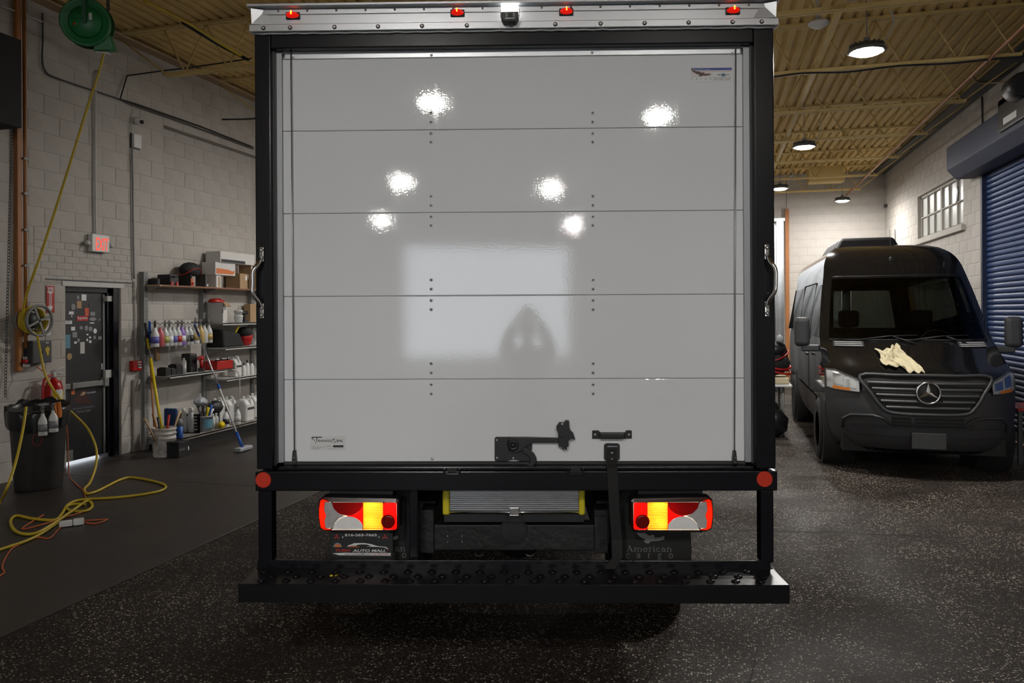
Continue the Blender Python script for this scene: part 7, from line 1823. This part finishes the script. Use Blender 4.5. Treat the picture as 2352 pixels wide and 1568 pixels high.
tp = obj('timber_upright', MB().box(a.x, b.x+0.02, YB-0.11, YB-0.009, 0, a.z), 'wood_orange', label='orange-brown timber upright on the far wall', cat='post')
obj('hanger_wire', MB().tube([((a.x+b.x)/2, YB-0.05, a.z), ((a.x+b.x)/2, YB-0.05, ZC-0.1)], 0.006, 5), 'dark_grey', parent=tp)
p = on_x(2034, 473, XR-0.04)
sc2 = obj('wall_camera', MB().blob((p.x, p.y, p.z), (0.05, 0.09, 0.05), 12, 8).box(p.x-0.01, XR, p.y-0.03, p.y+0.03, p.z+0.01, p.z+0.05), 'dark_grey', label='small dark camera near the far corner of the right wall', cat='camera')
cable('wall_cable', [on_x(2035, 405, XR-0.02), on_x(2035, 430, XR-0.02), on_x(2032, 470, XR-0.02)], 0.008, 'light_grey_plastic', 'thin cable dropping to the dark wall camera', 'cable')
cable('wall_pipe_stub', [on_x(2055, 527, XR-0.03), on_x(2056, 565, XR-0.03)], 0.015, 'grey_metal', 'short grey pipe on the right wall behind the van', 'pipe')
cable('wall_cable', [on_x(2255, 222, XR-0.02), on_x(2257, 300, XR-0.02)], 0.015, 'dark_grey', 'dark vertical conduit above the shutter hood', 'conduit')
cable('wall_cable', [on_x(2235, 175, XR-0.6), on_x(2250, 190, XR-0.3), on_x(2300, 189, XR-0.06), on_x(2352, 187, XR-0.06), on_x(2420, 185, XR-0.06)], 0.014, 'wood_raw', 'tan conduit leaving the roof along the right wall', 'conduit')
# ladder and boards leaning in the corner right of the van
ld = thing('step_ladder', 'grey aluminium ladder leaning low at the right edge', 'ladder', (0, 0, 0))
for k in range(2):
    a_, b_ = on_z(2318+k*30, 1010+k*6, 0.02), on_x(2348+k*28, 902+k*4, XR-0.10)
    obj('rail', MB().tube([(3.42+0.30*k, 8.75, 0.02), (3.95+0.2*k, 8.95+0.2*k, 0.95)], 0.022, 8), 'aluminium_dull', parent=ld)
for k in range(4):
    f = 0.15+0.22*k
    A = Vector((3.42, 8.75, 0.02)).lerp(Vector((3.95, 8.95, 0.95)), f); B = Vector((3.72, 8.75, 0.02)).lerp(Vector((4.15, 9.15, 0.95)), f)
    obj('rung', MB().tube([A, B], 0.014, 8), 'aluminium_dull', parent=ld)
obj('red_bar', MB().tube([on_z(2318, 1010, 0.06), on_z(2400, 1042, 0.06)], 0.02, 8), 'red_print', label='dull red bar lying on the floor at the right edge', cat='bar')
rs = thing('red_stool', 'low red-topped stand behind the van by the shutter', 'stand', (3.60, 10.4, 0))
obj('top', MB().box(-0.2, 0.25, -0.3, 0.3, 0.62, 0.66), 'red_print', parent=rs, bevel=0.01)
for a, b in ((-0.17, -0.27), (0.22, -0.27), (-0.17, 0.27), (0.22, 0.27)): obj('leg', MB().box(a-0.02, a+0.02, b-0.02, b+0.02, 0, 0.62), 'dark_grey', parent=rs)

# ================================================================== THE PHOTOGRAPHER (mirrored in the truck door)
mat('skin', (0.42, 0.25, 0.18), 0.55, var=0.1, scale=9)
mat('jacket', (0.035, 0.035, 0.040), 0.85, var=0.2, scale=12)
mat('trousers', (0.030, 0.034, 0.05), 0.9, var=0.2, scale=14)
mat('hair', (0.015, 0.011, 0.009), 0.7, var=0.3, scale=40)
mat('camera_body', (0.012, 0.012, 0.013), 0.5, var=0.2)
per = thing('person', 'photographer in dark jacket holding a camera high, mirrored in the truck door', 'person', (0, 0, 0), TA)
def skin(name, verts, edges, radii, m, root=0, lv=2):
    me = bpy.data.meshes.new(name); me.from_pydata(verts, edges, []); me.materials.append(MATS[m])
    o = bpy.data.objects.new(name, me); COL.objects.link(o); o.parent = per
    sk = o.modifiers.new('skin', 'SKIN'); sk.use_smooth_shade = True
    me.skin_vertices or o.data
    for i, r in enumerate(radii):
        sv_ = me.skin_vertices[0].data[i]; sv_.radius = (r, r) if not isinstance(r, tuple) else r
        sv_.use_root = (i == root)
    sb = o.modifiers.new('sub', 'SUBSURF'); sb.levels = lv; sb.render_levels = lv
    return o
PY = -0.42
def Pp(x, y, z): return (x, PY+y, z)
bv_ = [Pp(0, 0, 0.93), Pp(0, 0, 1.10), Pp(0, 0.0, 1.28), Pp(0, 0.01, 1.40), Pp(0, 0.02, 1.47), Pp(0, 0.05, 1.58), Pp(0, 0.05, 1.66),
       Pp(-0.19, 0, 1.36), Pp(-0.23, 0.11, 1.40), Pp(-0.13, 0.25, 1.68), Pp(-0.085, 0.27, 1.76), Pp(0.19, 0, 1.36), Pp(0.23, 0.11, 1.40), Pp(0.13, 0.25, 1.68), Pp(0.085, 0.27, 1.76),
       Pp(-0.10, 0, 0.86), Pp(-0.12, 0.01, 0.48), Pp(-0.12, -0.02, 0.09), Pp(-0.13, 0.12, 0.04), Pp(0.10, 0, 0.86), Pp(0.12, 0.01, 0.48), Pp(0.12, -0.02, 0.09), Pp(0.13, 0.12, 0.04)]
be = [(0,1),(1,2),(2,3),(3,4),(4,5),(5,6),(3,7),(7,8),(8,9),(9,10),(3,11),(11,12),(12,13),(13,14),(0,15),(15,16),(16,17),(17,18),(0,19),(19,20),(20,21),(21,22)]
brr = [(0.15,0.11),(0.14,0.10),(0.16,0.11),(0.12,0.09),0.055,(0.078,0.095),(0.07,0.085),0.06,0.045,0.034,0.030,0.06,0.045,0.034,0.030,0.085,0.058,0.042,0.035,0.085,0.058,0.042,0.035]
skin('body', bv_, be, brr, 'skin')
jk = [0,1,2,3,7,8,9,11,12,13]; mp_ = {v: i for i, v in enumerate(jk)}
jr_ = [(0.17,0.13),(0.16,0.125),(0.185,0.13),(0.15,0.115),0.098,0.085,0.055,0.098,0.085,0.055]
skin('jacket', [bv_[i] for i in jk], [(mp_[a], mp_[b]) for a, b in be if a in mp_ and b in mp_], jr_, 'jacket')
tk = [0,15,16,17,19,20,21]; mq = {v: i for i, v in enumerate(tk)}
skin('trousers', [bv_[i] for i in tk], [(mq[a], mq[b]) for a, b in be if a in mq and b in mq], [(0.16,0.12),0.098,0.072,0.062,0.098,0.072,0.062], 'trousers')
hc_ = Vector(Pp(0, 0.05, 1.60))
obj('hair', MB().blob((hc_.x, hc_.y-0.025, hc_.z+0.045), (0.088, 0.105, 0.095), 18, 12, 0.02, 5), 'hair', parent=per)
for s in (-1, 1):
    obj('eye', MB().blob((s*0.03, hc_.y+0.092, hc_.z), (0.011, 0.008, 0.008), 10, 6), 'white_plastic', parent=per)
    obj('ear', MB().blob((s*0.083, hc_.y-0.005, hc_.z-0.01), (0.012, 0.02, 0.03), 10, 8), 'skin', parent=per)
    obj('shoe', MB().blob((s*0.13, PY+0.06, 0.045), (0.05, 0.14, 0.05), 14, 8, 0, 1, 0.045), 'rubber', parent=per)
    for k in range(4):      # fingers wrap the camera grip
        z_ = 1.755+0.020*k-0.02; L_ = (0.0, 0.006, 0.008, 0.004)[k]
        obj('finger', MB().tube(smooth_path([(s*0.088, PY+0.27, z_), (s*0.092, PY+0.30, z_), (s*0.086, PY+0.335+L_, z_), (s*0.060, PY+0.345+L_, z_-0.003)], 3), [0.0095]*10, 7), 'skin', parent=per)
    obj('thumb', MB().tube(smooth_path([(s*0.085, PY+0.255, 1.735), (s*0.06, PY+0.245, 1.745), (s*0.035, PY+0.250, 1.765)], 3), 0.0105, 7), 'skin', parent=per)
obj('nose', MB().blob((0, hc_.y+0.105, hc_.z-0.025), (0.012, 0.018, 0.022), 10, 8), 'skin', parent=per)
obj('mouth', MB().blob((0, hc_.y+0.088, hc_.z-0.062), (0.024, 0.008, 0.006), 10, 6), 'red_print', parent=per)
cam_t = thing('photo_camera', 'black camera held up by the photographer, mirrored in the truck door', 'camera', (0, 0, 0), TA)
obj('camera_case', MB().box(-0.065, 0.065, PY+0.262, PY+0.330, 1.745, 1.835).box(-0.03, 0.03, PY+0.27, PY+0.32, 1.83, 1.865), 'camera_body', parent=cam_t, bevel=0.008)
obj('lens_barrel', MB().lathe([(0.034, PY+0.33), (0.034, PY+0.385), (0.028, PY+0.388), (0.0, PY+0.372)], 20, (0, 0, 1.785), 'y'), 'camera_body', parent=cam_t)
